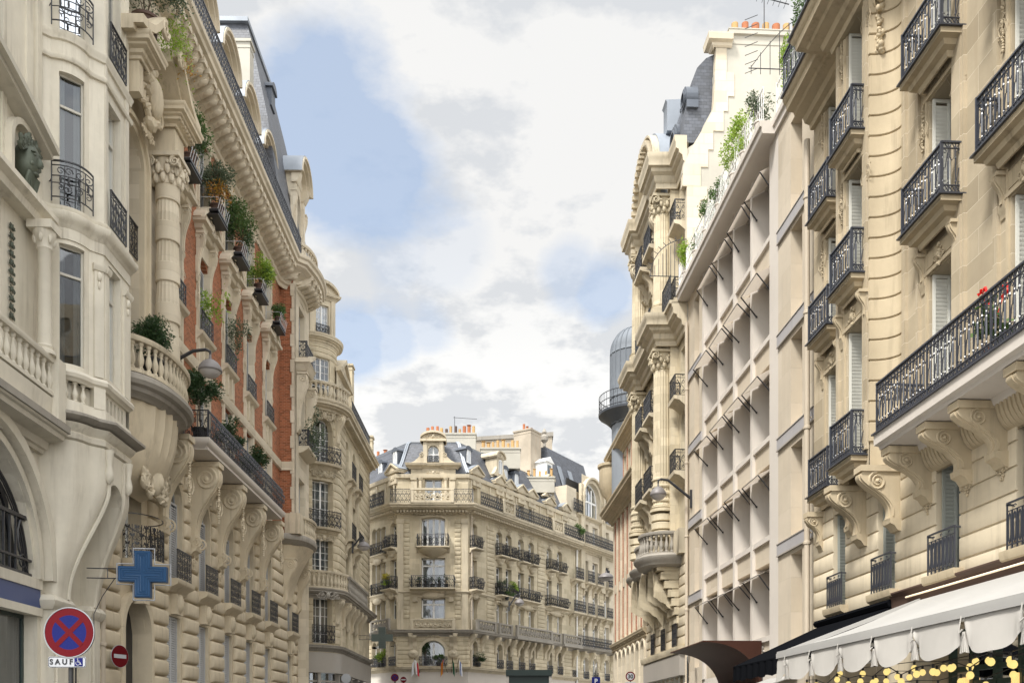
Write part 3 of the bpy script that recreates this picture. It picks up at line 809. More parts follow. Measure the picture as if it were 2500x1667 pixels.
    mb.prof(a, b, [(0,6.6),(.12,6.6),(.16,6.7),(.3,6.76),(.34,6.87),(0,6.87)])
    lb = F.part('long_balcony', mb.mesh('long_balcony', MODERN))
    mb = MB(); mb.box(a-.03, b, .0, 1.04, 7.13, 7.16); sub('lead_edge', mb.mesh('lead_edge', IRONG), lb)
    sub('railing', iron_dense(b-a-.06, .95, .118).mesh('railing', IRONG, smooth=False), lb, (a+b)/2, .95, 7.16)
    sub('side_railing', iron_dense(.92, .95, .118).mesh('side_railing', IRONG, smooth=False), lb, a+.04, .5, 7.16, ang=pi/2)
    def cons(y, z0, d, w=.24, o=0, z1=6.86, **k):
        me = cached(('cons', round(z0,2), d, w, z1), lambda: (lambda m: (console(m, 0, z0, z1-.12, d, w, 0, .1, **k), m)[1])(MB()).mesh('console', STONEIM))
        return F.part('console', me, Y(y), o)
    for y in (17.35, 16.0, 14.95, 13.4, 12.4, 10.8): cons(y, 6.0, .86)
    for y in (20.15, 18.6): cons(y, 5.75, .84, .27)
    for y in (22.55, 20.85): cons(y, 6.1, .42, .2)
    mb = MB()
    for (y0, y1) in ((17.2, 16.15), (15.85, 15.1), (14.8, 13.55)):
        n = int((y0-y1)/.055)
        for i in range(n):
            u = Y(y0)+i*.055; R = .30 if i % 2 else .27
            mb.prof(u, u+.055, [(0,6.32)]+[(R*sin(t*pi/12), 6.86-.5*cos(t*pi/12)) for t in range(7)]+[(0,6.86)])
    F.part('ribbed_moulding', mb.mesh('ribbed_moulding', STONEIM))
    # carved drops at the feet of the consoles
    mb = MB()
    for y in (17.35, 16.0, 14.95, 13.4): carve(mb, Y(y), 5.85, .18, .45, .06, int(y*5)); mb.blob((Y(y), .16, 6.02), (.12, .1, .1), 8, 5)
    F.part('carved_drop', mb.mesh('carved_drop', STONEIM))
    interior(F, Y(23), Y(9), 3.7, 20, -1.2)
    return F
IF = house_right()
# drain pipe between the two houses
def pipe(F, u, o, z0, z1, r, label, col=PIPEM, step=2.9, name='drain_pipe', cat='drain pipe'):
    mb = MB(); mb.tube([(u,o,z0),(u,o,z1)], r, 10)
    z = z0+.8
    while z < z1: mb.lathe(u, o, z, [(r*1.0,0),(r*1.3,.02),(r*1.3,.08),(r*1.0,.1)], 10); mb.box(u-.01, u+.01, o-.12, o, z+.3, z+.34); z += step
    ob = F.part(name, mb.mesh(name, col)); return tag(ob, label, cat)
Fw = rface(None)
pipe(Fw, Y(23.25), .12, 2.5, 16.4, .075, 'cream drain pipe running up between the modern block and the ornate stone house')
# red geraniums on the long balcony
t = thing('potted_geranium', 'small red geranium behind the long black balcony railing', 'potted plant', Fw.world(Y(14.05), .75, 7.15))
Ft = Face(t, t.location.x, t.location.y, 0); m = MB(); m.lathe(0,0,0,[(.09,0),(.12,.2),(.1,.2)],10); Ft.part('pot', m.mesh('pot', TERRA), z=7.15)
m = MB(); foliage(m, (0,0,.62), (.28,.28,.45), 260, .09, 4, 0, 7, .8); Ft.part('foliage', m.mesh('foliage', LEAFM, smooth=False, recalc=False), z=7.15)
FLOWR = mat('red_petals', (.7,.02,.015), .6)
m = MB()
for p in ((-.2,.1,1.0),(.12,.1,1.06),(.2,0,1.02),(-.05,-.1,.9)): foliage(m, p, (.05,.05,.05), 26, .05, 5, 0, 3, .9)
m.tube([(0,0,.5),(-.2,.1,1.0)], .005); m.tube([(0,0,.5),(.15,.1,1.05)], .005)
Ft.part('flower_head', m.mesh('flower_head', FLOWR, smooth=False, recalc=False), z=7.15)

# ================================================================ modern block
def modern():
    r = thing('modern_block', 'pale modern block with vertical fins and rows of small window awnings', 'apartment block', (7, 30, 0))
    F = rface(r, 8.95); A, B = 36.6, 23.35
    fins = [34.45, 32.4, 30.55, 28.7, 26.9]; sills = [4.3, 7.24, 10.15, 13.1, 16.0]
    mb = MB()
    for y in fins: mb.box(Y(y)-.0, Y(y)+.2, -.75, 0, 3.4, 18.5)
    mb.box(Y(26.9)+.2, Y(26.15), -.75, 0, 3.4, 18.5)
    F.part('fin', mb.mesh('fin', MODERN))
    mb = MB(); sl = MB()
    for i, z in enumerate(sills):
        lo = z-.78 if i else 3.3
        mb.box(Y(34.45)+.2, Y(26.9), -.7, -.10, lo, z-.15)
        for a, b in zip(fins, fins[1:]): sl.box(Y(a)+.2, Y(b), -.7, -.02, z-.15, z)
    F.part('spandrel', mb.mesh('spandrel', MODSTONE)); F.part('window_ledge', sl.mesh('window_ledge', MODERN))
    # windows at the back of the recesses
    BRW = mat('brown_joinery', (.09,.05,.035), .5)
    for i, z in enumerate(sills):
        for j, (a, b) in enumerate(zip(fins, fins[1:])):
            w = (a-b)-.22
            window(F, Y((a+b)/2)+.1, z, w, 2.14, -.64, 0, 2, None, 0, BRW, 'r', None, None)
            # awning panel on two arms, opened a little differently everywhere
            rd = random.Random(i*10+j); o = (.34, .36, .38, .40, .40)[i]-(j % 2)*.03; zi = z+2.12; drop = (.30, .22, .12, .06, .0)[4-i] if i < 3 else .05
            if i == 4: zi = z+2.2; o = .27
            zo = zi-.36-(.03*((i+j)%3)); ml = MB(); u0, u1 = Y(a)+.22, Y(b)-.02
            ml.quad((u0,-.42,zi),(u1,-.42,zi),(u1,o,zo),(u0,o,zo))
            aw = F.part('window_awning', ml.mesh('window_awning', AWN))
            ml = MB(); ml.tube([(u0,-.42,zi-.03),(u1,-.42,zi-.03)], .045, 8); ml.tube([(u0,o,zo),(u1,o,zo)], .016, 6); sub('roller', ml.mesh('roller', GREYP), aw)
            ml = MB()
            for u in (u0+.02, u1-.02): ml.tube([(u,o,zo),(u,-.12,zi-.95)], .02, 5); ml.blob((u,-.12,zi-.95), (.035,.035,.035), 6, 4)
            sub('arm', ml.mesh('arm', IRON), aw)
    # stone-clad flanks with a slot of recessed bays
    for (a, b, ra, rb) in ((A, 34.45, 35.6, 34.9), (26.15, B, 25.15, 24.3)):
        ops = [(Y((ra+rb)/2), ra-rb, z0, z0+2.42, 0) for z0 in (3.9, 6.82, 9.77, 12.72, 15.65)]
        mb = MB(); wall(mb, Y(a), Y(b), 0, 18.5, ops, .32); F.part('stone_cladding', mb.mesh('stone_cladding', MODSTONE, smooth=False))
        mb = MB()
        for (u, w, z0, z1, _) in ops: mb.box(u-w/2, u+w/2, -.36, -.325, z0, z1)
        F.part('recess_back', mb.mesh('recess_back', MODSTONE))
        mb = MB(); dk = MB()
        for z in (6.42, 9.4, 12.32, 15.24):
            mb.box(Y(a)+.01, Y(b)-.01, -.2, .05, z+.04, z+.34); dk.box(Y(a)+.01, Y(b)-.01, -.2, .065, z, z+.04); dk.box(Y(a)+.01, Y(b)-.01, -.2, .07, z+.34, z+.365)
        F.part('floor_band', mb.mesh('floor_band', MODGREY)); F.part('dark_trim', dk.mesh('dark_trim', GREYP))
    # roof slab
    mb = MB(); mb.prof(Y(A), Y(26.25), [(-1,18.5),(.42,18.5),(.44,18.54),(.44,18.68),(.5,18.7),(.5,18.86),(-1,18.86)])
    mb.prof(Y(26.25), Y(B), [(-1,18.5),(.08,18.5),(.08,18.68),(.14,18.7),(.14,18.86),(-1,18.86)])
    mb.box(Y(A), Y(B), -11, -.9, 18.4, 18.8)
    F.part('roof_slab', mb.mesh('roof_slab', MODERN))
    mb = MB(); mb.prof(Y(A), Y(B), [(-2.2,18.86),(-2.2,21.5),(-11,21.5),(-11,18.86)]); F.part('penthouse', mb.mesh('penthouse', MODERN))
    # roof railing
    mb = MB()
    for (a, b, o) in ((A-.1, 26.3, .38), (26.2, B+.1, .02)):
        for z in (19.82, 19.35): mb.box(Y(a), Y(b), o-.02, o+.02, z, z+.035)
        n = int((a-b)/.16)
        for i in range(n+1): mb.bar(Y(a)+(a-b)*i/n, o, 18.86, 19.82 if i % 8 else 19.9, .009 if i % 8 else .022)
    F.part('roof_railing', mb.mesh('roof_railing', WHITE, smooth=False))
    mb = MB(); wall(mb, Y(A), Y(B), 0, 3.4, [(Y(30.6), 6.6, -1, 3.0, 0)], .5, -.05); F.part('ground_floor_wall', mb.mesh('ground_floor_wall', MODERN, smooth=False))
    mb = MB(); mb.quad((Y(A),-1.6,0),(Y(B),-1.6,0),(Y(B),-1.6,18.5),(Y(A),-1.6,18.5)); mb.quad((Y(B),-11,0),(Y(B),0,0),(Y(B),0,18.5),(Y(B),-11,18.5))
    F.part('interior_dark', mb.mesh('interior_dark', INT, smooth=False))
    # carved emblem
    mb = MB(); carve(mb, Y(27.7), 3.75, .3, .5, -.08, 9); F.part('carved_emblem', mb.mesh('carved_emblem', MODERN))
    return F
AWN = leafmat('awning_cloth', (.66,.58,.49), (.74,.66,.56), .9)
HF = modern()
Fh = rface(None, 8.95)
pipe(Fh, Y(36.45), .1, 2.5, 17.6, .07, 'cream drain pipe at the far edge of the modern block beside the columned house')
rd = random.Random(5)
for i, (y, mt, rx, rz, n, nm, lb) in enumerate(((35.6, LEAFL, .35, .7, 380, 'hanging_plant', 'lime green shrub at the far end of the modern roof terrace'),
     (34.0, LEAFM, .3, .45, 240, 'hanging_plant', 'low green plant second from the far end of the modern roof terrace'),
     (32.6, LEAFM, .3, .6, 300, 'hanging_plant', 'trailing green plant over the middle of the roof edge above the fins'),
     (31.0, LEAFM, .4, .5, 330, 'hanging_plant', 'bushy green plant on the roof edge above the third row of window awnings'),
     (29.3, LEAFL, .5, .8, 420, 'hanging_plant', 'leafy lime green climber on the white roof railing'),
     (28.2, LEAFL, .5, .7, 420, 'hanging_plant', 'broad leaved lime plant leaning over the roof slab'),
     (26.8, LEAFO, .3, .6, 260, 'hanging_plant', 'thin olive coloured plant behind the white railing corner'),
     (25.3, LEAFL, .55, .9, 600, 'hanging_plant', 'large bright green bush on the near end of the roof terrace'),
     (23.9, LEAFM, .4, .9, 420, 'hanging_plant', 'dark green bush beside the top balcony of the ornate house'))):
    o = .32 if y > 26.3 else -.0
    p = Fh.world(Y(y), o, 18.86); pot_plant(nm, lb, p, .16, .3, mt, (.4, rx, rz), int(n*3.2), .085, i+40, MODERN, 'plants along the modern roof terrace', .0, .25, 8)

# ================================================================ cafe awning, festoon lights, shop front
CLOTHV = mat('valance_canvas', (.50,.475,.435), .9, var=.16, streak=.35, bump=.3, bscale=160, stain=(.36,.34,.31))
CLOTH = mat('white_canvas', (.37,.36,.34), .9, var=.08, streak=.15, bump=.2, bscale=200, stain=(.42,.41,.39))
CLOTHB = mat('black_canvas', (.007,.0075,.009), .95, var=.1, spec=.0)
def cafe():
    a, b = 17.55, 8.6
    t = thing('cafe_awning', 'large white canvas awning with a scalloped, tied valance over the cafe', 'awning', Fw.world(Y(13), 1, 0)); F = Face(t, 8.8, 0, atan2(-1, -KR))
    n = 60; u0, u1 = Y(a), Y(b); mb = MB()
    for i in range(n):
        p, q = u0+(u1-u0)*i/n, u0+(u1-u0)*(i+1)/n
        for j in range(6):
            f, g2 = j/6, (j+1)/6
            P = lambda u, f: (u, .12+2.68*f, 4.02-1.02*f-.05*sin(pi*f)*(1+.3*sin(u*3.1)))
            mb.quad(P(p,f), P(q,f), P(q,g2), P(p,g2))
    F.part('canopy', mb.mesh('canopy', CLOTH))
    mb = MB(); mb.box(u0-.03, u1, 2.76, 2.86, 2.93, 3.03); mb.box(u0-.03, u1, 2.86, 2.875, 2.9, 2.99)
    mb.add([(u0-.04,.1,3.98),(u0+.03,.1,3.98),(u0+.03,2.8,2.95),(u0-.04,2.8,2.95),(u0-.04,.1,4.06),(u0+.03,.1,4.06),(u0+.03,2.8,3.03),(u0-.04,2.8,3.03)], [(0,1,2,3),(4,5,6,7),(0,1,5,4),(1,2,6,5),(2,3,7,6),(3,0,4,7)])
    F.part('front_rail', mb.mesh('front_rail', CLOTH))
    # scalloped valance gathered by ties
    sw = 1.2; swags = int((u1-u0)/sw)+1; rd = random.Random(2); c0 = u0-.75
    for s in range(swags):
        mb = MB(); a_ = c0+s*sw; m = 40; R = 12
        for i in range(m):
            for j in range(R):
                def P(i, j):
                    x = i/m; f = j/R; e = abs(2*x-1); sg = 1 if x > .5 else -1
                    depth = .49-.24*e**3+.012*sin(x*9+s)
                    pinch = max(0, (e-.62)/.38)**1.5
                    uu = a_+x*sw-sg*.06*pinch*f
                    oo = 2.84+.05*sin(pi*x)*f+.035*sin((x+.1*s)*30)*pinch*f-.03*pinch+.05*pinch*sin(pi*f)
                    return (max(uu, u0), oo, 2.94-depth*f)
                mb.quad(P(i,j), P(i+1,j), P(i+1,j+1), P(i,j+1))
        F.part('valance', mb.mesh('valance', CLOTHV, angle=80))
        mb = MB(); u = a_+sw      # gathered tail and cord between two scallops
        if u > u1: continue
        for k in range(9):
            t0 = (k-4)/4.5; 
            mb.quad((u+t0*.03, 2.83+.02*(k%2), 2.74), (u+(t0+.22)*.03, 2.85-.02*(k%2), 2.74), (u+(t0+.22)*.10, 2.86-.03*(k%2), 2.50-.02*abs(t0)), (u+t0*.10, 2.82+.03*(k%2), 2.50-.02*abs(t0)))
        mb.tube([(u-.04,2.88,2.76),(u,2.9,2.72),(u+.04,2.88,2.76)], .008, 4); mb.tube([(u,2.87,2.93),(u+.01,2.9,2.8),(u,2.9,2.72)], .006, 4)
        F.part('tie', mb.mesh('tie', CLOTHV, angle=70))
    mb = MB()
    for y in (17.3, 14.5, 11.5, 9.2): mb.tube([(Y(y), .2, 3.1), (Y(y), 1.5, 2.75), (Y(y), 2.75, 2.95)], .03, 6)
    F.part('folding_arm', mb.mesh('folding_arm', WHITE))
    # fascia strip with a lit line above the awning
    t = thing('shop_fascia', 'dark brown fascia above the white awning with a thin lit strip', 'fascia', Fw.world(Y(13), .1, 4)); F = Face(t, 8.8, 0, atan2(-1, -KR))
    mb = MB(); mb.prof(Y(18.7), Y(8.6), [(0,4.0),(.1,4.0),(.12,4.2),(.2,4.27),(.2,4.3),(0,4.3)]); F.part('fascia_board', mb.mesh('fascia_board', POTB))
    mb = MB(); mb.tube([(Y(18.0),.15,4.14),(Y(8.6),.15,4.14)], .018, 6); F.part('light_strip', mb.mesh('light_strip', mat('warm_strip', (.9,.8,.6), emit=(1,.75,.5,.38))))
    # shop front
    t = thing('cafe', 'green framed cafe front glowing warm under the white awning', 'shop front', Fw.world(Y(13.3), -.3, 0)); F = Face(t, 8.8, 0, atan2(-1, -KR))
    GRN = mat('green_joinery', (.05,.085,.065), .4); fr = MB()
    for i in range(12):
        y = 17.2-i*.72; fr.box(Y(y)-.05, Y(y)+.05, -.42, -.3, 0, 3.4)
    for z in (0.05, .7, 2.35, 2.62, 3.3): fr.box(Y(17.25), Y(9.3), -.42, -.31, z, z+.09)
    F.part('shop_frame', fr.mesh('shop_frame', GRN))
    mb = MB(); mb.quad((Y(17.2),-.36,0),(Y(9.3),-.36,0),(Y(9.3),-.36,3.4),(Y(17.2),-.36,3.4)); F.part('shop_glass', mb.mesh('shop_glass', GLASSD))
    WARM = mat('glowing_wall', (.55,.33,.12), .8, var=.3, emit=(1,.55,.18,.22))  # wall glows by itself, standing in for lamplight inside the cafe
    mb = MB(); mb.quad((Y(17.2),-3.5,0),(Y(9.3),-3.5,0),(Y(9.3),-3.5,3.4),(Y(17.2),-3.5,3.4)); F.part('back_wall', mb.mesh('back_wall', WARM))
    mb = MB()
    for y in (16.6, 15.1, 13.8, 12.2): mb.box(Y(y)-.05, Y(y)+.05, -.30, -.22, 1.9, 2.5)
    F.part('wall_light', mb.mesh('wall_light', mat('lit_glass', (1,.8,.4), emit=(1,.6,.2,.7))))
    # umbrella-like cream shade at the far end
    t = thing('festoon_lights', 'strings of round warm bulbs hanging under the white cafe awning', 'string lights', Fw.world(Y(13), 2, 2.4)); F = Face(t, 8.8, 0, atan2(-1, -KR))
    BULB = mat('lit_bulb', (.3,.2,.05), .5, emit=(1,.76,.27,.66)); cab = MB(); rd = random.Random(8)
    m = MB(); m.lathe(0,0,-.085,[(.005,-.045),(.03,-.035),(.046,-.01),(.048,.012),(.036,.04),(.018,.055)], 12); bm_ = m.mesh('bulb', BULB)
    m = MB(); m.lathe(0,0,-.03,[(.018,-.01),(.02,.05),(.008,.06)], 8); cm_ = m.mesh('bulb_cap', IRON)
    strings = []
    for (o0, o1, y0, y1, z, nb) in ((2.5,2.45,17.0,9.4,2.50,17), (1.3,2.3,16.8,10.6,2.58,10), (2.3,.9,16.0,9.2,2.66,11), (1.7,1.6,16.4,9.6,2.40,11)):
        pts = []
        for k in range(nb+1):
            f = k/nb; y = y0+(y1-y0)*f; zz = z-.12*abs(sin(f*pi*5))+(.05 if k % 2 else -.03)
            p = (Y(y), o0+(o1-o0)*f, zz); pts.append(p)
            b = F.part('bulb', bm_, p[0], p[1], p[2]-.02); sub('bulb_cap', cm_, b)
        cab.tube(pts, .006, 4)
    F.part('cable', cab.mesh('cable', IRON))
cafe()
def lampbox():
    t = thing('awning_motor_cover', 'grey green rounded box under the far corner of the white awning', 'cover box', Fw.world(Y(17.3), 2.6, 2.4)); F = Face(t, 8.8, 0, atan2(-1, -KR))
    mb = MB(); mb.sweep([(Y(17.5)+.28*cos(i*pi/8)*1.0, 2.75+.2*sin(i*pi/8)) for i in range(16)], [(-.02,1.95),(0,1.95),(.02,2.3),(.0,2.38),(-.06,2.42),(-.06,1.95)], closed=True)
    mb.box(Y(17.5)-.15, Y(17.5)+.15, 2.65, 2.85, 2.3, 2.41)
    F.part('cover', mb.mesh('cover', mat('sage_paint', (.28,.31,.27), .5)))
lampbox()
# black awning beyond
t = thing('black_awning', 'black canvas awning next to the white cafe awning', 'awning', Fw.world(Y(21), 1, 3)); F = Face(t, 8.8, 0, atan2(-1, -KR))
mb = MB(); a, b = Y(22.6), Y(18.75)
mb.add([(a,.05,4.05),(b,.05,4.05),(b,2.2,3.05),(a,2.2,3.05),(a,.05,4.08),(b,.05,4.08),(b,2.2,3.08),(a,2.2,3.08)], [(0,1,2,3),(4,5,6,7),(0,1,5,4),(1,2,6,5),(2,3,7,6),(3,0,4,7)])
F.part('canopy', mb.mesh('canopy', CLOTHB))
mb = MB(); n = 40
for i in range(n):
    p, q = a+(b-a)*i/n, a+(b-a)*(i+1)/n; f = lambda u: 2.2+.02*sin(u*14)
    mb.quad((p,f(p),3.05),(q,f(q),3.05),(q,f(q)+.02,2.72+.02*sin(q*9)),(p,f(p)+.02,2.72+.02*sin(p*9)))
F.part('valance', mb.mesh('valance', CLOTHB))
mb = MB(); mb.add([(b,.05,4.05),(b,2.2,3.05),(b,2.2,2.75),(b,.05,3.3)], [(0,1,2,3)]); mb.add([(a,.05,4.05),(a,2.2,3.05),(a,2.2,2.75),(a,.05,3.3)], [(0,1,2,3)])
mb.prof(a-.05, b+.05, [(0,4.05),(.16,4.05),(.2,4.14),(.16,4.2),(0,4.2)]); F.part('side_panel', mb.mesh('side_panel', CLOTHB))
# brown curved canopy on the modern block
def browncanopy():
    t = thing('entrance_canopy', 'brown curved metal canopy over the entrance of the modern block', 'canopy', Fh.world(Y(30), 1, 4)); F = Face(t, 8.95, 0, atan2(-1, -KR))
    BR = mat('brown_metal', (.05,.02,.013), .6, var=.2, spec=.15); mb = MB()
    n = 16; u0, u1 = Y(31.9), Y(27.6)
    for k in range(2):
        P = []; e = .03*k
        for i in range(n+1):
            a = pi/2*i/n; P.append((.0+1.7*sin(a)**.9-e, 3.1+1.05*(1-cos(a))+.0-e) if False else (.05+1.75*(1-cos(a)), 2.65+1.45*sin(a)-e))
        if k == 0: TOP = P
        else: BOT = P
    # trumpet profile: rises from the wall and flares out to the street
    TOP = [(.03+1.75*(i/n)**1.9, 2.75+1.45*sin(pi/2*(i/n))**.9) for i in range(n+1)]; BOT = [(o+.02, z-.04) for o, z in TOP]
    mb.sidestrip(TOP, BOT, u0, u1); F.part('curved_sheet', mb.mesh('curved_sheet', BR))
    mb = MB()
    A = [(0.0, z) for o, z in TOP]; mb.sidestrip(A, TOP, u1-.03, u1+.0); mb.sidestrip(A, TOP, u0, u0+.03); F.part('side_cheek', mb.mesh('side_cheek', BR))
    mb = MB(); mb.box(u0+.2, u1-.1, .0, .5, 0, 2.75); F.part('porch_box', mb.mesh('porch_box', BR))
browncanopy()
for (y0, y1, lb) in ((33.9, 32.2, 'small white awning beyond the brown entrance canopy'), (26.9, 24.6, 'small white awning between the brown canopy and the black awning')):
    t = thing('shop_awning', lb, 'awning', Fh.world(Y((y0+y1)/2), 1, 2.5)); F = Face(t, 8.95, 0, atan2(-1, -KR)); mb = MB()
    mb.add([(Y(y0),0,3.0),(Y(y1),0,3.0),(Y(y1),1.3,2.55),(Y(y0),1.3,2.55),(Y(y0),0,3.03),(Y(y1),0,3.03),(Y(y1),1.3,2.58),(Y(y0),1.3,2.58)], [(0,1,2,3),(4,5,6,7),(0,1,5,4),(1,2,6,5),(2,3,7,6),(3,0,4,7)])
    F.part('canopy', mb.mesh('canopy', CLOTH)); mb = MB(); mb.box(Y(y0), Y(y1), 1.3, 1.33, 2.35, 2.58); F.part('valance', mb.mesh('valance', CLOTH))
# ================================================================ columned house with slate roof (right, beyond the modern block)
def fluted(mb, u, o, z0, z1, r, n=20, bands=(), base=True):
    prof_ = [(r*1.0, 0), (r*.9, z1-z0)]
    k = n*2; vs = []; fs = []
    for (rr, h) in prof_:
        for i in range(k):
            a = 2*pi*i/k; q = rr*(1 if i % 2 else .93); vs.append((u+q*cos(a), o+q*sin(a), z0+h))
    for i in range(k): fs.append((i, (i+1) % k, k+(i+1) % k, k+i))
    mb.add(vs, fs)
    if base: mb.lathe(u, o, z0-.3, [(r*1.3,0),(r*1.3,.1),(r*1.2,.12),(r*1.28,.18),(r*1.1,.22),(r*1.12,.28),(r,.32)], 20)
def capital(mb, u, o, z, r, h, ionic=False):
    mb.lathe(u, o, z, [(r*.92,0),(r*1.02,.03),(r*.92,.07),(r*.95,h*.3),(r*1.2,h*.85)], 18)
    mb.box(u-r*1.4, u+r*1.4, o-r*1.4, o+r*1.4, z+h*.86, z+h)
    for k, (hh, rr, nn) in enumerate(((.22, 1.08, 10), (.5, 1.2, 10))):
        for i in range(nn):
            a = 2*pi*(i+.5*k)/nn; c_, s_ = cos(a), sin(a)
            mb.blob((u+r*rr*c_, o+r*rr*s_, z+h*hh), (r*.24, r*.24, h*.2), 7, 5); mb.blob((u+r*(rr+.2)*c_, o+r*(rr+.2)*s_, z+h*(hh+.15)), (r*.15, r*.15, h*.06), 6, 4)
    for s in (-1, 1):
        for s2 in (-1, 1): 
            scroll(mb, u+s*r*1.05, o+s2*r*1.25, z+h*.68, r*.40, 1.7, pi/2, s, r*.11, 5, 10)
            scroll(mb, u+s*r*1.3, o+s2*r*1.0, z+h*.68, r*.40, 1.7, pi/2, s2, r*.11, 5, 10, 'o')
def columned():
    r = thing('columned_house', 'stone house with giant fluted columns, slate mansard and white gable wall', 'apartment house', (6.5, 41, 0))
    F = rface(r, 8.95); A, B = 44.6, 36.6; TOP = 24.9; C0, C1 = 44.1, 38.2
    rows = [(11.9, 14.6), (15.2, 17.2), (18.7, 21.4), (22.5, 24.3)]
    # main wall and projecting pavilion
    ops = [(Y(37.4), .8, 11.9, 14.4, .3), (Y(37.4), .8, 14.9, 17.0, 0), (Y(37.4), .8, 18.8, 21.2, .0), (Y(37.4), .8, 21.9, 23.9, 0)]
    mb = MB(); wall(mb, Y(38.2), Y(B), 3, TOP, ops, .3); F.part('wall', mb.mesh('wall', STONED, smooth=False))
    for (u, w, zb, zt, ri) in ops:
        window(F, u, zb, w, zt-zb, -.28, ri, 2, None, 0, WHITE, 0, None, None, SHUTW)
        mb = MB(); mb.prof(u-.55, u+.55, [(0,zb-.45),(.12,zb-.35),(.3,zb-.2),(.5,zb-.16),(.52,zb-.02),(0,zb-.02)]); s = F.part('balcony', mb.mesh('balcony', STONEDM))
        sub('railing', cached(('bel1',), lambda: iron_scroll(.95, .85, .3, .011, 0, .0).mesh('railing', IRON, smooth=False)), s, u, .45, zb)
        for sd in (-1, 1): sub('side_railing', cached(('bels',), lambda: iron_scroll(.42, .85, .3, .011).mesh('side_railing', IRON, smooth=False)), s, u+sd*.47, .24, zb, ang=pi/2)
    P = .35
    bays = [40.4, 42.4]
    ops = []
    for y in bays:
        for zb, zt in ((11.9, 14.9), (15.1, 17.0), (18.7, 21.3), (22.4, 23.9)): ops.append((Y(y), 1.0, zb, zt, .5 if zb in (11.9, 18.7) else 0))
    mb = MB(); wall(mb, Y(C0), Y(C1), 8.6, TOP, ops, .4, P)
    mb.quad((Y(C1), 0, 8.6), (Y(C1), P, 8.6), (Y(C1), P, TOP), (Y(C1), 0, TOP))
    F.part('pavilion_wall', mb.mesh('pavilion_wall', STONED, smooth=False))
    for (u, w, zb, zt, ri) in ops: window(F, u, zb, w, zt-zb, P-.35, ri, 2, (1,3), 0, WHITE, 'r')
    for y in bays:
        for zz in (15.15, 11.9, 22.4, 18.7):
            u = Y(y); mb = MB(); mb.prof(u-.75, u+.75, [(P,zz-.55),(P+.1,zz-.5),(P+.2,zz-.25),(P+.5,zz-.2),(P+.6,zz-.14),(P+.6,zz-.02),(P,zz-.02)])
            console(mb, u-.5, zz-1.0, zz-.25, .42, .18, P, .02, 1, False); console(mb, u+.5, zz-1.0, zz-.25, .42, .18, P, .02, 1, False)
            s = F.part('balcony', mb.mesh('balcony', STONEDM))
            sub('railing', cached(('bel2',), lambda: iron_scroll(1.4, .95, .3, .012).mesh('railing', IRON, smooth=False)), s, u, P+.54, zz)
            for sd in (-1, 1): sub('side_railing', cached(('bel3',), lambda: iron_scroll(.5, .95, .3, .012).mesh('side_railing', IRON, smooth=False)), s, u+sd*.68, P+.28, zz, ang=pi/2)
    # giant columns: two orders
    for y in (38.75, 43.7):
        mb = MB(); fluted(mb, Y(y), P+.22, 10.9, 16.5, .40); capital(mb, Y(y), P+.22, 16.5, .37, .8)
        for zz in (9.5, 9.85, 10.2): mb.lathe(Y(y), P+.22, zz, [(.40,0),(.46,.03),(.46,.28),(.40,.31)], 24)
        for i in range(4): mb.lathe(Y(y), P+.22, 11.0+i*.3, [(.405,0),(.43,.03),(.43,.1),(.405,.13)], 24)
        F.part('column', mb.mesh('column', STONED))
        mb = MB(); fluted(mb, Y(y), P+.22, 19.3, 23.0, .38); capital(mb, Y(y), P+.22, 23.0, .35, .75)
        mb.box(Y(y)-.48, Y(y)+.48, 0, P+.7, 18.6, 19.02); F.part('column', mb.mesh('column', STONED))
    # entablatures
    mb = MB(); pth = [(Y(44.3), 0), (Y(44.3), P+.45), (Y(43.2), P+.45), (Y(43.2), P+.15), (Y(39.3), P+.15), (Y(39.3), P+.55), (Y(38.2), P+.55), (Y(38.15), .05), (Y(B), .05)]
    mb.sweep(pth, [(o, z+17.35) for o, z in CORN(1.15, .62)])
    n = 40
    for i in range(n): mb.box(Y(44.6)+i*.13, Y(44.6)+i*.13+.07, P, P+.34, 17.95, 18.05)
    F.part('lower_cornice', mb.mesh('lower_cornice', STONEDM))
    mb = MB(); mb.sweep(pth, [(o, z+23.85) for o, z in CORN(1.25, .5)]); F.part('upper_cornice', mb.mesh('upper_cornice', STONEDM))
    # balcony over the lower cornice near the end
    s = F.part('balcony', (lambda m: (m.box(Y(38.1), Y(B), 0, .75, 18.42, 18.55), m)[1])(MB()).mesh('balcony', STONEDM))
    sub('railing', iron_scroll(1.45, 1.0, .3).mesh('railing', IRON, smooth=False), s, Y(37.35), .7, 18.55); sub('side_railing', iron_scroll(.7, 1.0, .3).mesh('side_railing', IRON, smooth=False), s, Y(38.05), .38, 18.55, ang=pi/2)
    fan = MB()
    for i in range(9): fan.tube([(0,.05+.16*i,0),(0,.05+.16*i,1.5-.012*i*i*1.4)], .012, 4)
    fan.tube([(0,0,0),(0,1.55,0)], .014); fan.tube([(0,1.5*sin(a*pi/20),1.5*cos(a*pi/20)) for a in range(11)], .014)
    for a in range(10): q = a*pi/20; fan.tube([(0,1.5*sin(q),1.5*cos(q)),(0,1.68*sin(q),1.66*cos(q))], .01)
    sub('spiked_fan', fan.mesh('spiked_fan', IRON, smooth=False), s, Y(B)-.05, .0, 19.5)
    # arched gable over the pavilion (barrel roof behind)
    mb = MB(); uc = Y(41.2); R = 1.95; N = 22; o1 = P+.6; zc = 25.0
    def arc_(q): return [(uc+q, 23.2)]+[(uc+q*cos(pi*i/N), zc+q*1.05*sin(pi*i/N)) for i in range(N+1)]+[(uc-q, 23.2)]
    A_ = arc_(R); B_ = arc_(R+.42); mb.strip(A_, B_, P-.1, o1-.15)
    C_ = arc_(R+.5); mb.strip(B_, C_, P-.1, o1)
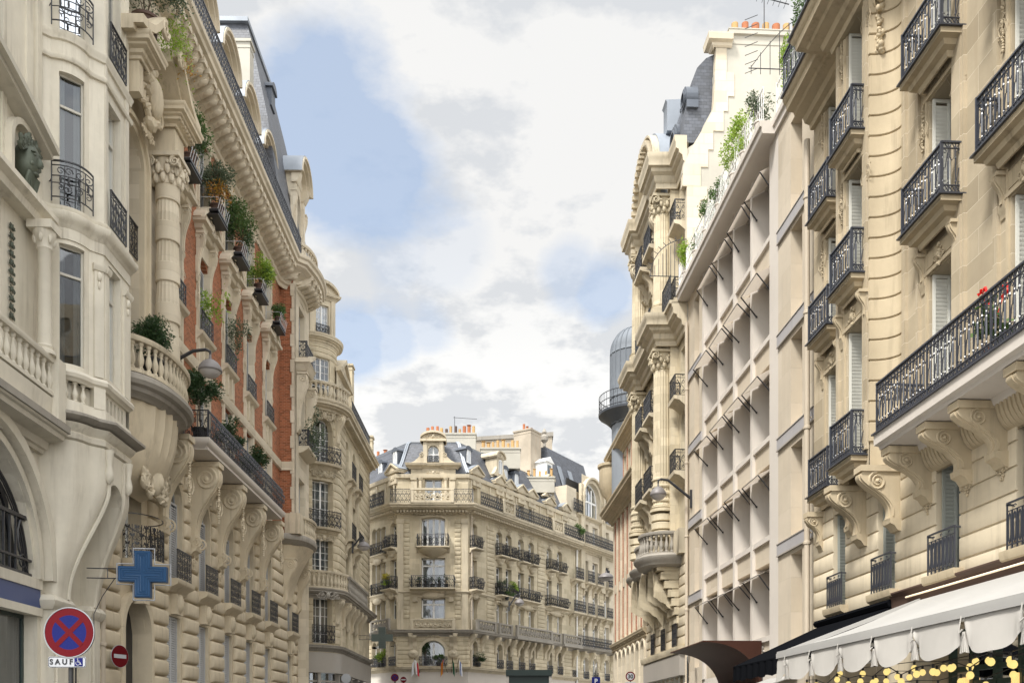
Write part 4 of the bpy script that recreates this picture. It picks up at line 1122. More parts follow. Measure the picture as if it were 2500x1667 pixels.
    for i in range(0, 23):
        a = pi*i/22; x, z = uc+(R+.2)*cos(a), zc+(R+.2)*1.05*sin(a); mb.box(x-.09, x+.09, P+.3, P+.7, z-.1, z+.1)
    for i in range(5):
        for sg in (-1, 1): mb.box(uc+sg*(R+.2)-.09, uc+sg*(R+.2)+.09, P+.3, P+.7, 23.5+i*.3, 23.7+i*.3)
    for s2 in (-1, 1): console(mb, uc+s2*(R+.25), 21.6, 23.2, .7, .4, P, .05)
    carve(mb, uc, 25.3, 2.2, 1.4, P+.25, 4); F.part('arched_gable', mb.mesh('arched_gable', STONEDM))
    mb = MB(); mb.poly([(a, b) for a, b in arc_(R+.02)], -.2, P+.1); F.part('gable_wall', mb.mesh('gable_wall', STONED))
    mb = MB(); mb.strip([(a, b+.02) for a, b in B_], [(a, b+.1) for a, b in C_], -3.5, P+.3); F.part('barrel_roof', mb.mesh('barrel_roof', ZINC))
    # slate mansard with a curved far hip
    P_ = [(.15,25.0,41.5),(.0,26.6,41.0),(-.2,27.4,40.3),(-.43,28.0,39.6),(-.8,28.4,39.0),(-1.2,28.6,38.0)]
    def loft_(m, secs):
        n = len(secs[0][1]); vs = []; fs = []
        for z, pts in secs: vs += [(u, o, z) for u, o in pts]
        for i in range(len(secs)-1):
            for j in range(n): fs.append((i*n+j, i*n+(j+1)%n, (i+1)*n+(j+1)%n, (i+1)*n+j))
        m.add(vs, fs+[tuple(range(n)), tuple((len(secs)-1)*n+j for j in range(n))])
    mb = MB(); loft_(mb, [(z, [(Y(yh), o), (Y(B)-.3, o), (Y(B)-.3, -6), (Y(yh), -6)]) for o, z, yh in P_])
    F.part('mansard_roof', mb.mesh('mansard_roof', SLATE, smooth=False))
    mb = MB(); mb.prof(Y(A), Y(B)-.3, [(-.9,25.1),(-1.2,25.6),(-8,26.2),(-8,25.1)]); F.part('flat_roof', mb.mesh('flat_roof', ZINC, smooth=False))
    mb = MB(); mb.prof(Y(A), Y(B)-.3, [(.05,25.02),(.28,25.05),(.3,25.2),(.05,25.2)]); F.part('gutter', mb.mesh('gutter', ZINCD))
    # oeil-de-boeuf and dormers on the mansard
    def oeil(y, z, k, nm='round_dormer'):
        m = MB(); m.sweep([(0,0),(0,.001)], [(0,0)]) if False else None
        for (r0, r1, a, b) in ((.30,.38,.0,.14),(.38,.5,-.3,.10),(.5,.6,-.6,.04),(.2,.24,.0,.04)):
            m.strip([(r0*cos(i*pi/12), r0*sin(i*pi/12)) for i in range(25)], [(r1*cos(i*pi/12), r1*sin(i*pi/12)) for i in range(25)], a, b)
        m.box(-.6, .6, -.6, .02, -.75, -.35); scroll(m, -.6, .08, -.2, .12, 1.5, 0, 1, .03, 5)
        me = cached(('oeil',), lambda: m.mesh('round_dormer', ZINCD)); d = F.part(nm, me, Y(y), (.12 if z < 26.3 else -.0), z, sc=(k,k,k))
        q = MB(); q.strip([(.0,.0)]*25, [(.3*cos(i*pi/12), .3*sin(i*pi/12)) for i in range(25)], -.02, .0)
        sub('pane', cached(('oeilp',), lambda: q.mesh('pane', GLASSD)), d)
    oeil(38.4, 26.0, 1.0); oeil(37.2, 26.9, .75)
    for (y, z, o) in ((39.6, 27.3, .0), (40.9, 25.9, .3)):
        m = MB(); m.prof(Y(y)-.35, Y(y)+.35, [(o-1.6,z-.3),(o+.25,z-.3),(o+.25,z+.9),(o+.32,z+1.0),(o-1.6,z+1.15)]); F.part('dormer', m.mesh('dormer', ZINC))
    # white party wall with stepped quoins, chimney above
    gp = [(.04,3),(.04,23.5),(.23,23.6),(.1,24.5),(.02,24.6),(-.43,24.9),(-.61,25.5),(-1.1,26.4),(-1.05,27.6),(-1.12,27.7),(-1.12,29.0),(-12,29.0),(-12,3)]
    mb = MB(); mb.prof(Y(B)-.3, Y(B)-.02, gp); F.part('party_wall', mb.mesh('party_wall', RENDERW, smooth=False))
    mb = MB(); short = True; z = 18.9
    while z < 22.75:
        d = -.5 if short else -.76; mb.box(Y(B)-.31, Y(B)+.02, d, .06, z, z+.52); z += .52; short = not short
    for (za, zb, o0, ob, ot) in ((23.07,23.85,-.5,.24,.2),(23.85,24.55,-.8,.2,-.1),(24.55,25.3,-1.0,-.1,-.55),(25.3,26.1,-1.42,-.55,-1.0),(26.1,26.7,-1.6,-1.0,-1.04),(26.7,27.65,-1.85,-1.04,-1.08),(27.65,28.7,-1.55,-1.08,-1.12)):
        mb.prof(Y(B)-.31, Y(B)+.02, [(o0,za),(ob,za),(ot,zb),(o0,zb)])
    mb.sweep([(Y(B)-.36,-1.75),(Y(B)-.36,-1.0),(Y(B)+.04,-1.0),(Y(B)+.04,-1.75)], [(0,28.6),(.06,28.65),(.08,28.75),(.22,28.8),(.25,29.05),(0,29.08)])
    F.part('quoins', mb.mesh('quoins', STONEBL))
    ch = MB(); ch.box(Y(B)-.5, Y(B)+.0, -9, -1.75, 28.8, 29.15); ch.box(Y(B)-.6, Y(B)+.1, -9.1, -1.62, 29.15, 29.32); ch.box(Y(B)-.62, Y(B)+.12, -9.1, -1.6, 29.32, 29.36)
    c = F.part('chimney', ch.mesh('chimney', RENDERW)); rd = random.Random(3)
    for i in range(13):
        m = rd.choice([TERRA, TERRAY, TERRAY, TERRA]); r_ = rd.choice([.13,.15]); hh = rd.choice([.38,.42,.45])
        sub('chimney_pot', cached(('pot2', r_, hh, m.name), lambda: (lambda q: (q.lathe(0,0,0,[(r_,0),(r_*1.05,hh),(r_*.85,hh),(r_*.8,hh*.6)],14), q)[1])(MB()).mesh('chimney_pot', m)), c, Y(B)-.25, -1.95-i*.42, 29.36)
    mb = MB(); mb.quad((Y(A),-.9,3),(Y(B)-.4,-.9,3),(Y(B)-.4,-.9,25),(Y(A),-.9,25)); F.part('interior_dark', mb.mesh('interior_dark', INT, smooth=False))
    # corbelled vaults and bowed balustrade at the foot of the pavilion
    lop = [(Y(y), .75, 4.95, 7.6, .35) for y in (38.5, 40.7, 42.9)]
    mb = MB(); wall(mb, Y(A), Y(B), 0, 8.8, lop+[(Y(41), 7, -1, 3.6, 0)], .35); rust(mb, Y(A), Y(B), 4.9, 8.6, lop, .42, .04, .07, .04)
    F.part('rusticated_wall', mb.mesh('rusticated_wall', STONEB))
    for (u, w, zb, zt, ri) in lop:
        window(F, u, zb, w, zt-zb, -.3, ri, 2, None, 0, SHUTW, 0)
        F.part('railing', cached(('r3',), lambda: iron_scroll(.8, .95, .27).mesh('railing', IRON, smooth=False)), u, .12, 4.98)
    def sweepc(y0, y1, zt, d):     # ribbed corbel curving out from the wall
        m = MB(); N = 16; pr = []
        for i in range(N+1): t = i/N; pr.append((d*(1-cos(pi/2*t*1.0))**.8, 5.4+(zt-5.4)*sin(pi/2*t)**1.0))
        A2 = [(-.02, z) for o, z in pr]; m.sidestrip(A2, pr, Y(y0), Y(y1)); return m
    for y in (39.5, 41.5, 43.4): F.part('corbel', cached(('corb',), lambda: sweepc(.2, -.2, 8.3, 1.15).mesh('corbel', STONED)), Y(y))
    for (ya, yb) in ((39.3, 38.0),):
        m = sweepc(ya, yb, 8.3, 1.0); 
        for i in range(7): z = 5.9+i*.36; m.box(Y(ya)-.02, Y(yb)+.04, 0, 1.0*(1-cos(pi/2*min(1,(z-5.4)/2.9)))**.8+.07, z, z+.30)
        F.part('corbel', m.mesh('corbel', STONED))
    for (ya, yb) in ((43.2, 41.7), (41.3, 39.7), (39.35, 38.15)):
        c = Y((ya+yb)/2); w = (ya-yb)/2; N = 14; R = 7
        for k in range(2):
            m = MB()
            # flaring intrados: narrow at the wall, wide at the rim, cut into stepped voussoirs
            for j in range(R):
                f0, f1 = j/R, (j+1)/R
                for i in range(N):
                    a0_, a1_ = pi*i/N, pi*(i+1)/N
                    g = lambda a, f: (c-w*(.72+.28*f)*cos(a), .02+1.05*f**1.3, 5.9+1.1*f**.6+(.95+.35*f)*sin(a)**.9)
                    e = .035 if j % 2 else 0
                    q = [g(a0_,f0), g(a1_,f0), g(a1_,f1), g(a0_,f1)]
                    m.quad(*[(x, y_, z_-e) for x, y_, z_ in q])
            if k: continue
            for i in range(N):
                a0_, a1_ = pi*i/N, pi*(i+1)/N; g = lambda a: (c-w*cos(a), 1.07, 7.0+1.3*sin(a)**.9)
                p0, p1 = g(a0_), g(a1_); m.quad(p0, p1, (p1[0], 1.07, 8.38), (p0[0], 1.07, 8.38))
            F.part('vault', m._mesh('vault', STONED))
    mb = MB(); path = [(Y(44.4), 0)]+bowpath(Y(44.3), Y(42.7), .4, 8, .6)+bowpath(Y(42.5), Y(40.6), .5, 10, .7)+bowpath(Y(40.2), Y(37.6), 1.3, 14, .2)+[(Y(37.5), 0)]
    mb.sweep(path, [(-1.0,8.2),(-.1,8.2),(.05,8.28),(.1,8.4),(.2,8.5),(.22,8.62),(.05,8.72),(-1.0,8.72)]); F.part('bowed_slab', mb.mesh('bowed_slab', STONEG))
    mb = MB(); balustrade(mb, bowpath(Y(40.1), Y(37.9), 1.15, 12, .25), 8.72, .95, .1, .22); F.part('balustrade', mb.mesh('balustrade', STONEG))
    mb = MB(); balustrade(mb, bowpath(Y(42.4), Y(40.7), .42, 10, .65), 8.72, .95, .1, .22); F.part('balustrade', mb.mesh('balustrade', STONEG))
    mb = MB(); mb.box(Y(38.6), Y(36.9), 0, .3, 8.6, 9.6); F.part('parapet', mb.mesh('parapet', STONEDM))
    # shop fascia
    mb = MB(); mb.prof(Y(44.4), Y(36.7), [(0,4.55),(.35,4.6),(.4,4.75),(.4,4.85),(0,4.9)]); F.part('shop_cornice', mb.mesh('shop_cornice', STONED))
    mb = MB(); mb.box(Y(44.2), Y(36.8), 0, .3, 3.7, 4.55); F.part('shop_fascia', mb.mesh('shop_fascia', GREYP))
    mb = MB()
    for i in range(9): mb.box(Y(44)+i*.85, Y(44)+i*.85+.1, -.3, .06, 0, 3.7)
    F.part('shop_frame', mb.mesh('shop_frame', SHUTW))
    return F
columned()
# roof aerial on the white gable
t = thing('roof_aerial', 'thin television aerial standing on the white chimney with orange pots', 'aerial', Fw.world(Y(36.7), -3.25, 29.3))
Ft = Face(t, t.location.x, t.location.y, 0); m = MB(); m.tube([(0,0,0),(0,0,2.6)], .022, 5); m.tube([(-1.1,0,1.75),(1.0,0,1.2)], .016, 4)
for i in range(9): q = -.9+i*.22; m.tube([(q,-.28,1.48-.26*q),(q,.28,1.48-.26*q)], .008, 4)
Ft.part('mast', m.mesh('mast', IRON, smooth=False), z=29.3)
def spikes():
    t = thing('rooftop_guard', 'black iron fan of spikes fencing off the near end of the modern roof', 'railing', Fh.world(Y(26.2), .2, 18.9)); F = Face(t, 8.95, 0, atan2(-1, -KR)); m = MB()
    u = Y(24.9)
    for i in range(9):
        o = -.9+.26*i; h = 1.7-.10*abs(i-2)**1.5; m.tube([(u,o,19.2),(u,o,19.2+h)], .008, 4)
    m.tube([(u,-1,19.35),(u,1.25,19.35)], .010, 4); pts = [(u,-.9+.26*i,19.2+1.65-.10*abs(i-2)**1.5) for i in range(9)]; m.tube(pts, .009, 4)
    for i in range(7): m.tube([(u,1.0+.0*i,19.35+.24*i),(u,1.35,19.3+.24*i-.1)], .007, 4)
    F.part('spikes', m.mesh('spikes', IRON, smooth=False))
spikes()

# ================================================================ far right: long stone and brick house with domed turret
DOME = mat('dull_zinc', (.20,.22,.245), .65, var=.25, streak=.4, spec=.25)
def brickstone():
    r = thing('brick_and_stone_house', 'long pale stone and pink brick house with arcaded base and zinc domed turret', 'apartment house', (5.8, 52, 0))
    F = rface(r, 8.9); A, B = 54.5, 44.6
    bays = [45.4+i*1.3 for i in range(7)]
    ops = [(Y(y), .62, 6.7, 9.3, 0) for y in bays]+[(Y(y), .62, 9.9, 13.3, 0) for y in bays]+[(Y(y), .62, 15.1, 16.5, 0) for y in bays]+[(Y(y), .8, 3.2, 5.9, .4) for y in bays]
    mb = MB(); wall(mb, Y(A), Y(B), 0, 17.0, ops, .3); F.part('wall', mb.mesh('wall', STONEBL, smooth=False))
    for (u, w, zb, zt, ri) in ops: window(F, u, zb, w, zt-zb, -.25, ri, 2, (1,3), 0, CREAMW, 'r')
    mb = MB()
    for y in bays:
        for za, zb in ((6.6, 13.5), (15.0, 16.7)): mb.box(Y(y)-.62, Y(y)-.36, -.01, .035, za, zb)
    F.part('brick_panel', mb.mesh('brick_panel', BRICKP))
    mb = MB()
    for y in bays:
        mb.box(Y(y)+.36, Y(y)+.5, 0, .1, 6.2, 13.7)
        mb.box(Y(y)-.4, Y(y)+.36, 0, .05, 9.35, 9.85)
        frame_arch(mb, Y(y), .8, 3.2, 5.9, .4, .1, -.02, .08, 8); mb.box(Y(y)+.5, Y(y)+.75, 0, .14, 2.9, 3.3)
    F.part('stone_trim', mb.mesh('stone_trim', STONEBL))
    for nm, z, h, d in (('main_cornice', 13.5, .75, .8), ('upper_cornice', 16.8, .7, .55), ('string_course', 6.1, .35, .22), ('string_course', 14.9, .2, .12), ('string_course', 5.0+1.0, .1, .1)):
        mb = MB(); mb.prof(Y(A)-.2, Y(B)+.02, [(o, q+z) for o, q in CORN(h, d)]); F.part(nm, mb.mesh(nm, STONEIM))
    # corner tourelle corbel
    mb = MB(); mb.lathe(Y(A)+.1, .1, 15.6, [(.05,-1.2),(.3,-.9),(.35,-.6),(.6,-.3),(.65,0),(.75,.2),(.75,1.2),(.85,1.3),(.85,1.45),(.1,1.6)], 18); F.part('corner_corbel', mb.mesh('corner_corbel', STONEIM))
    mb = MB(); mb.prof(Y(A), Y(B), [(0,17.4),(-.9,20.3),(-6,21),(-8,17.4)]); F.part('mansard_roof', mb.mesh('mansard_roof', SLATE))
    for y in bays[1::2]:
        m = MB(); m.box(-.42,.42,-1.2,.1,0,1.9); m.prof(-.5,.5,[(-1.2,1.9),(.2,1.9),(.22,2.02),(-1.2,2.15)]); d = F.part('dormer', cached(('dmw',), lambda: m.mesh('dormer', SHUTW)), Y(y), -.15, 17.5)
        q = MB(); q.quad((-.28,.115,.2),(.28,.115,.2),(.28,.115,1.7),(-.28,.115,1.7)); sub('pane', cached(('dmp',), lambda: q.mesh('pane', GLASSD)), d)
    mb = MB(); mb.quad((Y(A),-.9,0),(Y(B),-.9,0),(Y(B),-.9,17),(Y(A),-.9,17)); mb.quad((Y(A),-8,0),(Y(A),0,0),(Y(A),0,17.4),(Y(A),-8,17.4)); F.part('interior_dark', mb.mesh('interior_dark', INT, smooth=False))
    # domed turret with a ring balcony
    u, o, R = Y(52.0), -.75, 1.32
    n = 24; pr = [(R,0),(R,1.4),(R*1.04,1.45),(R*1.04,1.55),(R,1.6),(R,3.9),(R*1.03,3.95)]+[(R*cos(a*pi/18), 4.0+1.5*sin(a*pi/18)) for a in range(0,9)]+[(.05,5.55)]
    mb = MB(); mb.lathe(u, o, 18.6, pr, n)
    for i in range(n):
        a = 2*pi*i/n; mb.tube([(u+R*cos(a)*1.01, o+R*sin(a)*1.01, 18.6),(u+R*cos(a)*1.01, o+R*sin(a)*1.01, 22.5)]+[(u+R*1.01*cos(a)*cos(b*pi/18), o+R*1.01*sin(a)*cos(b*pi/18), 22.6+1.52*sin(b*pi/18)) for b in range(1,9)], .025, 4)
    F.part('domed_turret', mb.mesh('domed_turret', DOME))
    mb = MB(); mb.lathe(u, o, 18.3, [(R*.97,.3),(R*1.25,.62),(R*1.42,.8),(R*1.5,.84),(R*1.52,.95),(R*.9,.95)], n); F.part('ring_balcony', mb.mesh('ring_balcony', ZINCD))
    mb = MB()
    for z in (20.15, 19.75, 19.35): mb.sweep(arcpath(u, o, R*1.48, 0, 2*pi, 36)[:-1], [(-.015,z),(.015,z),(.015,z+.03),(-.015,z+.03)], closed=True)
    for i in range(48): a = 2*pi*i/48; mb.bar(u+R*1.48*cos(a), o+R*1.48*sin(a), 19.25, 20.15, .01)
    F.part('ring_railing', mb.mesh('ring_railing', IRON, smooth=False))
    mb = MB(); mb.lathe(u, o, 14.5, [(R*.95,0),(R*.95,4.2)], 12); F.part('turret_shaft', mb.mesh('turret_shaft', ZINC))
brickstone()
# ================================================================ centre: corner house closing the street
def centre():
    X0, X1, YD = XY(969, 62), XY(1143, 62), 62.0
    r = thing('corner_house', 'ornate corner house closing the street, slate mansard and stone dormers', 'apartment house', (0, 66, 0))
    FC = Face(r, X0, YD, 0); FW = X1-X0                       # front face, u 0..FW
    al = radians(37); FR = Face(r, X1, YD, radians(57.5))      # right wing: recedes to the right
    LL = 8.0; aL = radians(-50.5); FL = Face(r, X0-LL*cos(aL), YD-LL*sin(aL), aL)   # left wing ends at the front face (u 0..LL)
    RL = 20.0; faces = [(FC, 0, FW), (FR, 0, RL), (FL, 0, LL)]
    def fx(px, F=FR):      # photo column -> u on a wing
        c, s = cos(F.a), sin(F.a); k = (px-1250)/FP
        return (k*F.oy-F.ox)/(c-k*s)
    Z = dict(g=5.55, b1=8.0, f2=10.9, f3=13.7, cor=16.35, f5=16.5)
    wR = [fx(p) for p in (1157, 1219, 1242, 1272, 1297, 1341, 1366, 1398)]
    cen = FW/2+.05
    # ---- openings
    def rowops(us, w, zb, zt, ri=0): return [(u, w, zb, zt, ri) for u in us]
    opC = [(cen, 1.55, 5.75, 7.45, .55), (cen, 1.6, 8.9, 10.3, 0), (cen, 1.6, 10.95, 13.0, 0), (cen, 1.6, 13.75, 15.75, .12), (cen, 1.15, 16.7, 18.35, 0)]
    wr = [u for u in wR[:7]]
    rowsW = [(5.75, 7.5, .4), (8.9, 10.3, 0), (10.95, 12.95, 0), (13.75, 15.4, .15), (16.7, 17.9, 0)]
    opR = [(u, .78, zb, zt, ri) for u in wr for (zb, zt, ri) in rowsW]
    wl = [fx(960, FL), fx(936, FL), fx(925, FL), fx(914, FL)]
    opL = [(u, .62 if i else .75, zb, zt, ri) for i, u in enumerate(wl) for (zb, zt, ri) in rowsW]
    RE = fx(1405)
    for (F, a, b, ops) in ((FC, 0, FW, opC), (FR, 0, RE, opR), (FL, 0, LL, opL)):
        mb = MB(); wall(mb, a, b, 5.5, 18.6, ops, .38); F.part('wall', mb.mesh('wall', STONED, smooth=False))
        mb = MB(); low = [q for q in ops if q[2] < 7]; rust(mb, a, b, 5.6, 7.95, [(q[0], q[1]+.1, q[2], q[3]+.12, q[4]) for q in low], .3, .025, .045, .02)
        for (u0, u1) in ({FC: ((.46,.86),(FW-.9,FW-.5)), FR: ((fx(1188),fx(1206)),(fx(1312),fx(1330))), FL: ()}[F]):
            rust(mb, u0, u1, 8.9, 15.6, [], .31, .03, .05, .02)
        F.part('rusticated_courses', mb.mesh('rusticated_courses', STONED))
        mb = MB(); n = int((b-a)/2.6)+1
        gops = [((a+(b-a)*(i+.5)/n), (b-a)/n*.78, .2, 4.6, 0) for i in range(n)]
        wall(mb, a, b, 0, 5.5, gops, .4); F.part('ground_floor_wall', mb.mesh('ground_floor_wall', MODERN, smooth=False))
        for q in gops: window(F, q[0], .2, q[1], 4.3, -.3, 0, 3, None, 3.2, GREYP, -1, GLASSD)
    for q in opC:
        z = q[2]
        window(FC, q[0], z, q[1], q[3]-z, -.3, q[4], 2 if z > 16 or z < 7 else 4 if z > 13 else 2, None, 1.55 if 10 < z < 12 else (1.0 if 8 < z < 9 else 0), WHITE, 'r', cm=CURT, t=.09, seed=int(z))
    for F, ops in ((FR, opR), (FL, opL)):
        for q in ops: window(F, q[0], q[2], q[1], q[3]-q[2], -.3, q[4], 2, None, .75*(q[3]-q[2]), WHITE, 'r', t=.075)
    # ---- horizontal mouldings wrap the three faces: path in front-face coordinates
    def wrap(mb, pts, lo=LL, hi=RE, end=0):
        def loc(F, u): w = F.world(u, 0); return (w[0]-FC.ox, -(w[1]-FC.oy))
        path = [loc(FL, LL-lo), (0, 0), (FW, 0), loc(FR, hi)]; mb.sweep(path, pts)
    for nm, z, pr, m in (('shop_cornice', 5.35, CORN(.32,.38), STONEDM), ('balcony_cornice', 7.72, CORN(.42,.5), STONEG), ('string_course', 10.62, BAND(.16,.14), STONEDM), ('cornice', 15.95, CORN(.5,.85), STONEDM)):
        mb = MB(); wrap(mb, [(o, q+z) for o, q in pr])
        if nm == 'cornice':
            for F, a, b in ((FC,0,FW),(FR,0,RE),(FL,0,LL)):
                n = int((b-a)/.21); q = MB()
                for i in range(n): u = a+(b-a)*(i+.5)/n; q.box(u-.055, u+.055, 0, .5, 15.98, 16.13)
                F.part('dentils', q.mesh('dentils', m))
        F0 = FC; F0.part(nm, mb.mesh(nm, m))
    # frieze with carving
    for F, us, w in ((FC, [cen], 3.4), (FR, wR[:7], .9), (FL, wl[:1], .9)):
        mb = MB()
        for u in us: carve(mb, u, 15.75 if F is not FC else 15.98, w, .3 if F is not FC else .4, .06, int(u*10))
        F.part('frieze_carving', mb.mesh('frieze_carving', STONEDM))
    # ---- main balcony: iron and carved stone panels on the cornice
    top = MB(); wrap(top, [(.2,16.45),(.86,16.45),(.86,16.52),(.2,16.52)]); slab = FC.part('balcony_floor', top.mesh('balcony_floor', STONEDM))
    def ironrun(F, u0, u1, z, o, h, cell=.28, par=None):
        w = u1-u0; me = iron_scroll(w, h, cell, .013).mesh('railing', IRON, smooth=False); return F.part('railing', me, (u0+u1)/2, o, z)
    ironrun(FC, -.35, cen-1.45, 16.52, .8, .92); ironrun(FC, cen+1.45, FW+.35, 16.52, .8, .92)
    def stonepanel(F, u0, u1, z, o, h, m=STONEDM):
        q = MB(); q.box(u0, u1, o-.07, o+.07, z, z+h*.16); q.box(u0-.02, u1+.02, o-.1, o+.1, z+h*.86, z+h)
        for u in (u0, u1-.2): q.box(u, u+.2, o-.08, o+.09, z, z+h*.9)
        n = max(2, int((u1-u0-.4)/.32))
        for i in range(n):
            u = u0+.2+(u1-u0-.4)*(i+.5)/n; s = 1 if i % 2 else -1
            scroll(q, u, o, z+h*.5, h*.26, 1.3, s*1.2, s, .045, 5, 8); q.blob((u, o, z+h*.5), (.07,.05,.1), 6, 4)
            q.tube([(u-.16, o, z+h*.2), (u, o, z+h*.8), (u+.16, o, z+h*.2)], .028, 4)
        return F.part('carved_parapet', q.mesh('carved_parapet', m))
    stonepanel(FC, cen-1.43, cen+1.43, 16.52, .82, .95)
    pr = [fx(1204), fx(1233), fx(1326), fx(1353)]
    ironrun(FR, .35, pr[0], 16.52, .8, .92); stonepanel(FR, pr[0], pr[1], 16.52, .82, .95); ironrun(FR, pr[1], pr[2], 16.52, .8, .92)
    stonepanel(FR, pr[2], pr[3], 16.52, .82, .95); ironrun(FR, pr[3], RE, 16.52, .8, .92); ironrun(FL, 0, LL-.4, 16.52, .8, .92)
    # ---- window balconies
    def belly(F, u, w, z, d=.55, plants=None):
        q = MB(); q.prof(u-w/2-.08, u+w/2+.08, [(0,z-.35),(.1,z-.33),(.2,z-.16),(d*.9,z-.12),(d+.06,z-.1),(d+.06,z-.02),(0,z-.02)])
        q.blob((u, .12, z-.45), (w*.28,.2,.25), 10, 5)
        s = F.part('balcony', cached(('bb', F is FC, round(w,1), round(z,1), d, round(u,2), id(F)), lambda: q.mesh('balcony', STONEDM)))
        sub('railing', cached(('bel', round(w,1), d), lambda: iron_scroll(w, .82, .3, .014, 0, .16).mesh('railing', IRON, smooth=False)), s, u, d-.12, z)
        for sd in (-1, 1): sub('side_railing', cached(('bes', d), lambda: iron_scroll(d-.1, .82, .25, .013, 0, 0).mesh('side_railing', IRON, smooth=False)), s, u+sd*(w/2), d/2-.05, z, ang=pi/2)
        return s
    belly(FC, cen, 2.05, 13.72, .6); belly(FC, cen, 2.85, 10.93, .7)
    for i, u in enumerate(wR[:7]): belly(FR, u, .95, 13.72, .5)
    belly(FR, wR[0], 1.0, 10.93, .55); belly(FR, (wR[1]+wR[2])/2, 2.3, 10.93, .55); belly(FR, (wR[3]+wR[4])/2, 2.6, 10.93, .55); belly(FR, (wR[5]+wR[6])/2, 2.9, 10.93, .55)
    belly(FL, wl[0], .95, 13.72, .5); belly(FL, wl[0], 1.1, 10.93, .6); belly(FL, wl[2], 1.9, 13.5, .3); belly(FL, wl[2], 1.9, 10.75, .2)
    for F, us in ((FR, wr), (FL, wl)):
        for u in us: F.part('railing', cached(('lowr',), lambda: iron_scroll(.85, .6, .28).mesh('railing', IRON, smooth=False)), u, .1, 5.78)
    FC.part('railing', cached(('lowc',), lambda: iron_scroll(1.9, .6, .28).mesh('railing', IRON, smooth=False)), cen, .12, 5.78)
    # ---- stone balustrades at first floor
    stonepanel(FC, cen-1.5, cen+1.5, 8.12, .32, .75)
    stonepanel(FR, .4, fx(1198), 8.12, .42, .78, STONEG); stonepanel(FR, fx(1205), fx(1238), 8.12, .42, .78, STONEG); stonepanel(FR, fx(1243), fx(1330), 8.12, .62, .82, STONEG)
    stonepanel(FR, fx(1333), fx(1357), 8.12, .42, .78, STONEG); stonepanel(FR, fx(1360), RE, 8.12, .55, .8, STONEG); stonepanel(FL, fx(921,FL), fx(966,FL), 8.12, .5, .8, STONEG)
    mb = MB(); mb.box(fx(1243), fx(1330), .3, .75, 7.95, 8.12); mb.box(fx(1360), RE, .3, .7, 7.95, 8.12); FR.part('balcony_slab', mb.mesh('balcony_slab', STONEG))
    for px in (1148, 1176, 1208, 1232, 1247, 1264, 1279, 1294, 1309, 1328, 1337, 1356, 1371): FR.part('console', cached(('dc',), lambda: (lambda m: (console(m,0,6.9,7.85,.5,.24,0,.05,1,False), m)[1])(MB()).mesh('console', STONEDM)), fx(px))
    for u in (cen-1.5, cen+1.5): FC.part('console', cached(('dc',), lambda: None), u)
    # ---- window heads, cartouches, pilasters
    mb = MB()
    for z in (10.3,): mb.box(cen-1.25, cen+1.25, 0, .1, z+.05, z+.13); carve(mb, cen, z+.3, 2.4, .26, .05, 5)
    for s in (-1,1):
        mb.box(cen+s*1.2-.15, cen+s*1.2+.15, 0, .22, 10.05, 10.35); mb.blob((cen+s*1.35,.08,6.55),(.36,.14,.28),12,6); mb.blob((cen+s*1.35,.16,6.6),(.2,.12,.13),10,5); carve(mb, cen+s*1.35, 6.55, .8, .6, .03, 3)
        console(mb, cen+s*1.25, 7.1, 7.75, .4, .26, 0, .02, 1, False)
    mb.lathe(cen, 0, 12.95, [(.05,0),(.35,.12),(.75,.35),(.95,.5),(1.0,.58)], 22, 0, pi)
    frame_arch(mb, cen, 1.55, 5.75, 7.45, .55, .2, -.02, .09); carve(mb, cen, 7.75, .9, .35, .1, 8)
    frame_arch(mb, cen, 1.6, 13.75, 15.75, .12, .14, -.02, .07); frame_arch(mb, cen, 1.6, 10.95, 13.0, 0, .12, -.02, .05)
    for u in (.02, FW-.42): mb.box(u, u+.4, -.02, .05, 8.2, 15.3); mb.prof(u-.05, u+.45, [(0,15.3),(.08,15.3),(.14,15.5),(.14,15.6),(0,15.6)])
    FC.part('front_carving', mb.mesh('front_carving', STONEDM))
    for F, us in ((FR, wr), (FL, wl[:1])):
        mb = MB()
        for u in us:
            mb.lathe(u, 0, 13.05, [(.04,0),(.18,.1),(.38,.3),(.45,.42)], 14, 0, pi)
            mb.box(u-.5, u+.5, 0, .14, 10.42, 10.52); carve(mb, u, 10.66, .8, .22, .04, int(u*7)); 
            for s in (-1, 1): console(mb, u+s*.5, 10.1, 10.45, .2, .14, 0, .02, 1, False)
            frame_arch(mb, u, .78, 5.75, 7.5, .4, .12, -.02, .06, 8); carve(mb, u, 15.5, .4, .3, .06, 2)
        for px in (1188, 1206, 1312, 1330): pass
        F.part('window_carving', mb.mesh('window_carving', STONEDM))
    # ---- attic storey centre: columns, entablature, scrolled dormer
    mb = MB(); u = cen
    mb.box(u-1.55, u+1.55, -.1, .12, 18.45, 18.6); mb.sweep([(u-1.6,-.6),(u-1.6,.1),(u-.75,.1),(u-.75,.02),(u+.75,.02),(u+.75,.1),(u+1.6,.1),(u+1.6,-.6)], [(o, z+18.95) for o, z in CORN(.36,.28)])
    mb.box(u-1.5, u+1.5, -.6, .06, 18.35, 18.98); carve(mb, u, 18.7, .9, .42, .1, 15)
    for s in (-1, 1):
        mb.box(u+s*1.28-.2, u+s*1.28+.2, -.05, .16, 16.5, 18.3); mb.lathe(u+s*.85, .14, 16.6, [(.13,0),(.11,1.55),(.15,1.6),(.17,1.75)], 12)
        mb.prof(min(u+s*1.1,u+s*1.52), max(u+s*1.1,u+s*1.52), [(0,18.2),(.22,18.2),(.24,18.4),(0,18.4)])
    FC.part('attic_order', mb.mesh('attic_order', STONEDM))
    m = MB(); zz = 19.3
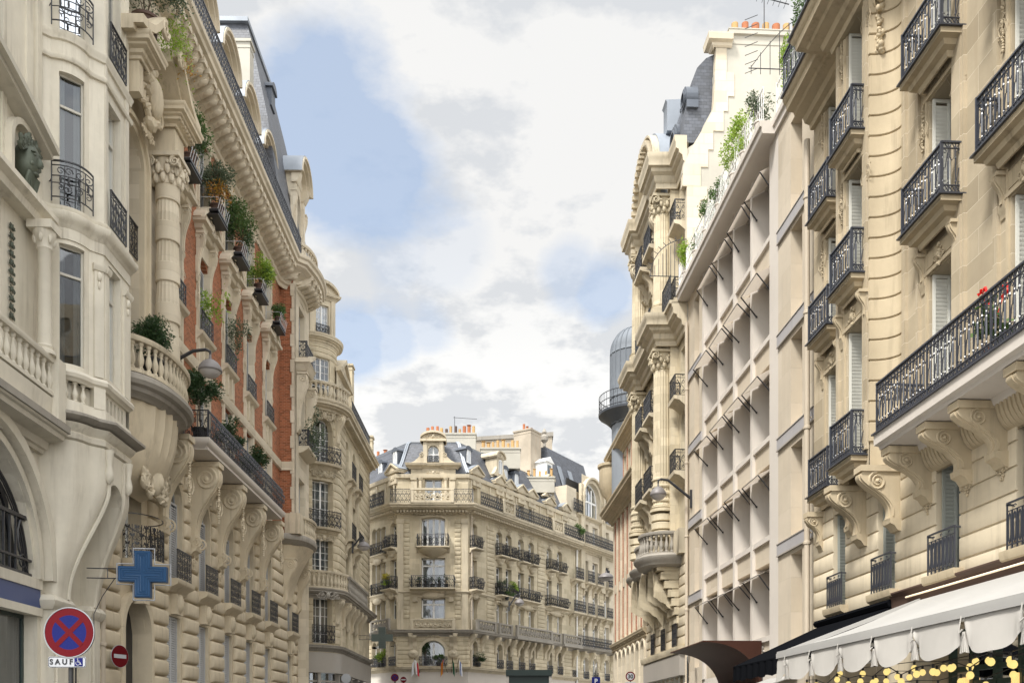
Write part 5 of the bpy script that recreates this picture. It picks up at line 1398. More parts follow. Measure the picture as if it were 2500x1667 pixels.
    opsd = [(u, .74, zz+.12, zz+1.25, .3)]; wall(m, u-.68, u+.68, zz, zz+1.75, opsd, .25, .05)
    for s in (-1, 1):
        m.box(min(u+s*.42,u+s*.68), max(u+s*.42,u+s*.68), -.0, .12, zz, zz+1.55)
        A = [(u+s*(.68+.9*(1-i/10)), zz) for i in range(11)]; B = [(u+s*(.68+.9*(1-i/10)), zz+.08+.75*(i/10)**1.8) for i in range(11)]; m.strip(A, B, -.2, .1)
        scroll(m, u+s*.8, .12, zz+.62, .17, 1.6, pi/2, s, .04, 5)
    A = [(u+.9*sin(-1.25+2.5*i/14), zz+1.55+.52*cos(-1.25+2.5*i/14)-.0) for i in range(15)]; B = [(a, b+.14) for a, b in A]
    m.strip(A, B, -.8, .28); m.poly([(u-.82, zz+1.5)]+A+[(u+.82, zz+1.5)], -.8, .1); m.box(u-.88, u+.88, -.5, .24, zz+1.5, zz+1.66); carve(m, u, zz+1.85, 1.0, .4, .14, 21)
    m.box(u-.68, u+.68, -1.6, -.2, zz, zz+1.55)
    d = FC.part('stone_dormer', m.mesh('stone_dormer', STONEDM)); window(FC, u, zz+.12, .74, 1.13, -.12, .3, 2, None, .55, WHITE, -1)
    FC.part('railing', iron_scroll(.8, .4, .25).mesh('railing', IRON, smooth=False), u, .06, zz+.12)
    # ---- roofs
    def wloc(F, u, o): w = F.world(u, o); return (w[0]-FC.ox, -(w[1]-FC.oy))
    mb = MB(); base = [wloc(FL, 0, 0), (0, 0), (FW, 0), wloc(FR, RE, 0)]
    prof_ = [(0.05,18.5),(-.05,18.7),(-.55,19.5),(-1.25,21.0),(-1.5,21.2)]
    mb.sweep(base, prof_, caps=False); FC.part('mansard_roof', mb.mesh('mansard_roof', SLATE, smooth=False))
    mb = MB(); mb.sweep(base, [(-1.4,21.1),(-1.35,21.2),(-4,21.6),(-4,18.5),(-1.4,18.5)]); FC.part('zinc_roof', mb.mesh('zinc_roof', ZINC))
    mb = MB(); wrap(mb, [(-.1,18.3),(.12,18.35),(.15,18.5),(.15,18.6),(-.1,18.62)]); FC.part('gutter_cornice', mb.mesh('gutter_cornice', STONEDM))
    mb = MB()
    for (F, uu) in ((FC, 0.0), (FC, FW)):
        for s in (-.06, .06):
            pts = []
            for (o, z) in prof_[1:]:
                n1 = Vector((-sin(FL.a-0)*0, 0)); 
                # mitre direction between neighbouring faces
                if uu == 0: d1 = (-sin(-FL.a), cos(FL.a)); 
                dirn = (sin(FL.a), cos(FL.a)) if uu == 0 else (sin(FR.a), cos(FR.a))
                mx, my = dirn[0]+0, dirn[1]+1; q = mx*mx+my*my
                pts.append((uu+mx*2/q*o+s, my*2/q*o+.04, z+.03))
            mb.tube(pts, .05, 4)
    FC.part('lead_hip', mb.mesh('lead_hip', ZINC))
    def zdormer(F, u, z, o):
        m = MB(); m.box(-.36,.36,-1.1,0,0,1.0); A = [(-.42*cos(pi*i/10), .95+.3*sin(pi*i/10)) for i in range(11)]; m.poly(A, -1.3, .06)
        d = F.part('zinc_dormer', cached(('zd',), lambda: m.mesh('zinc_dormer', ZINCD)), u, o, z)
        q = MB(); q.strip([(-.24,.1),(-.24,.75),(-.17,.95),(0,1.05),(.17,.95),(.24,.75),(.24,.1)], [(-.17,.1),(-.17,.75),(-.1,.9),(0,.97),(.1,.9),(.17,.75),(.17,.1)], .0, .04); q.box(-.02,.02,0,.04,.1,1.0); q.box(-.24,.24,0,.05,.06,.12)
        sub('window_frame', cached(('zdf',), lambda: q.mesh('window_frame', WHITE)), d); p = MB(); p.quad((-.2,.012,.1),(.2,.012,.1),(.2,.012,.95),(-.2,.012,.95)); sub('pane', cached(('zdp',), lambda: p.mesh('pane', GLASSD)), d)
    for px in (1128-0,): pass
    for (F, u, z) in ((FR, .75, 19.55), (FL, LL-1.0, 19.5), (FL, LL-2.9, 19.1)): zdormer(F, u, z, -.5)
    for px in (1226, 1249, 1276, 1345): zdormer(FR, fx(px), 19.35, -.55)
    # pediment dormers of the attic storey, tall stone dormers
    def pdormer(F, u, tall=False):
        m = MB(); m.box(-.5,.5,-.5,.1,18.0,18.75); m.sweep([(-.62,-.6),(-.62,.1),(.62,.1),(.62,-.6)], [(0,18.7),(.1,18.72),(.14,18.85),(0,18.85)])
        m.poly([(-.72,18.85),(0,19.3),(.72,18.85)], -1.0, .12); m.strip([(-.78,18.85),(0,19.32),(.78,18.85)], [(-.78,18.95),(0,19.43),(.78,18.95)], -1.1, .24); carve(m, 0, 18.35, .5, .35, .12, 3)
        if tall:
            m.box(-.42,.42,-.9,.08,19.3,20.6); A = [(-.55*cos(pi*i/10), 20.6+.42*sin(pi*i/10)) for i in range(11)]; m.poly(A, -.9, .1); m.strip(A, [(a*1.12, b+.1) for a, b in A], -1.3, .22)
            for s in (-1,1):
                A = [(s*(.42+.5*(1-i/8)), 19.3) for i in range(9)]; m.strip(A, [(a, 19.35+.6*(i/8)**1.8) for i, (a, b) in enumerate(A)], -.2, .1)
            carve(m, 0, 20.7, .5, .35, .14, 6)
        d = F.part('stone_dormer', cached(('pd', tall), lambda: m.mesh('stone_dormer', STONEDM)), u)
        q = MB(); q.box(-.8,.8,-1.15,.26,0,0); 
        z = MB(); z.strip([(-.8,18.96),(0,19.44),(.8,18.96)], [(-.8,18.99),(0,19.47),(.8,18.99)], -1.2, .1); sub('zinc_cover', cached(('zc',), lambda: z.mesh('zinc_cover', ZINC)), d)
        if tall: window(F, u, 19.5, .45, 1.0, .12, .2, 2, None, 0, WHITE, -1)
    pdormer(FR, wR[0]+.25); pdormer(FR, wR[1], True); pdormer(FR, wR[2]); pdormer(FR, wR[3]); pdormer(FR, wR[4]); pdormer(FR, wR[5], True); pdormer(FR, wR[6]+.9); pdormer(FL, wl[0], False)
    # attic pilasters
    for F, a, b in ((FR, .3, RE), (FL, 0, LL-.3)):
        mb = MB(); n = int((b-a)/1.1)
        for i in range(n+1): u = a+(b-a)*i/n; mb.box(u-.07, u+.07, 0, .07, 16.5, 18.3)
        F.part('pilaster', mb.mesh('pilaster', STONEDM))
    # chimneys
    chimney(FC, cen+.9, -4.3, 20.8, 3.6, 1.0, 1.7, 11, RENDERW, None, 1); chimney(FC, -3.6, -5.5, 19.5, 4.6, .8, 1.65, 9, RENDERW, TERRA, 2)
    chimney(FC, 6.9, -6.0, 20.6, 2.9, .8, 1.4, 8, RENDERW, TERRAY, 3); chimney(FC, 9.0, -9.0, 19.6, 4.0, .8, 1.1, 9, RENDERW, TERRAY, 5)
    for F, a, b in ((FC,.05,FW-.05),(FR,.6,RE),(FL,0,LL-.6)): interior(F, a, b, 0, 18.4, -.9)
    # things on its balconies
    return FC, FR, FL, fx, wR, wl, cen, RE
FC, FR, FL, fx, wR, wl, cenu, RE = centre()
pipe(Face(None, FR.ox, FR.oy, FR.a), .25, .12, 5.6, 15.9, .06, 'cream drain pipe down the right hand edge of the corner house front', PIPEM, 3.0)
pipe(Face(None, FR.ox, FR.oy, FR.a), RE, .14, 1, 16, .06, 'white drain pipe between the corner house and the neighbour with the arched gable', WHITE, 3.0)
# ---- neighbours behind
def neighbour():
    r = thing('arched_gable_house', 'stone house with big round arched studio window beyond the corner house', 'apartment house', (11, 84, 0))
    F = Face(r, FR.ox, FR.oy, FR.a); a, b = RE+.05, fx(1503)
    us = [fx(p) for p in (1402, 1430, 1453, 1481)]
    rows = [(5.6, 7.4, .3), (8.3, 10.2, 0), (10.95, 12.9, 0), (13.6, 15.4, 0), (16.5, 18.4, 0)]
    ops = [(u, .95, zb, zt, ri) for u in us for (zb, zt, ri) in rows]
    big = (fx(1442), 2.9, 18.9, 21.9, 1.4)
    mb = MB(); wall(mb, a, b, 0, 18.8, ops, .35); wall(mb, fx(1420), fx(1462), 18.8, 22.4, [big], .3); F.part('wall', mb.mesh('wall', STONEBL, smooth=False))
    for q in ops: window(F, q[0], q[2], q[1], q[3]-q[2], -.3, q[4], 2, None, .7*(q[3]-q[2]), WHITE, 'r', t=.09)
    window(F, big[0], big[2], big[1], big[3]-big[2], -.2, big[4], 3, None, 1.5, WHITE, 0, cm=CURT, t=.12)
    mb = MB(); frame_arch(mb, *big, .28, -.05, .2, 18); frame_arch(mb, big[0], 3.5, 18.9, 22.2, 1.7, .14, -.1, .4, 18); 
    for px in (1418, 1468): mb.box(fx(px)-.35, fx(px)+.35, 0, .25, 13, 21.5); carve(mb, fx(px), 20.6, .5, 1.2, .28, px)
    F.part('arch_surround', mb.mesh('arch_surround', STONEDM))
    for z, h, d, m in ((16.0,.5,.9,STONEDM),(18.7,.3,.3,STONEDM),(7.8,.35,.6,STONEG),(5.3,.25,.3,STONEDM)):
        mb = MB(); mb.prof(a, b, [(o, q+z) for o, q in CORN(h, d)]); F.part('cornice', mb.mesh('cornice', m))
    F.part('railing', iron_scroll(b-a-.1, .95, .28, .014).mesh('railing', IRON, smooth=False), (a+b)/2, .85, 16.5)
    F.part('railing', iron_scroll(fx(1480)-fx(1398), .9, .28, .014).mesh('railing', IRON, smooth=False), (fx(1480)+fx(1398))/2, .55, 8.15)
    F.part('railing', iron_scroll(2.0, 1.0, .28, .014).mesh('railing', IRON, smooth=False), fx(1403)+.3, .3, 19.0); F.part('railing', iron_scroll(2.2, 1.0, .28, .014).mesh('railing', IRON, smooth=False), fx(1482), .3, 19.0)
    for zi, z in enumerate((13.55, 10.9)):
        for i, u in enumerate(us):
            w = 1.3 if i in (0, 3) else 1.15
            if zi == 1 and i in (0,3): w = 2.0
            m = MB(); m.prof(-w/2-.08, w/2+.08, [(0,-.4),(.1,-.35),(.3,-.2),(.6,-.15),(.62,-.02),(0,-.02)]); console(m, -w*.35, -.9, -.25, .4, .2, 0, .02, 1, False); console(m, w*.35, -.9, -.25, .4, .2, 0, .02, 1, False)
            s = F.part('balcony', cached(('nb', w), lambda: m.mesh('balcony', STONEDM)), u, 0, z)
            sub('railing', cached(('nbr', w), lambda: iron_scroll(w, .9, .28, .014).mesh('railing', IRON, smooth=False)), s, 0, .55, 0)
    for u in us: F.part('railing', cached(('lowr',), lambda: None), u, .1, 5.62)
    mb = MB(); rust(mb, a, b, 5.6, 7.7, [q for q in ops if q[2] < 6], .33, .03, .05, .02)
    for (p0, p1) in ((1411,1420),(1463,1472)): rust(mb, fx(p0), fx(p1), 8.2, 15.8, [], .33, .03, .05, .02)
    for u in (fx(1398), fx(1418), fx(1440), fx(1466), fx(1490)): console(mb, u, 6.6, 7.8, .5, .3, 0, .02, 1, False)
    F.part('rusticated_courses', mb.mesh('rusticated_courses', STONED))
    mb = MB(); u0 = fx(1380)-.3; mb.prof(fx(1410)-1.6, fx(1475), [(-.6,19.2),(-1.2,21.5),(-2.0,24.3),(-7,24.9),(-7,19.2)]); F.part('mansard_roof', mb.mesh('mansard_roof', SLATE, smooth=False))
    for px in (1405, 1430):
        m = MB(); m.add([(-.3,0,0),(.3,0,0),(.3,-.55,1.7),(-.3,-.55,1.7),(-.3,.06,0),(.3,.06,0),(.3,-.49,1.7),(-.3,-.49,1.7)], [(0,1,2,3),(4,5,6,7),(0,1,5,4),(1,2,6,5),(2,3,7,6),(3,0,4,7)]); F.part('skylight', cached(('sky',), lambda: m.mesh('skylight', ZINC)), fx(px), -1.05, 21.3)
    mb = MB(); mb.lathe(fx(1392), -2.4, 24.5, [(.15,0),(.1,.3),(.3,.5),(.32,.8),(.12,1.0),(.2,1.15),(.1,1.4),(.02,1.5)], 12); F.part('roof_finial', mb.mesh('roof_finial', STONEG))
    mb = MB(); mb.box(a-1.6, a+.0, -4, .05, 16.5, 20.9); mb.box(a+.0, a+1.0, -4, -.3, 18, 20.9); F.part('side_wall', mb.mesh('side_wall', STONEBL))
    chimney(F, fx(1466)+1.2, -4.5, 19.0, 2.0, 1.2, 4.3, 2, MODGREY, TERRA, 7); chimney(F, fx(1385)-1.2, -3.0, 20.5, 1.6, 1.6, 4.7, 3, OLDRENDER, TERRA, 8); chimney(F, fx(1495)+2, -5, 18, 3.0, 1.2, 3.0, 5, OLDRENDER, TERRA, 9)
    m = MB(); m.box(-.5,.5,-1.5,0,0,1.7); m.poly([(-.65,1.7),(0,2.15),(.65,1.7)], -1.5, .12); d = F.part('dormer', m.mesh('dormer', WHITE), fx(1367)+.4, -1.2, 21.0)
    q = MB(); q.quad((-.3,.02,.2),(.3,.02,.2),(.3,.02,1.5),(-.3,.02,1.5)); sub('pane', q.mesh('pane', GLASSD), d)
    interior(F, a, b, 0, 22, -.9)
neighbour()
def oldwall():
    x0, x1 = XY(1165, 78), XY(1348, 78)
    r = thing('blank_gable_house', 'tall blank weathered gable wall rising behind the corner house roofs', 'house', ((x0+x1)/2, 78, 0)); F = Face(r, x0, 78, 0); w = x1-x0
    mb = MB(); mb.poly([(-1.5,0),(w,0),(w,ZY(1065,78)),(-1.5,ZY(1078,78))], -9, 0); F.part('gable_wall', mb.mesh('gable_wall', OLDRENDER, smooth=False))
    mb = MB(); mb.poly([(-1.6,ZY(1078,78)),(w+.1,ZY(1065,78)),(w+.1,ZY(1062,78)+.25),(-1.6,ZY(1075,78)+.2)], -9.1, .12); F.part('coping', mb.mesh('coping', STONEG))
    mb = MB()
    for z in (25.0, 23.6, 22.2, 20.8): mb.box(w-.75, w-.45, -.02, .05, z, z+.25)  # dark blocks coloured like shaded holes; the wall itself is not pierced
    F.part('hole_dark_block', mb.mesh('hole_dark_block', INT)); mb = MB(); mb.box(w-2.2, w-1.8, -3, -2.7, ZY(1065,78), ZY(1065,78)+1.2); mb.tube([(w-4.2,-3,ZY(1055,78)),(w-1.2,-3,ZY(1052,78))], .03); F.part('flue', mb.mesh('flue', POTB))
oldwall()
t = thing('roof_aerial', 'thin aerial above the pots of the corner house chimney', 'aerial', (XY(1110,66), 66, ZY(1040,66))); Ft = Face(t, t.location.x, 66, 0)
m = MB(); m.tube([(0,0,0),(0,0,.7)], .02); m.tube([(-.1,0,.62),(1.6,0,.5)], .015); Ft.part('mast', m.mesh('mast', IRON), z=t.location.z)

# ================================================================ left of centre: house with the round corner bay
KC = (1201-1250)/FP
def roundcorner():
    r = thing('round_corner_house', 'stone house with a rounded corner bay and a domed stone dormer', 'apartment house', (-11, 52, 0))
    R = 1.7; cx = -11.35; cy = 51.75; L1 = 3.0
    # unrolled coordinate s: flat frontal wall, then the quarter cylinder, then the street wall
    arc = R*(pi/2+KC*0)
    def bend(u, o, z):
        if u <= 0: return (cx+u, -(cy-R)+o, z) if False else (u, o, z)
        if u < arc:
            a = u/R; return ((R+o)*sin(a), -R+(R+o)*cos(a), z)
        v = u-arc; return (R+o+0*v, -R-v, z)
    F = Face(r, cx, cy-R, 0)
    FS = Face(r, cx+R, cy, pi/2)        # street wall, u away from the camera
    S = 10.5
    wc = arc*.42; uw = [wc]
    ops = [(wc, 1.15, 6.2, 8.7, 0), (wc, 1.25, 10.05, 11.95, 0), (wc, 1.25, 12.55, 15.1, 0), (wc, 1.25, 16.05, 18.5, .6)]
    op5 = [(wc, 1.1, 19.9, 21.9, 0)]
    def part(nm, mb, m, **k): mb.warp(bend); return F.part(nm, mb.mesh(nm, m, **k))
    mb = MB(); wall(mb, -L1, arc, 9.0, 19.2, ops, .38, 0, .12); rust(mb, -L1, arc, 9.1, 18.9, [(q[0], q[1]+.02, q[2], q[3]+.05, q[4]) for q in ops], .42, .035, .045, .03, 0, .2)
    part('corner_wall', mb, STONED)
    sops = [(u, .95, zb, zt, ri) for u in (2.2, 4.6) for (zb, zt, ri) in ((6.2,8.6,0),(10.05,11.95,0),(12.55,15.0,0),(16.05,18.3,.3))]
    mb = MB(); wall(mb, 0, S, 5.6, 19.2, sops, .35); rust(mb, 0, 1.6, 9.1, 18.9, [], .42, .035, .045, .03); rust(mb, 6.6, S, 9.1, 18.9, [], .42, .035, .045, .03, 0); FS.part('wall', mb.mesh('wall', STONED))
    for q in sops: window(FS, q[0], q[2], q[1], q[3]-q[2], -.3, q[4], 2, (2,4), 0, WHITE, 'r')
    mb = MB(); wall(mb, -L1, arc, 4.6, 9.0, ops[:1]+[(-1.6, 1.6, 3.0, 5.2, 0)], .38, 0, .12); rust(mb, -L1, arc, 6.2, 8.7, [ops[0]], .42, .03, .04, .03, 0, .2, 1.1); part('lower_wall', mb, STONED)
    def cwin(q, **k):
        # windows in the curve: straight joinery set as a chord
        u, w, zb, zt, ri = q; a = u/R; Fx = Face(r, cx+R*sin(a), cy-R*cos(a), a)
        return window(Fx, 0, zb, w-.04, zt-zb, -.42, ri, 2, (2,5), 0, WHITE, 0, **k), Fx
    for q in ops+op5: w_, Fx = cwin(q)
    # balconies round the curve
    for (z, skirt) in ((12.5, 1), (16.0, 1)):
        mb = MB(); u0, u1 = wc-.95, wc+.95; n = 10
        path = [(u0+(u1-u0)*i/n, .0) for i in range(n+1)]
        mb.prof(u0, u1, [(0,z-.3),(.1,z-.28),(.16,z-.15),(.42,z-.13),(.46,z-.02),(0,z-.02)], .15); carve(mb, wc, z-.55, 1.7, .5, .1, int(z)); s = part('balcony', mb, STONEDM)
        ir = iron_scroll(1.75, .95, .3, .013); q = MB(); q.merge(ir, wc, .36, z); q.warp(bend); sub('railing', q.mesh('railing', IRON, smooth=False), s)
        for u in (.8, 2.9, 4.0): pass
        for u in (2.2, 4.6):
            s = FS.part('balcony', cached(('cb',), lambda: (lambda m: (m.prof(-.75,.75,[(0,-.4),(.1,-.35),(.2,-.15),(.45,-.12),(.5,-.02),(0,-.02)]), console(m,-.5,-.9,-.3,.35,.2,0,.02,1,False), console(m,.5,-.9,-.3,.35,.2,0,.02,1,False), m)[3])(MB()).mesh('balcony', STONEDM)), u, 0, z)
            sub('railing', cached(('cbr',), lambda: iron_scroll(1.35, .95, .3, .012).mesh('railing', IRON, smooth=False)), s, 0, .42, 0)
    mb = MB(); mb.warp(bend); 
    mb = MB(); q = iron_scroll(1.3, .95, .26, .012); mb.merge(q, wc, .14, 6.25); part('railing', mb, IRON, smooth=False)
    # mouldings; the big one at 19 m bows out
    def band(nm, z, h, d, m, a=-L1, b=arc+S, kind=CORN, extra=0):
        mb = MB(); n1 = 30; 
        mb.prof(a, b, [(o, q+z) for o, q in kind(h, d)], .16)
        return part(nm, mb, m)
    band('shop_cornice', 5.75, .35, .3, STONEG); band('balcony_cornice', 8.65, .5, .55, STONEG); band('main_cornice', 18.75, .6, .7, STONEDM); band('string_course', 15.6, .12, .08, STONEDM, -L1, arc); 
    for i in range(36):
        pass
    mb = MB()
    for i in range(60): u = arc+i*.17; mb.box(u, u+.09, .1, .5, 18.85, 19.0)
    part('modillions', mb, STONEDM)
    # stone balustrades
    mb = MB(); path = [(-.35+(arc+.1)*i/14, .45) for i in range(15)]; balustrade(mb, path, 9.15, .95, .09, .2); mb.box(-1.4, -.35, .3, .55, 9.15, 10.1); mb.warp(bend); F.part('balustrade', mb.mesh('balustrade', STONEDM))
    mb = MB(); path = [(arc+.1+i*.6, .45) for i in range(12)]; balustrade(mb, path, 9.15, .95, .09, .3); part('balustrade', mb, STONEG)
    mb = MB(); path = [(.1+(arc-.2)*i/14, .5) for i in range(15)]; balustrade(mb, path, 19.35, .95, .09, .2); mb.box(-.6, .1, .3, .65, 19.35, 20.35); mb.lathe(-.25, .48, 20.35, [(.12,0),(.2,.08),(.32,.3),(.36,.42),(.3,.5)], 14); part('balustrade', mb, STONEDM)
    ir = iron_scroll(1.6, .9, .3, .012); q = MB(); q.merge(ir, -1.6, .5, 19.35); part('railing', q, IRON, smooth=False)
    q = iron_scroll(6.5, .9, .3, .012); FS.part('railing', q.mesh('railing', IRON, smooth=False), 4.2, .5, 19.35)
    for (u, z0, z1) in ((wc-.95, 17.4, 18.8), (wc+.95, 17.4, 18.8), (wc-1.2, 7.4, 8.65), (wc+.9, 7.4, 8.65)):
        a = u/R; fx_ = Face(r, cx+R*sin(a), cy-R*cos(a), a); fx_.part('console', cached(('cc', z0), lambda: (lambda m: (console(m, 0, z0, z1, .5, .3, 0, .02, 1, True), m)[1])(MB()).mesh('console', STONEDM)))
    for u in (.8, 2.2, 3.6, 5.0, 6.4): FS.part('console', cached(('cc', 7.4), lambda: None), u)
    a = wc/R; Fx = Face(r, cx+R*sin(a), cy-R*cos(a), a); mb = MB(); carve(mb, 0, 18.62, 1.6, .7, .12, 31); mb.merge(mb, 0, 0, 0) if False else None; Fx.part('cartouche', mb.mesh('cartouche', STONEDM)); mb = MB(); carve(mb, 0, 8.75, 1.5, .6, .55, 33); Fx.part('cartouche', mb.mesh('cartouche', STONEG))
    # attic drum and its dormer
    Rd = R*.86; bend2 = lambda u, o, z: (Rd*0+(Rd+o)*sin(u/Rd), -R+(Rd+o)*cos(u/Rd), z)
    mb = MB(); wall(mb, -1.2, Rd*2.2, 19.3, 22.2, [(wc*.86, 1.1, 19.9, 21.9, 0)], .3, 0, .15); rust(mb, -1.2, Rd*2.2, 21.9, 22.7, [], .3, .03, .03, .02, 0, .2); wall(mb, -1.2, Rd*2.2, 22.2, 22.8, [], .1, 0, .15); mb.warp(bend2); F.part('attic_drum', mb.mesh('attic_drum', STONED))
    mb = MB(); mb.prof(-1.2, Rd*2.2, [(o, q+22.6) for o, q in CORN(.5, .4)], .16); mb.warp(bend2); F.part('attic_cornice', mb.mesh('attic_cornice', STONEDM))
    mb = MB(); mb.lathe(cx-F.ox, -R, 23.05, [(Rd*1.05,0),(Rd*.98,.1),(Rd*.85,1.2),(Rd*.55,2.2),(.2,2.6)], 24); F.part('drum_roof', mb.mesh('drum_roof', ZINC))
    Fx = Face(r, cx+(Rd+.05)*sin(a), cy-(Rd+.05)*cos(a), a); m = MB()
    wall(m, -.75, .75, 23.1, 25.3, [(0, .75, 23.15, 24.75, 0)], .2, .05); m.box(-.75,.75,-1.4,-.3,23.1,25.3)
    for s in (-1, 1): m.box(min(s*.5,s*.75), max(s*.5,s*.75), 0, .12, 23.1, 25.1); m.box(min(s*.74,s*.75), max(s*.74,s*.75), -1.4, .05, 23.1, 25.3)
    m.sweep([(-.78,-1.4),(-.78,.08),(.78,.08),(.78,-1.4)], [(o, z+25.05) for o, z in CORN(.3,.25)])
    A = [(.98*sin(-1.2+2.4*i/14), 25.05+.85*cos(-1.2+2.4*i/14)) for i in range(15)]; m.strip(A, [(x, z+.16) for x, z in A], -1.2, .3); m.poly(A, -1.2, .1); carve(m, 0, 25.45, .8, .55, .15, 44)
    Fx.part('stone_dormer', m.mesh('stone_dormer', STONEDM)); window(Fx, 0, 23.15, .75, 1.6, -.1, 0, 2, (2,4), 0, WHITE, -1); Fx.part('railing', iron_scroll(.8,.5,.25).mesh('railing', IRON, smooth=False), 0, .1, 23.15)
    mb = MB(); mb.strip(A, [(x, z+.05) for x, z in A], -1.3, -.1); zz = MB(); zz.strip([(x, z+.165) for x, z in A], [(x, z+.2) for x, z in A], -1.3, .2); Fx.part('zinc_cover', zz.mesh('zinc_cover', ZINC))
    mb = MB(); mb.prof(-L1, -1.0, [(-.3,19.3),(-.3,22.3),(-.2,22.9),(-.6,25.0),(-3,25.3),(-3,19.3)]); F.part('mansard_roof', mb.mesh('mansard_roof', SLATE, smooth=False))
    # street side: attic storey, mansard, chimney shafts
    mb = MB(); wall(mb, -.3, 3.6, 19.3, 21.6, [(1.6, .8, 19.6, 21.2, 0)], .3, -.15); mb.prof(-.3, 3.7, [(-.2,21.5),(.1,21.55),(.15,21.75),(-.2,21.8)]); mb.strip([(.2,21.8),(1.6,22.6),(3.2,21.8)], [(.0,21.8),(1.6,22.85),(3.4,21.8)], -1.2, .1); mb.poly([(.1,21.8),(1.6,22.7),(3.3,21.8)], -1, -.05); FS.part('attic_wall', mb.mesh('attic_wall', STONEDM))
    mb = MB(); mb.prof(3.6, S, [(.0,19.3),(-.5,21.6),(-.8,22.0),(-5,22.2),(-5,19.3)]); mb.prof(-.5, 3.6, [(-.8,19.3),(-1.2,22.3),(-4,22.6),(-4,19.3)]); FS.part('mansard_roof', mb.mesh('mansard_roof', SLATE, smooth=False))
    chimney(FS, 4.2, -.45, 19.3, .7, .9, 4.1, 0, STONED, None, 3); chimney(FS, 9.9, .1, 19.3, .6, .5, 1.6, 0, STONED, None, 3)
    mb = MB(); mb.box(-L1, .4, -2.5, -1.0, 0, 19); mb.box(-L1,-.0,-1.6,-1.0,19,22); F.part('interior_dark', mb.mesh('interior_dark', INT)); interior(FS, .2, S, 5, 19, -.9)
    # shop at the foot
    mb = MB(); mb.prof(-L1, arc+S, [(-.2,4.6),(.12,4.6),(.14,5.7),(-.2,5.7)], .2); part('shop_fascia', mb, GREYP)
    mb = MB()
    for u in (-2.8,-1.9,-.3,.9,arc-.1,arc+2,arc+4,arc+6,arc+8): mb.box(u-.08, u+.08, -.3, .0, 0, 4.6)
    mb.prof(-L1, arc+S, [(-.3,4.1),(-.2,4.1),(-.2,4.2),(-.3,4.2)], .2); part('shop_frame', mb, GREYP)
    mb = MB(); mb.prof(-L1, arc+S, [(-.27,0),(-.26,0),(-.26,4.6),(-.27,4.6)], .2); part('shop_glass', mb, GLASSD)
roundcorner()
def loft(mb, secs):
    n = len(secs[0][1]); vs = []; fs = []
    for z, pts in secs: vs += [(u, o, z) for u, o in pts]
    for i in range(len(secs)-1):
        for j in range(n): fs.append((i*n+j, i*n+(j+1)%n, (i+1)*n+(j+1)%n, (i+1)*n+j))
    fs += [tuple(range(n)), tuple((len(secs)-1)*n+j for j in range(n))]
    mb.add(vs, fs)
def lerp(a, b, t): return a+(b-a)*t
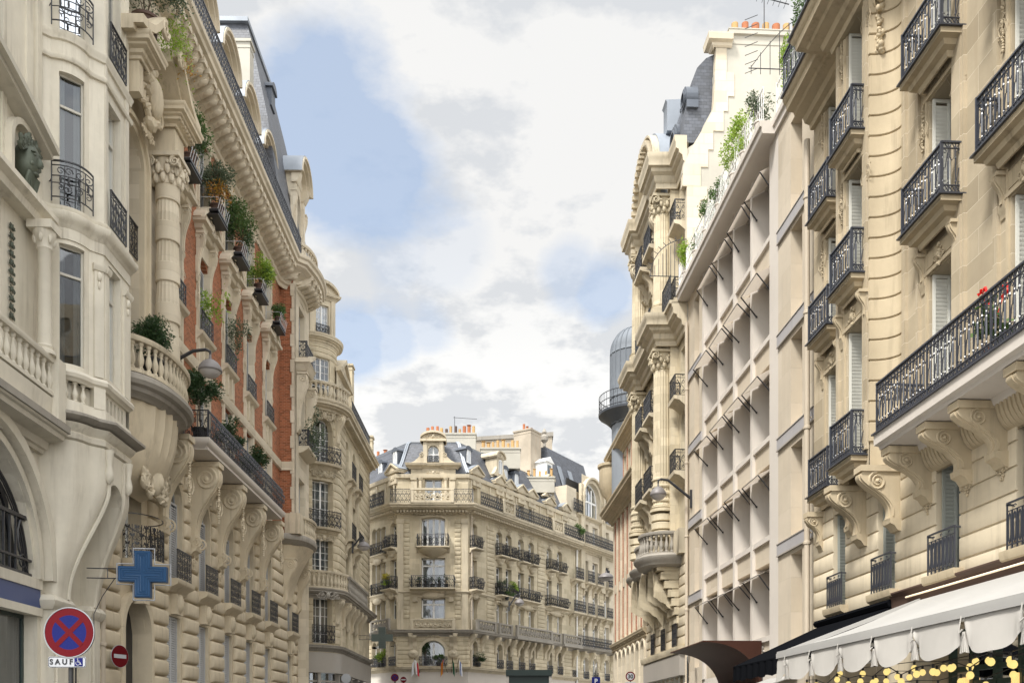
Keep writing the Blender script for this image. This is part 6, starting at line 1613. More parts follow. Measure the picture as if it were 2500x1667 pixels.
# ================================================================ left: red brick and stone house
KL = (1225-1250)/FP
def lface(root, D=10.5, K=KL): return Face(root, -D, 0, atan2(1, K))
def brickhouse():
    r = thing('brick_house', 'red brick and carved stone house with a deep bracketed cornice', 'apartment house', (-11, 36, 0))
    F = lface(r); A, B, E = 23.6, 43.6, 46.9
    bays = [29.5, 32.35, 35.25, 38.15, 41.15]
    # ---------- rusticated base
    g0 = [(u, 1.2, .4, 5.15, 0) for u in bays+[45.4]]+[(26.2, 1.9, 0, 5.25, .9)]
    g1 = [(u, 1.2, 6.3, 9.45, .6) for u in bays+[45.4]]+[(26.2, 1.3, 6.3, 9.2, .65)]
    mb = MB(); wall(mb, A, E, 0, 10.5, g0+g1, .45); F.part('base_wall', mb.mesh('base_wall', STONEB, smooth=False))
    xs = [A, 25.1, 27.3]+[b+s for b in bays for s in (-.78, .78)]+[45.4-.78, 45.4+.78, E]
    for i in range(0, len(xs)-1, 2):
        mb = MB(); rust(mb, xs[i] if i else A, xs[i+1], .1, 10.4, [], .515, .05, .16, .085); F.part('rusticated_pier', mb.mesh('rusticated_pier', STONEB, angle=60))
    for u in bays+[45.4]:
        window(F, u, 6.3, 1.2, 3.15, -.16, .6, 2, None, 0, SHUT, 0, None, 'closed', SHUT); window(F, u, .4, 1.2, 4.75, -.16, 0, 2, None, 0, SHUT, 0, None, 'closed', SHUT)
        m = MB(); m.prof(-.78,.78,[(0,5.85),(.12,5.88),(.2,6.0),(.38,6.08),(.42,6.14),(.42,6.26),(0,6.28)]); m.box(-.3,.3,0,.2,5.2,5.85); m.blob((0,.2,5.55),(.2,.14,.3),8,5); s = F.part('window_sill', cached(('bs',), lambda: m.mesh('window_sill', STONEB)), u)
        sub('railing', cached(('br',), lambda: iron_lace(1.3, .92, .17, .011).mesh('railing', IRON, smooth=False)), s, 0, .34, 6.28)
        q = MB(); frame_arch(q, 0, 1.2, 6.3, 9.45, .6, .13, -.05, .07, 12); q.box(-.16,.16,0,.26,9.4,10.1); F.part('window_surround', cached(('bsu',), lambda: q.mesh('window_surround', STONEB)), u)
    # door bay with a bowed iron balcony
    q = MB(); frame_arch(q, 26.2, 1.9, 0, 5.25, .9, .2, -.05, .2, 14); q.box(26.0, 26.4, .1, .42, 5.1, 5.8); F.part('door_surround', q.mesh('door_surround', STONEB))
    q = MB(); q.box(25.25, 27.15, -.44, -.38, 0, 5.2); q.box(26.17, 26.23, -.38, -.34, 0, 4.4)
    for k in range(4): q.box(25.4+.0, 27.0, -.38, -.35, .4+k*1.05, .5+k*1.05)
    F.part('door', q.mesh('door', IRON)); window(F, 26.2, 6.3, 1.3, 2.9, -.38, .65, 2, None, 0, WHITE, 0)
    path = bowpath(25.3, 27.1, .75, 14, .1); m = MB(); m.sweep(path, [(-.4,5.95),(-.1,5.95),(.05,6.1),(.08,6.25),(-.4,6.25)]); s = F.part('balcony', m.mesh('balcony', STONEB))
    ir = iron_lace(3.2, .95, .17, .011); ir.warp(lambda u, o, z: (lambda a: (26.2-.9*cos(a)*1.0, .1+(.72+o)*sin(a), z+6.25))(pi*(u+1.6)/3.2)); mm = ir
    mm.tube([(26.2-.88*cos(pi*i/14), .1+.7*sin(pi*i/14), 7.5) for i in range(15)], .014); sub('railing', mm.mesh('railing', IRON, smooth=False), s)
    # ---------- big scrolled consoles and long iron balcony
    for u in (28.0, 30.92, 33.82, 36.72, 39.65):
        m = MB(); console(m, 0, 7.55, 10.3, 1.05, .46, .02, .14, 1.1, True, True); carve(m, 0, 9.2, .3, 1.5, 1.0, 3); scroll(m, .24, .32, 7.75, .2, 1.8, pi/2, -1, .03, 4, 10, 'o'); scroll(m, -.24, .32, 7.75, .2, 1.8, pi/2, -1, .03, 4, 10, 'o'); carve(m, 0, 7.2, .26, .6, .18, 5)
        F.part('console', cached(('bigc',), lambda: m.mesh('console', STONEB)), u)
    a, b = 29.45, 39.4
    mb = MB(); mb.box(a, b, 0, 1.1, 10.48, 10.56); mb.sweep([(a,0),(a,1.0),(b,1.0),(b,0)], [(-.2,10.56),(.0,10.5),(.03,10.54),(.1,10.6),(.16,10.64),(.2,10.7),(.2,10.82),(-.2,10.82)]); mb.box(a+.05, b-.05, 0, .9, 10.56, 10.8)
    s = F.part('long_balcony', mb.mesh('long_balcony', MODERN))
    def bulge(m, H, d): return m.warp(lambda u, o, z: (u, o+d*sin(pi*min(1, max(0,(1-z/H))*1.15))**1.0 if z < H else o, z))
    ir = iron_lace(b-a, .92, .15, .012, 5); bulge(ir, .92, .13); sub('railing', ir.mesh('railing', IRONG, smooth=False), s, (a+b)/2, 1.1, 10.84)
    ir = iron_scroll(1.1, .92, .36, .013); sub('side_railing', ir.mesh('side_railing', IRON, smooth=False), s, a+.03, .58, 10.84, ang=-pi/2)
    mb = MB(); mb.prof(28.0, B, [(0,10.2),(.1,10.2),(.16,10.35),(.3,10.42),(.3,10.5),(0,10.5)]); F.part('string_course', mb.mesh('string_course', STONEB))
    # ---------- brick upper wall
    ups = []
    for u in bays: ups += [(u, 1.1, 10.9, 13.75, 0), (u, 1.1, 15.25, 18.0, .25), (u, 1.1, 19.55, 22.1, 0)]
    mb = MB(); wall(mb, 28.2, B, 10.5, 22.8, ups, .35); F.part('brick_wall', mb.mesh('brick_wall', BRICK, smooth=False))
    for (u, w, zb, zt, ri) in ups: window(F, u, zb, w, zt-zb, -.2, ri, 2, None, 0, WHITE, 0, None, 'closed' if zb != 10.9 else 'closed', SHUT)
    for u in bays:
        m = MB()
        for s2 in (-1, 1):     # long and short stone quoins beside the windows
            x0 = s2*.547
            z = 10.6; k = 0
            while z < 22.5:
                w = .22 if k % 2 else .13; m.box(min(x0, x0+s2*w), max(x0, x0+s2*w), -.01, .03, z, z+.58); z += .6; k += 1
            x0 = s2*.542; m.box(min(x0, x0+s2*.12), max(x0, x0+s2*.12), -.34, .09, 10.7, 22.5)
        m.box(-.8,.8,.0,.07,13.75,14.15); m.box(-.72,.72,0,.05,18.0,18.6); m.box(-.85,.85,0,.08,22.1,22.5)
        m.box(-.62,.62,-.02,.04,14.2,15.0); m.box(-.3,-.2,0,.14,14.2,15.0); m.box(.2,.3,0,.14,14.2,15.0); carve(m, 0, 14.6, .3, .5, .05, 9)
        F.part('stone_surround', cached(('ssr',), lambda: m.mesh('stone_surround', STONEBL, smooth=False)), u)
        m = MB(); m.prof(-.74,.74,[(0,14.95),(.06,14.98),(.14,15.05),(.24,15.1),(.28,15.2),(.22,15.25),(0,15.26)]); s = F.part('window_sill', cached(('us',), lambda: m.mesh('window_sill', STONEBL)), u)
        sub('railing', cached(('ur',), lambda: iron_lace(1.2, .72, .2, .010).mesh('railing', IRON, smooth=False)), s, 0, .18, 15.27)
        # scroll consoles carrying a broken pediment
        m = MB()
        for s2 in (-1, 1): console(m, s2*.66, 17.1, 18.55, .28, .18, .02, .08, 1.0, True, True); carve(m, s2*.66, 16.5, .16, .6, .08, 4)
        m.sweep([(-.76,0),(-.76,.17),(-.5,.17),(-.5,.1),(.5,.1),(.5,.17),(.76,.17),(.76,0)], [(-.2,18.62),(0,18.62),(.1,18.68),(.14,18.8),(.28,18.84),(.3,18.95),(-.2,18.98)])
        for s2 in (-1, 1):
            P = [(s2*.98, 18.95),(s2*.9, 19.08),(s2*.65, 19.28),(s2*.38, 19.5),(s2*.26, 19.48)]; m.strip(P, [(x, z+.14) for x, z in P], 0, .4); scroll(m, s2*.3, .4, 19.42, .13, 1.5, 0, s2, .04, 5)
        m.poly([(-1.1,18.95),(1.1,18.95),(.4,19.4),(-.4,19.4)], 0, .3); carve(m, 0, 19.1, .5, .5, .34, 6); F.part('pediment', cached(('ped',), lambda: m.mesh('pediment', STONEBL)), u)
        # small planted balcony above the pediment
        m = MB(); m.box(-.55,.55,.1,.72,19.42,19.5); m.box(-.55,.55,.1,.72,19.3,19.34)
        s = F.part('plant_balcony', cached(('pb',), lambda: m.mesh('plant_balcony', IRON)), u)
        m = MB()
        for z in (19.5, 19.9): m.tube([(-.54,.1,z),(-.54,.7,z),(.54,.7,z),(.54,.1,z)], .008, 4)
        for i in range(7): m.tube([(-.54+.18*i,.7,19.5),(-.42+.18*i,.76,19.95)], .008, 4)
        sub('railing', cached(('pbr',), lambda: m.mesh('railing', SHUT, smooth=False)), s)
    mb = MB(); mb.prof(28.2, B, [(0,13.75),(.1,13.78),(.14,13.95),(.14,14.1),(0,14.12)]); mb.box(28.2, 28.5, -.01, .05, 10.5, 22.6); F.part('string_course', mb.mesh('string_course', STONEBL))
    # ---------- cornice
    mb = MB(); path = [(A, 0), (B-.1, 0), (B+.0, .75), (B+.5, .95)]+[(B+.7+1.9*sin(a*pi/20), .75-.0+.9*cos((a-0)*pi/20)*1.0+.0) for a in range(0, 1)]
    cp = [(A,0),(B-.5,0),(B-.1,.15),(B+.2,.45)]+[(lerp(B+.2, E, i/10), .45+.2*sin(pi*i/10)) for i in range(1, 10)]+[(E,.45)]
    mb.sweep(cp, [(0,22.3),(.06,22.3),(.1,22.45),(.18,22.5),(.2,22.62),(.22,22.7),(.45,23.0),(.85,23.2),(.88,23.28),(1.0,23.32),(1.02,23.46),(1.1,23.52),(1.12,23.66),(0,23.7)])
    F.part('cornice', mb.mesh('cornice', STONEBL))
    m = MB(); m.sidestrip([(.0,22.72),(.3,22.95),(.6,23.12),(.84,23.2)], [(.16,22.6),(.5,22.72),(.78,22.9),(.9,23.12)], -.13, .13); m.blob((0,.5,22.85),(.15,.34,.14),10,6); m.box(-.15,.15,.74,.92,23.02,23.22); me = m.mesh('modillion', STONEBL)
    k = 0
    for (u, o, a_) in pathpts(cp, .5): F.part('modillion', me, u, o, ang=a_)
    mb = MB(); mb.box(A, B+.1, .2, 1.08, 23.7, 23.74); s = F.part('roof_edge', mb.mesh('roof_edge', IRONG))
    ir = iron_lace(B-A, .95, .16, .013, 9); sub('railing', ir.mesh('railing', IRONG, smooth=False), s, (A+B)/2, 1.0, 23.74)
    # ---------- stone dormers, slate roof
    def bigdormer(u, o=0.0, name='stone_dormer', dz=0):
        m = MB(); wall(m, -1.0, 1.0, 23.7, 26.9, [(0,1.1,24.1,26.4,.55)], .35, .1); m.box(-1.0,1.0,-1.8,-.26,23.7,26.9)
        for s2 in (-1, 1): m.box(min(s2*.99,s2*1.0), max(s2*.99,s2*1.0), -1.8,.1,23.7,26.9); m.box(min(s2*.7,s2*1.0), max(s2*.7,s2*1.0), .05,.22,23.7,26.5); m.prof(min(s2*.65,s2*1.08), max(s2*.65,s2*1.08), [(0,26.4),(.25,26.4),(.3,26.5),(.4,26.7),(.45,26.95),(0,27)]); console(m, s2*1.12, 24.1, 25.9, .3, .24, .0, .05, 1, False)
        for (R, t, o1) in ((.88,.12,.34),(1.0,.14,.5),(1.12,.1,.6)):
            A1 = [(R*cos(pi*i/16), 26.85+R*.98*sin(pi*i/16)) for i in range(17)]; B1 = [((R+t)*cos(pi*i/16), 26.85+(R+t)*.98*sin(pi*i/16)) for i in range(17)]; m.strip(A1, B1, -.3, o1)
        m.poly([(.9*cos(pi*i/16), 26.85+.9*sin(pi*i/16)) for i in range(17)], -1.7, .12)
        d = F.part(name, cached(('bd',), lambda: m.mesh('stone_dormer', STONEBL)), u, o, dz)
        q = MB(); A1 = [(1.12*cos(pi*i/16), 26.86+1.1*sin(pi*i/16)) for i in range(17)]; q.strip(A1, [(x*1.11, 26.86+(z-26.86)*1.12) for x, z in A1], -2.2, .56); sub('zinc_hood', cached(('bdz',), lambda: q.mesh('zinc_hood', ZINC)), d)
        window(F, u, 24.1+dz, 1.1, 2.3, o-.2, .55, 2, None, 0, WHITE, 0)
    for u in bays+[26.4]: bigdormer(u, -.35)
    mb = MB(); mb.box(44.3, 46.7, -1.5, .4, 23.7, 25.3); F.part('attic_block', mb.mesh('attic_block', STONEBL)); bigdormer(45.5, .35, dz=1.5)
    mb = MB(); mb.prof(A, B, [(-.9,23.7),(-.95,24.2),(-1.5,26.0),(-6,27),(-6,23.7)]); F.part('lower_roof', mb.mesh('lower_roof', SLATE, smooth=False))
    mb = MB(); P = [(.6,24.3,41.0),(.4,26.3,41.3),(-.09,29.2,41.7),(-.6,31.5,42.0),(-1.19,33.9,42.3)]
    loft(mb, [(z, [(un, o), (88.7-un+.3, o), (88.7-un+.3, -7), (un, -7)]) for o, z, un in P]); F.part('mansard_roof', mb.mesh('mansard_roof', SLATE, smooth=False))
    mb = MB(); mb.sweep([(42.2, -7), (42.2, -1.2), (46.6, -1.2), (46.6, -7)][::-1], [(-.1,33.85),(.08,33.85),(.1,34.0),(-.1,34.05)]); F.part('roof_curb', mb.mesh('roof_curb', ZINC))
    m = MB(); m.box(-.35,.35,-1.0,0,0,.9); A1 = [(-.45*cos(pi*i/10), .85+.35*sin(pi*i/10)) for i in range(11)]; m.poly(A1, -1.1, .08); F.part('zinc_dormer', m.mesh('zinc_dormer', ZINCD), 44.2, -.45, 31.2)
    chimney(F, 40.0, -.75, 24.5, .6, .8, 6.6, 0, RENDERW, None, 3)
    # ---------- end pavilion: brick return facing the viewer, curved corner, bowed balconies
    o1 = .68
    mb = MB(); mb.quad((B, 0, 10.5), (B, o1-.2, 10.5), (B, o1-.2, 22.8), (B, 0, 22.8)); FB = Face(r, *F.world(B, 0)[:2], F.a-pi/2)
    m = MB(); m.quad((-.2,0,10.5),(.62,0,10.5),(.62,0,22.8),(-.2,0,22.8)); m.add([],[]); FB.part('brick_return', m.mesh('brick_return', BRICK, smooth=False))
    m = MB(); z = 10.6; k = 0
    while z < 22.4: m.box((.50 if k % 2 else .57), .70, -.3, .05, z, z+.58); z += .6; k += 1
    m.box(-.2,.62,0,.09,13.75,14.15); m.box(.63, .70, -.3, .03, 10.5, 22.8); FB.part('quoins', m.mesh('quoins', STONEBL, smooth=False))
    pw = [(45.25, 1.3, 10.95, 13.7, 0), (45.25, 1.3, 15.25, 18.0, .25), (45.25, 1.3, 19.55, 22.0, 0)]
    mb = MB(); wall(mb, B+.02, E, 10.5, 22.8, pw, .35, o1); mb.quad((E,-8,0),(E,o1,0),(E,o1,22.8),(E,-8,22.8)); F.part('pavilion_wall', mb.mesh('pavilion_wall', STONEBL, smooth=False))
    for (u, w, zb, zt, ri) in pw: window(F, u, zb, w, zt-zb, o1-.3, ri, 2, None, 0, WHITE, 0, None, 'closed', SHUT)
    for u in (44.2, 46.3):
        m = MB(); console(m, 0, 15.9, 18.5, .5, .34, .02, .08, 1, True, True); F.part('console', cached(('pvc',), lambda: m.mesh('console', STONEBL)), u, o1)
    m = MB(); m.sweep([(44.0,o1),(44.0,o1+.5),(45.2,o1+.5)], [(-.3,18.6),(0,18.6),(.1,18.7),(.14,18.85),(.22,18.95),(-.3,19.0)])
    P = [(43.75,18.95),(44.2,19.1),(44.7,19.35),(45.2,19.6)]; m.strip(P, [(x, z+.18) for x, z in P], o1, o1+.7); F.part('pediment', m.mesh('pediment', STONEBL))
    for (z, o, w) in ((15.2, .5, 2.0), (19.5, .4, 1.9)):
        m = MB(); m.prof(45.5-w/2, 45.5+w/2, [(o1,z-.35),(o1+.2,z-.3),(o1+o,z-.12),(o1+o,z),(o1,z)]); s = F.part('balcony', m.mesh('balcony', STONEBL)); sub('railing', iron_lace(w-.1, .8, .2, .011).mesh('railing', IRON, smooth=False), s, 45.5, o1+o-.08, z)
        sub('side_railing', iron_lace(o, .8, .2, .011).mesh('side_railing', IRON, smooth=False), s, 45.5-w/2+.06, o1+o/2, z, ang=pi/2)
    # bowed stone balconies (top and bottom of the pavilion)
    for (z, out, m_) in ((23.7, .7, STONEBL), (10.72, .65, STONEDM)):
        pth = [(B+.1, o1-.1)]+bowpath(B+.1, E-.1, out, 16, o1, 2.0)
        mb = MB(); balustrade(mb, bowpath(B+.2, E-.2, out-.1, 20, o1, 2.0), z, .95, .1, .24)
        if z < 20: mb.box(B-.3, B+.5, .3, o1+.35, z, z+.95)
        F.part('balustrade', mb.mesh('balustrade', m_))
    mb = MB(); mb.sweep([(B-.6, 0)]+bowpath(B-.1, E, .65, 18, o1-.1, 2.0), [(-1.2,10.25),(-.25,10.25),(-.1,10.3),(.0,10.42),(.1,10.46),(.14,10.6),(.1,10.72),(-1.2,10.72)]); F.part('bowed_slab', mb.mesh('bowed_slab', STONEG))
    secs = []
    for i in range(11):
        t = i/10; z = 10.3-2.6*t; f = (1-t)**1.6
        secs.append((z, [(45.25-(1.75-.7*t)*cos(a*pi/10)*(1 if 1 else 0), (1.2*f+.02)*sin(a*pi/10)) for a in range(11)]))
    mb = MB(); loft(mb, secs); 
    for k in range(7): x = 44.2+k*.5; 
    F.part('corbel', mb.mesh('corbel', STONEB)); 
    for u in (43.9, 46.9): m = MB(); console(m, 0, 7.6, 9.6, .6, .34, .02, .05, 1, True); F.part('console', m.mesh('console', STONEB), u, .1)
    # ---------- stone arched bay beside the neighbour
    P0 = .4; ar = (24.95, 1.7, 11.0, 17.9, .75)
    mb = MB(); wall(mb, A, 28.2, 10.5, 22.8, [ar], 1.0, P0); mb.quad((28.2, 0, 10.5), (28.2, P0, 10.5), (28.2, P0, 22.8), (28.2, 0, 22.8)); F.part('arched_bay', mb.mesh('arched_bay', STONEBL, smooth=False))
    mb = MB(); frame_arch(mb, *ar, .16, P0-.05, P0+.1, 18); frame_arch(mb, ar[0], ar[1]+.34, ar[2], ar[3]+.17, ar[4]+.17, .12, P0-.05, P0+.18, 18); F.part('arch_moulding', mb.mesh('arch_moulding', STONEB))
    window(F, 24.95, 11.0, 1.7, 2.9, P0-.9, 0, 2, None, 2.2, WHITE, 0); window(F, 24.95, 14.6, 1.7, 3.3, P0-.9, .75, 2, None, 1.8, WHITE, 0); mb = MB(); mb.box(24.1,25.8,P0-.95,P0-.6,13.9,14.6); F.part('spandrel', mb.mesh('spandrel', STONEBL))
    F.part('railing', iron_lace(1.7,.95,.18).mesh('railing', IRON, smooth=False), 24.95, P0-.1, 14.65)
    mb = MB(); mb.box(23.62,23.9,P0,P0+.8,17.9,18.75); mb.sweep([(23.62,P0),(23.62,P0+.82),(24.05,P0+.82),(24.05,P0)], [(o2, z2+18.7) for o2, z2 in CORN(.5,.42)]); F.part('entablature', mb.mesh('entablature', STONEB))
    for u in (26.7,):
        mb = MB(); o = P0+.42
        z = 10.9; k = 0
        while z < 17.0:
            if k % 2 == 0: mb.lathe(u, o, z, [(.325,0),(.342,.02),(.342,.53),(.325,.55)], 24)
            else: fluted(mb, u, o, z, z+.62, .33, 18, base=False)
            z += .55 if k % 2 == 0 else .62; k += 1
        capital(mb, u, o, 17.15, .35, .85); F.part('column', mb.mesh('column', STONEBL))
        mb = MB(); mb.box(u-.37,u+.37,P0,P0+.76,17.95,18.75); mb.sweep([(u-.42,P0),(u-.42,P0+.78),(u+.42,P0+.78),(u+.42,P0)], [(o2, z2+18.7) for o2, z2 in CORN(.5,.42)])
        for i in range(7): mb.box(u-.62+.19*i, u-.52+.19*i, P0, P0+1.0, 18.82, 18.9)
        F.part('entablature', mb.mesh('entablature', STONEB))
    mb = MB()
    for s2 in (-1, 1):
        c = 25.2; P = [(c+s2*2.2, 19.2),(c+s2*1.8, 19.3),(c+s2*1.35, 19.55),(c+s2*.95, 19.95),(c+s2*.7, 20.25),(c+s2*.5, 20.3)]
        mb.strip(P, [(x, z+.22) for x, z in P], P0, P0+1.15); mb.strip([(x, z-.14) for x, z in P], P, P0, P0+.9); scroll(mb, c+s2*.62, P0+1.12, 20.22, .24, 1.6, 0, s2, .07, 6); mb.lathe(c+s2*.55, 0, 0, [(0,0),(0,.01)], 3)
    F.part('broken_pediment', mb.mesh('broken_pediment', STONEB))
    mb = MB(); carve(mb, 25.4, 18.9, 1.3, 1.5, P0+.45, 77, 2); mb.blob((25.4, P0+.55, 18.9), (.35,.2,.55), 14, 8); carve(mb, 25.4, 18.0, .8, .6, P0+.35, 71); F.part('cartouche', mb.mesh('cartouche', STONEB))
    # bowed balustrade balcony with a shell corbel
    path = bowpath(23.75, 27.95, 1.2, 22, P0-.1, 2.3)
    mb = MB(); mb.sweep(path, [(-1.2,10.3),(-.3,10.3),(-.22,10.38),(-.1,10.42),(-.06,10.52),(.06,10.56),(.12,10.66),(.1,10.78),(.0,10.84),(-.06,10.9),(-1.2,10.9)]); F.part('bowed_slab', mb.mesh('bowed_slab', STONEG))
    mb = MB(); balustrade(mb, bowpath(23.85, 27.85, 1.08, 26, P0-.1, 2.3), 10.88, .95, .11, .24, 1.0); F.part('balustrade', mb.mesh('balustrade', STONEDM))
    secs = []
    for i in range(13):
        t = i/12; z = 10.35-2.3*t; f = (1-t*t)**.5 if t < 1 else 0
        secs.append((z, [(25.85-(1.75*(.35+.65*f))*cos(a*pi/24)*1.0, P0-.3+(1.15*f)*sin(a*pi/24)*(1 if a % 2 == 0 else .93)+.02) for a in range(25)]))
    mb = MB(); loft(mb, secs); F.part('shell_corbel', mb.mesh('shell_corbel', STONEB)); mb = MB(); carve(mb, 25.9, 8.5, 1.6, 1.3, .75, 5, 2); carve(mb, 24.2, 9.0, .6, 1.6, .5, 8, 1); carve(mb, 27.4, 9.0, .6, 1.6, .5, 8, 1); F.part('carved_swag', mb.mesh('carved_swag', STONEDM))
    interior(F, A, E, 0, 22.8, -1.5)
    return F
brickhouse()
Fb = lface(None)
# ---- plants on its balconies
def pp(nm, lb, u, o, z, pr, ph, lm, rad, n, leaf, seed, grp='potted plants on the brick house', **k):
    return pot_plant(nm, lb, Fb.world(u, o, z), pr, ph, lm, rad, n, leaf, seed, k.pop('potm', POTB), grp, **k)
for i, (u, lb, lm) in enumerate(((29.5, 'leafy potted shrub on the nearest small balcony under the deep cornice', LEAFM), (32.35, 'reddish green potted shrub on the second small balcony under the cornice', LEAFO), (35.25, 'bushy green potted shrub with tall stems on the third small balcony', LEAFM), (38.15, 'bright yellow green potted shrub on the fourth small balcony', LEAFL), (41.15, 'small dark potted plant on the farthest small balcony by the brick pavilion', LEAFM))):
    k = (1.0, .95, 1.15, .8, .4)[i]
    pp('potted_shrub', lb, u, .5, 19.5, .24*min(1,k+.2), .38, lm, (.8*k,.6*k,.9*k), int(2400*k), .11, 60+i, hang=.5)
    if k > .7:
        q = MB(); foliage(q, (0,0,.95), (.6*k,.6*k,.5*k), 420, .10, 90+i, .7); o_ = [x for x in bpy.data.objects if x.name.startswith('foliage')][-1]
        ob = bpy.data.objects.new('foliage', q.mesh('foliage', (LEAFO, LEAFR, LEAFD, LEAFM, LEAFM)[i], smooth=False, recalc=False)); COL.objects.link(ob); ob.parent = o_.parent
pp('potted_olive', 'big silvery bush in a brown pot at the top left above the broken pediment', 24.7, .95, 20.0, .36, .55, LEAFO, (1.15,1.15,1.6), 8000, .09, 5, hang=.6, stem=.05, clump=18)
q = MB(); foliage(q, (0,0,.8), (.9,.8,.6), 900, .09, 95, 1.2); ob = bpy.data.objects.new('foliage', q.mesh('foliage', LEAFL, smooth=False, recalc=False)); COL.objects.link(ob)
o_ = [x for x in bpy.data.objects if x.name.startswith('potted_olive')][0]; ob.parent = o_; ob.location = (.35,.9,0)
q = MB(); foliage(q, (0,0,.45), (.35,.35,.3), 220, .08, 96, .5); ob = bpy.data.objects.new('foliage', q.mesh('foliage', LEAFR, smooth=False, recalc=False)); COL.objects.link(ob); ob.parent = o_; ob.location = (.55,1.5,-.1)
pp('topiary_ball', 'dark round clipped bush behind the bowed stone balustrade', 25.0, 1.0, 11.1, .3, .45, LEAFD, (.68,.6,.56), 5200, .08, 15, stem=.12, clump=26, potm=POTK)
pp('potted_bush', 'dark narrow bush between the bowed stone balcony and the long iron balcony', 28.3, .6, 10.6, .2, .3, LEAFD, (.35,.35,.6), 900, .09, 16, stem=.2, potm=POTK)
pp('potted_tree', 'dark bushy potted tree standing at the near corner of the long iron balcony', 29.85, .75, 10.85, .28, .4, LEAFD, (.66,.6,.75), 3400, .10, 17, stem=.55, potm=POTK)
pp('potted_tree', 'dark potted tree in the middle of the long iron balcony', 33.2, .7, 10.85, .26, .4, LEAFD, (.6,.6,.6), 2200, .11, 18, stem=.3, potm=POTB)
pp('potted_tree', 'dark potted tree with visible stems toward the far end of the long iron balcony', 36.6, .75, 10.85, .26, .4, LEAFD, (.75,.7,.65), 2200, .12, 19, stem=.3, potm=POTB)
pp('vine', 'yellow green vine trailing over the window railing of the nearest brick bay', 32.3, .42, 15.2, 0, 0, LEAFL, (.55,.25,1.1), 420, .13, 20, trunk=False, stem=.1, clump=8, cat='plant')
pp('vine', 'grey green shrub filling the second window railing between the brick piers', 35.2, .42, 15.3, 0, 0, LEAFO, (.55,.3,1.1), 900, .10, 21, trunk=False, stem=.2, clump=9, cat='plant')
pp('vine', 'light green vine on the brick pavilion beside the round corner house', 45.0, 1.3, 15.3, 0, 0, LEAFO, (.6,.5,1.4), 900, .12, 22, trunk=False, stem=-.5, hang=.6, clump=9, cat='plant')

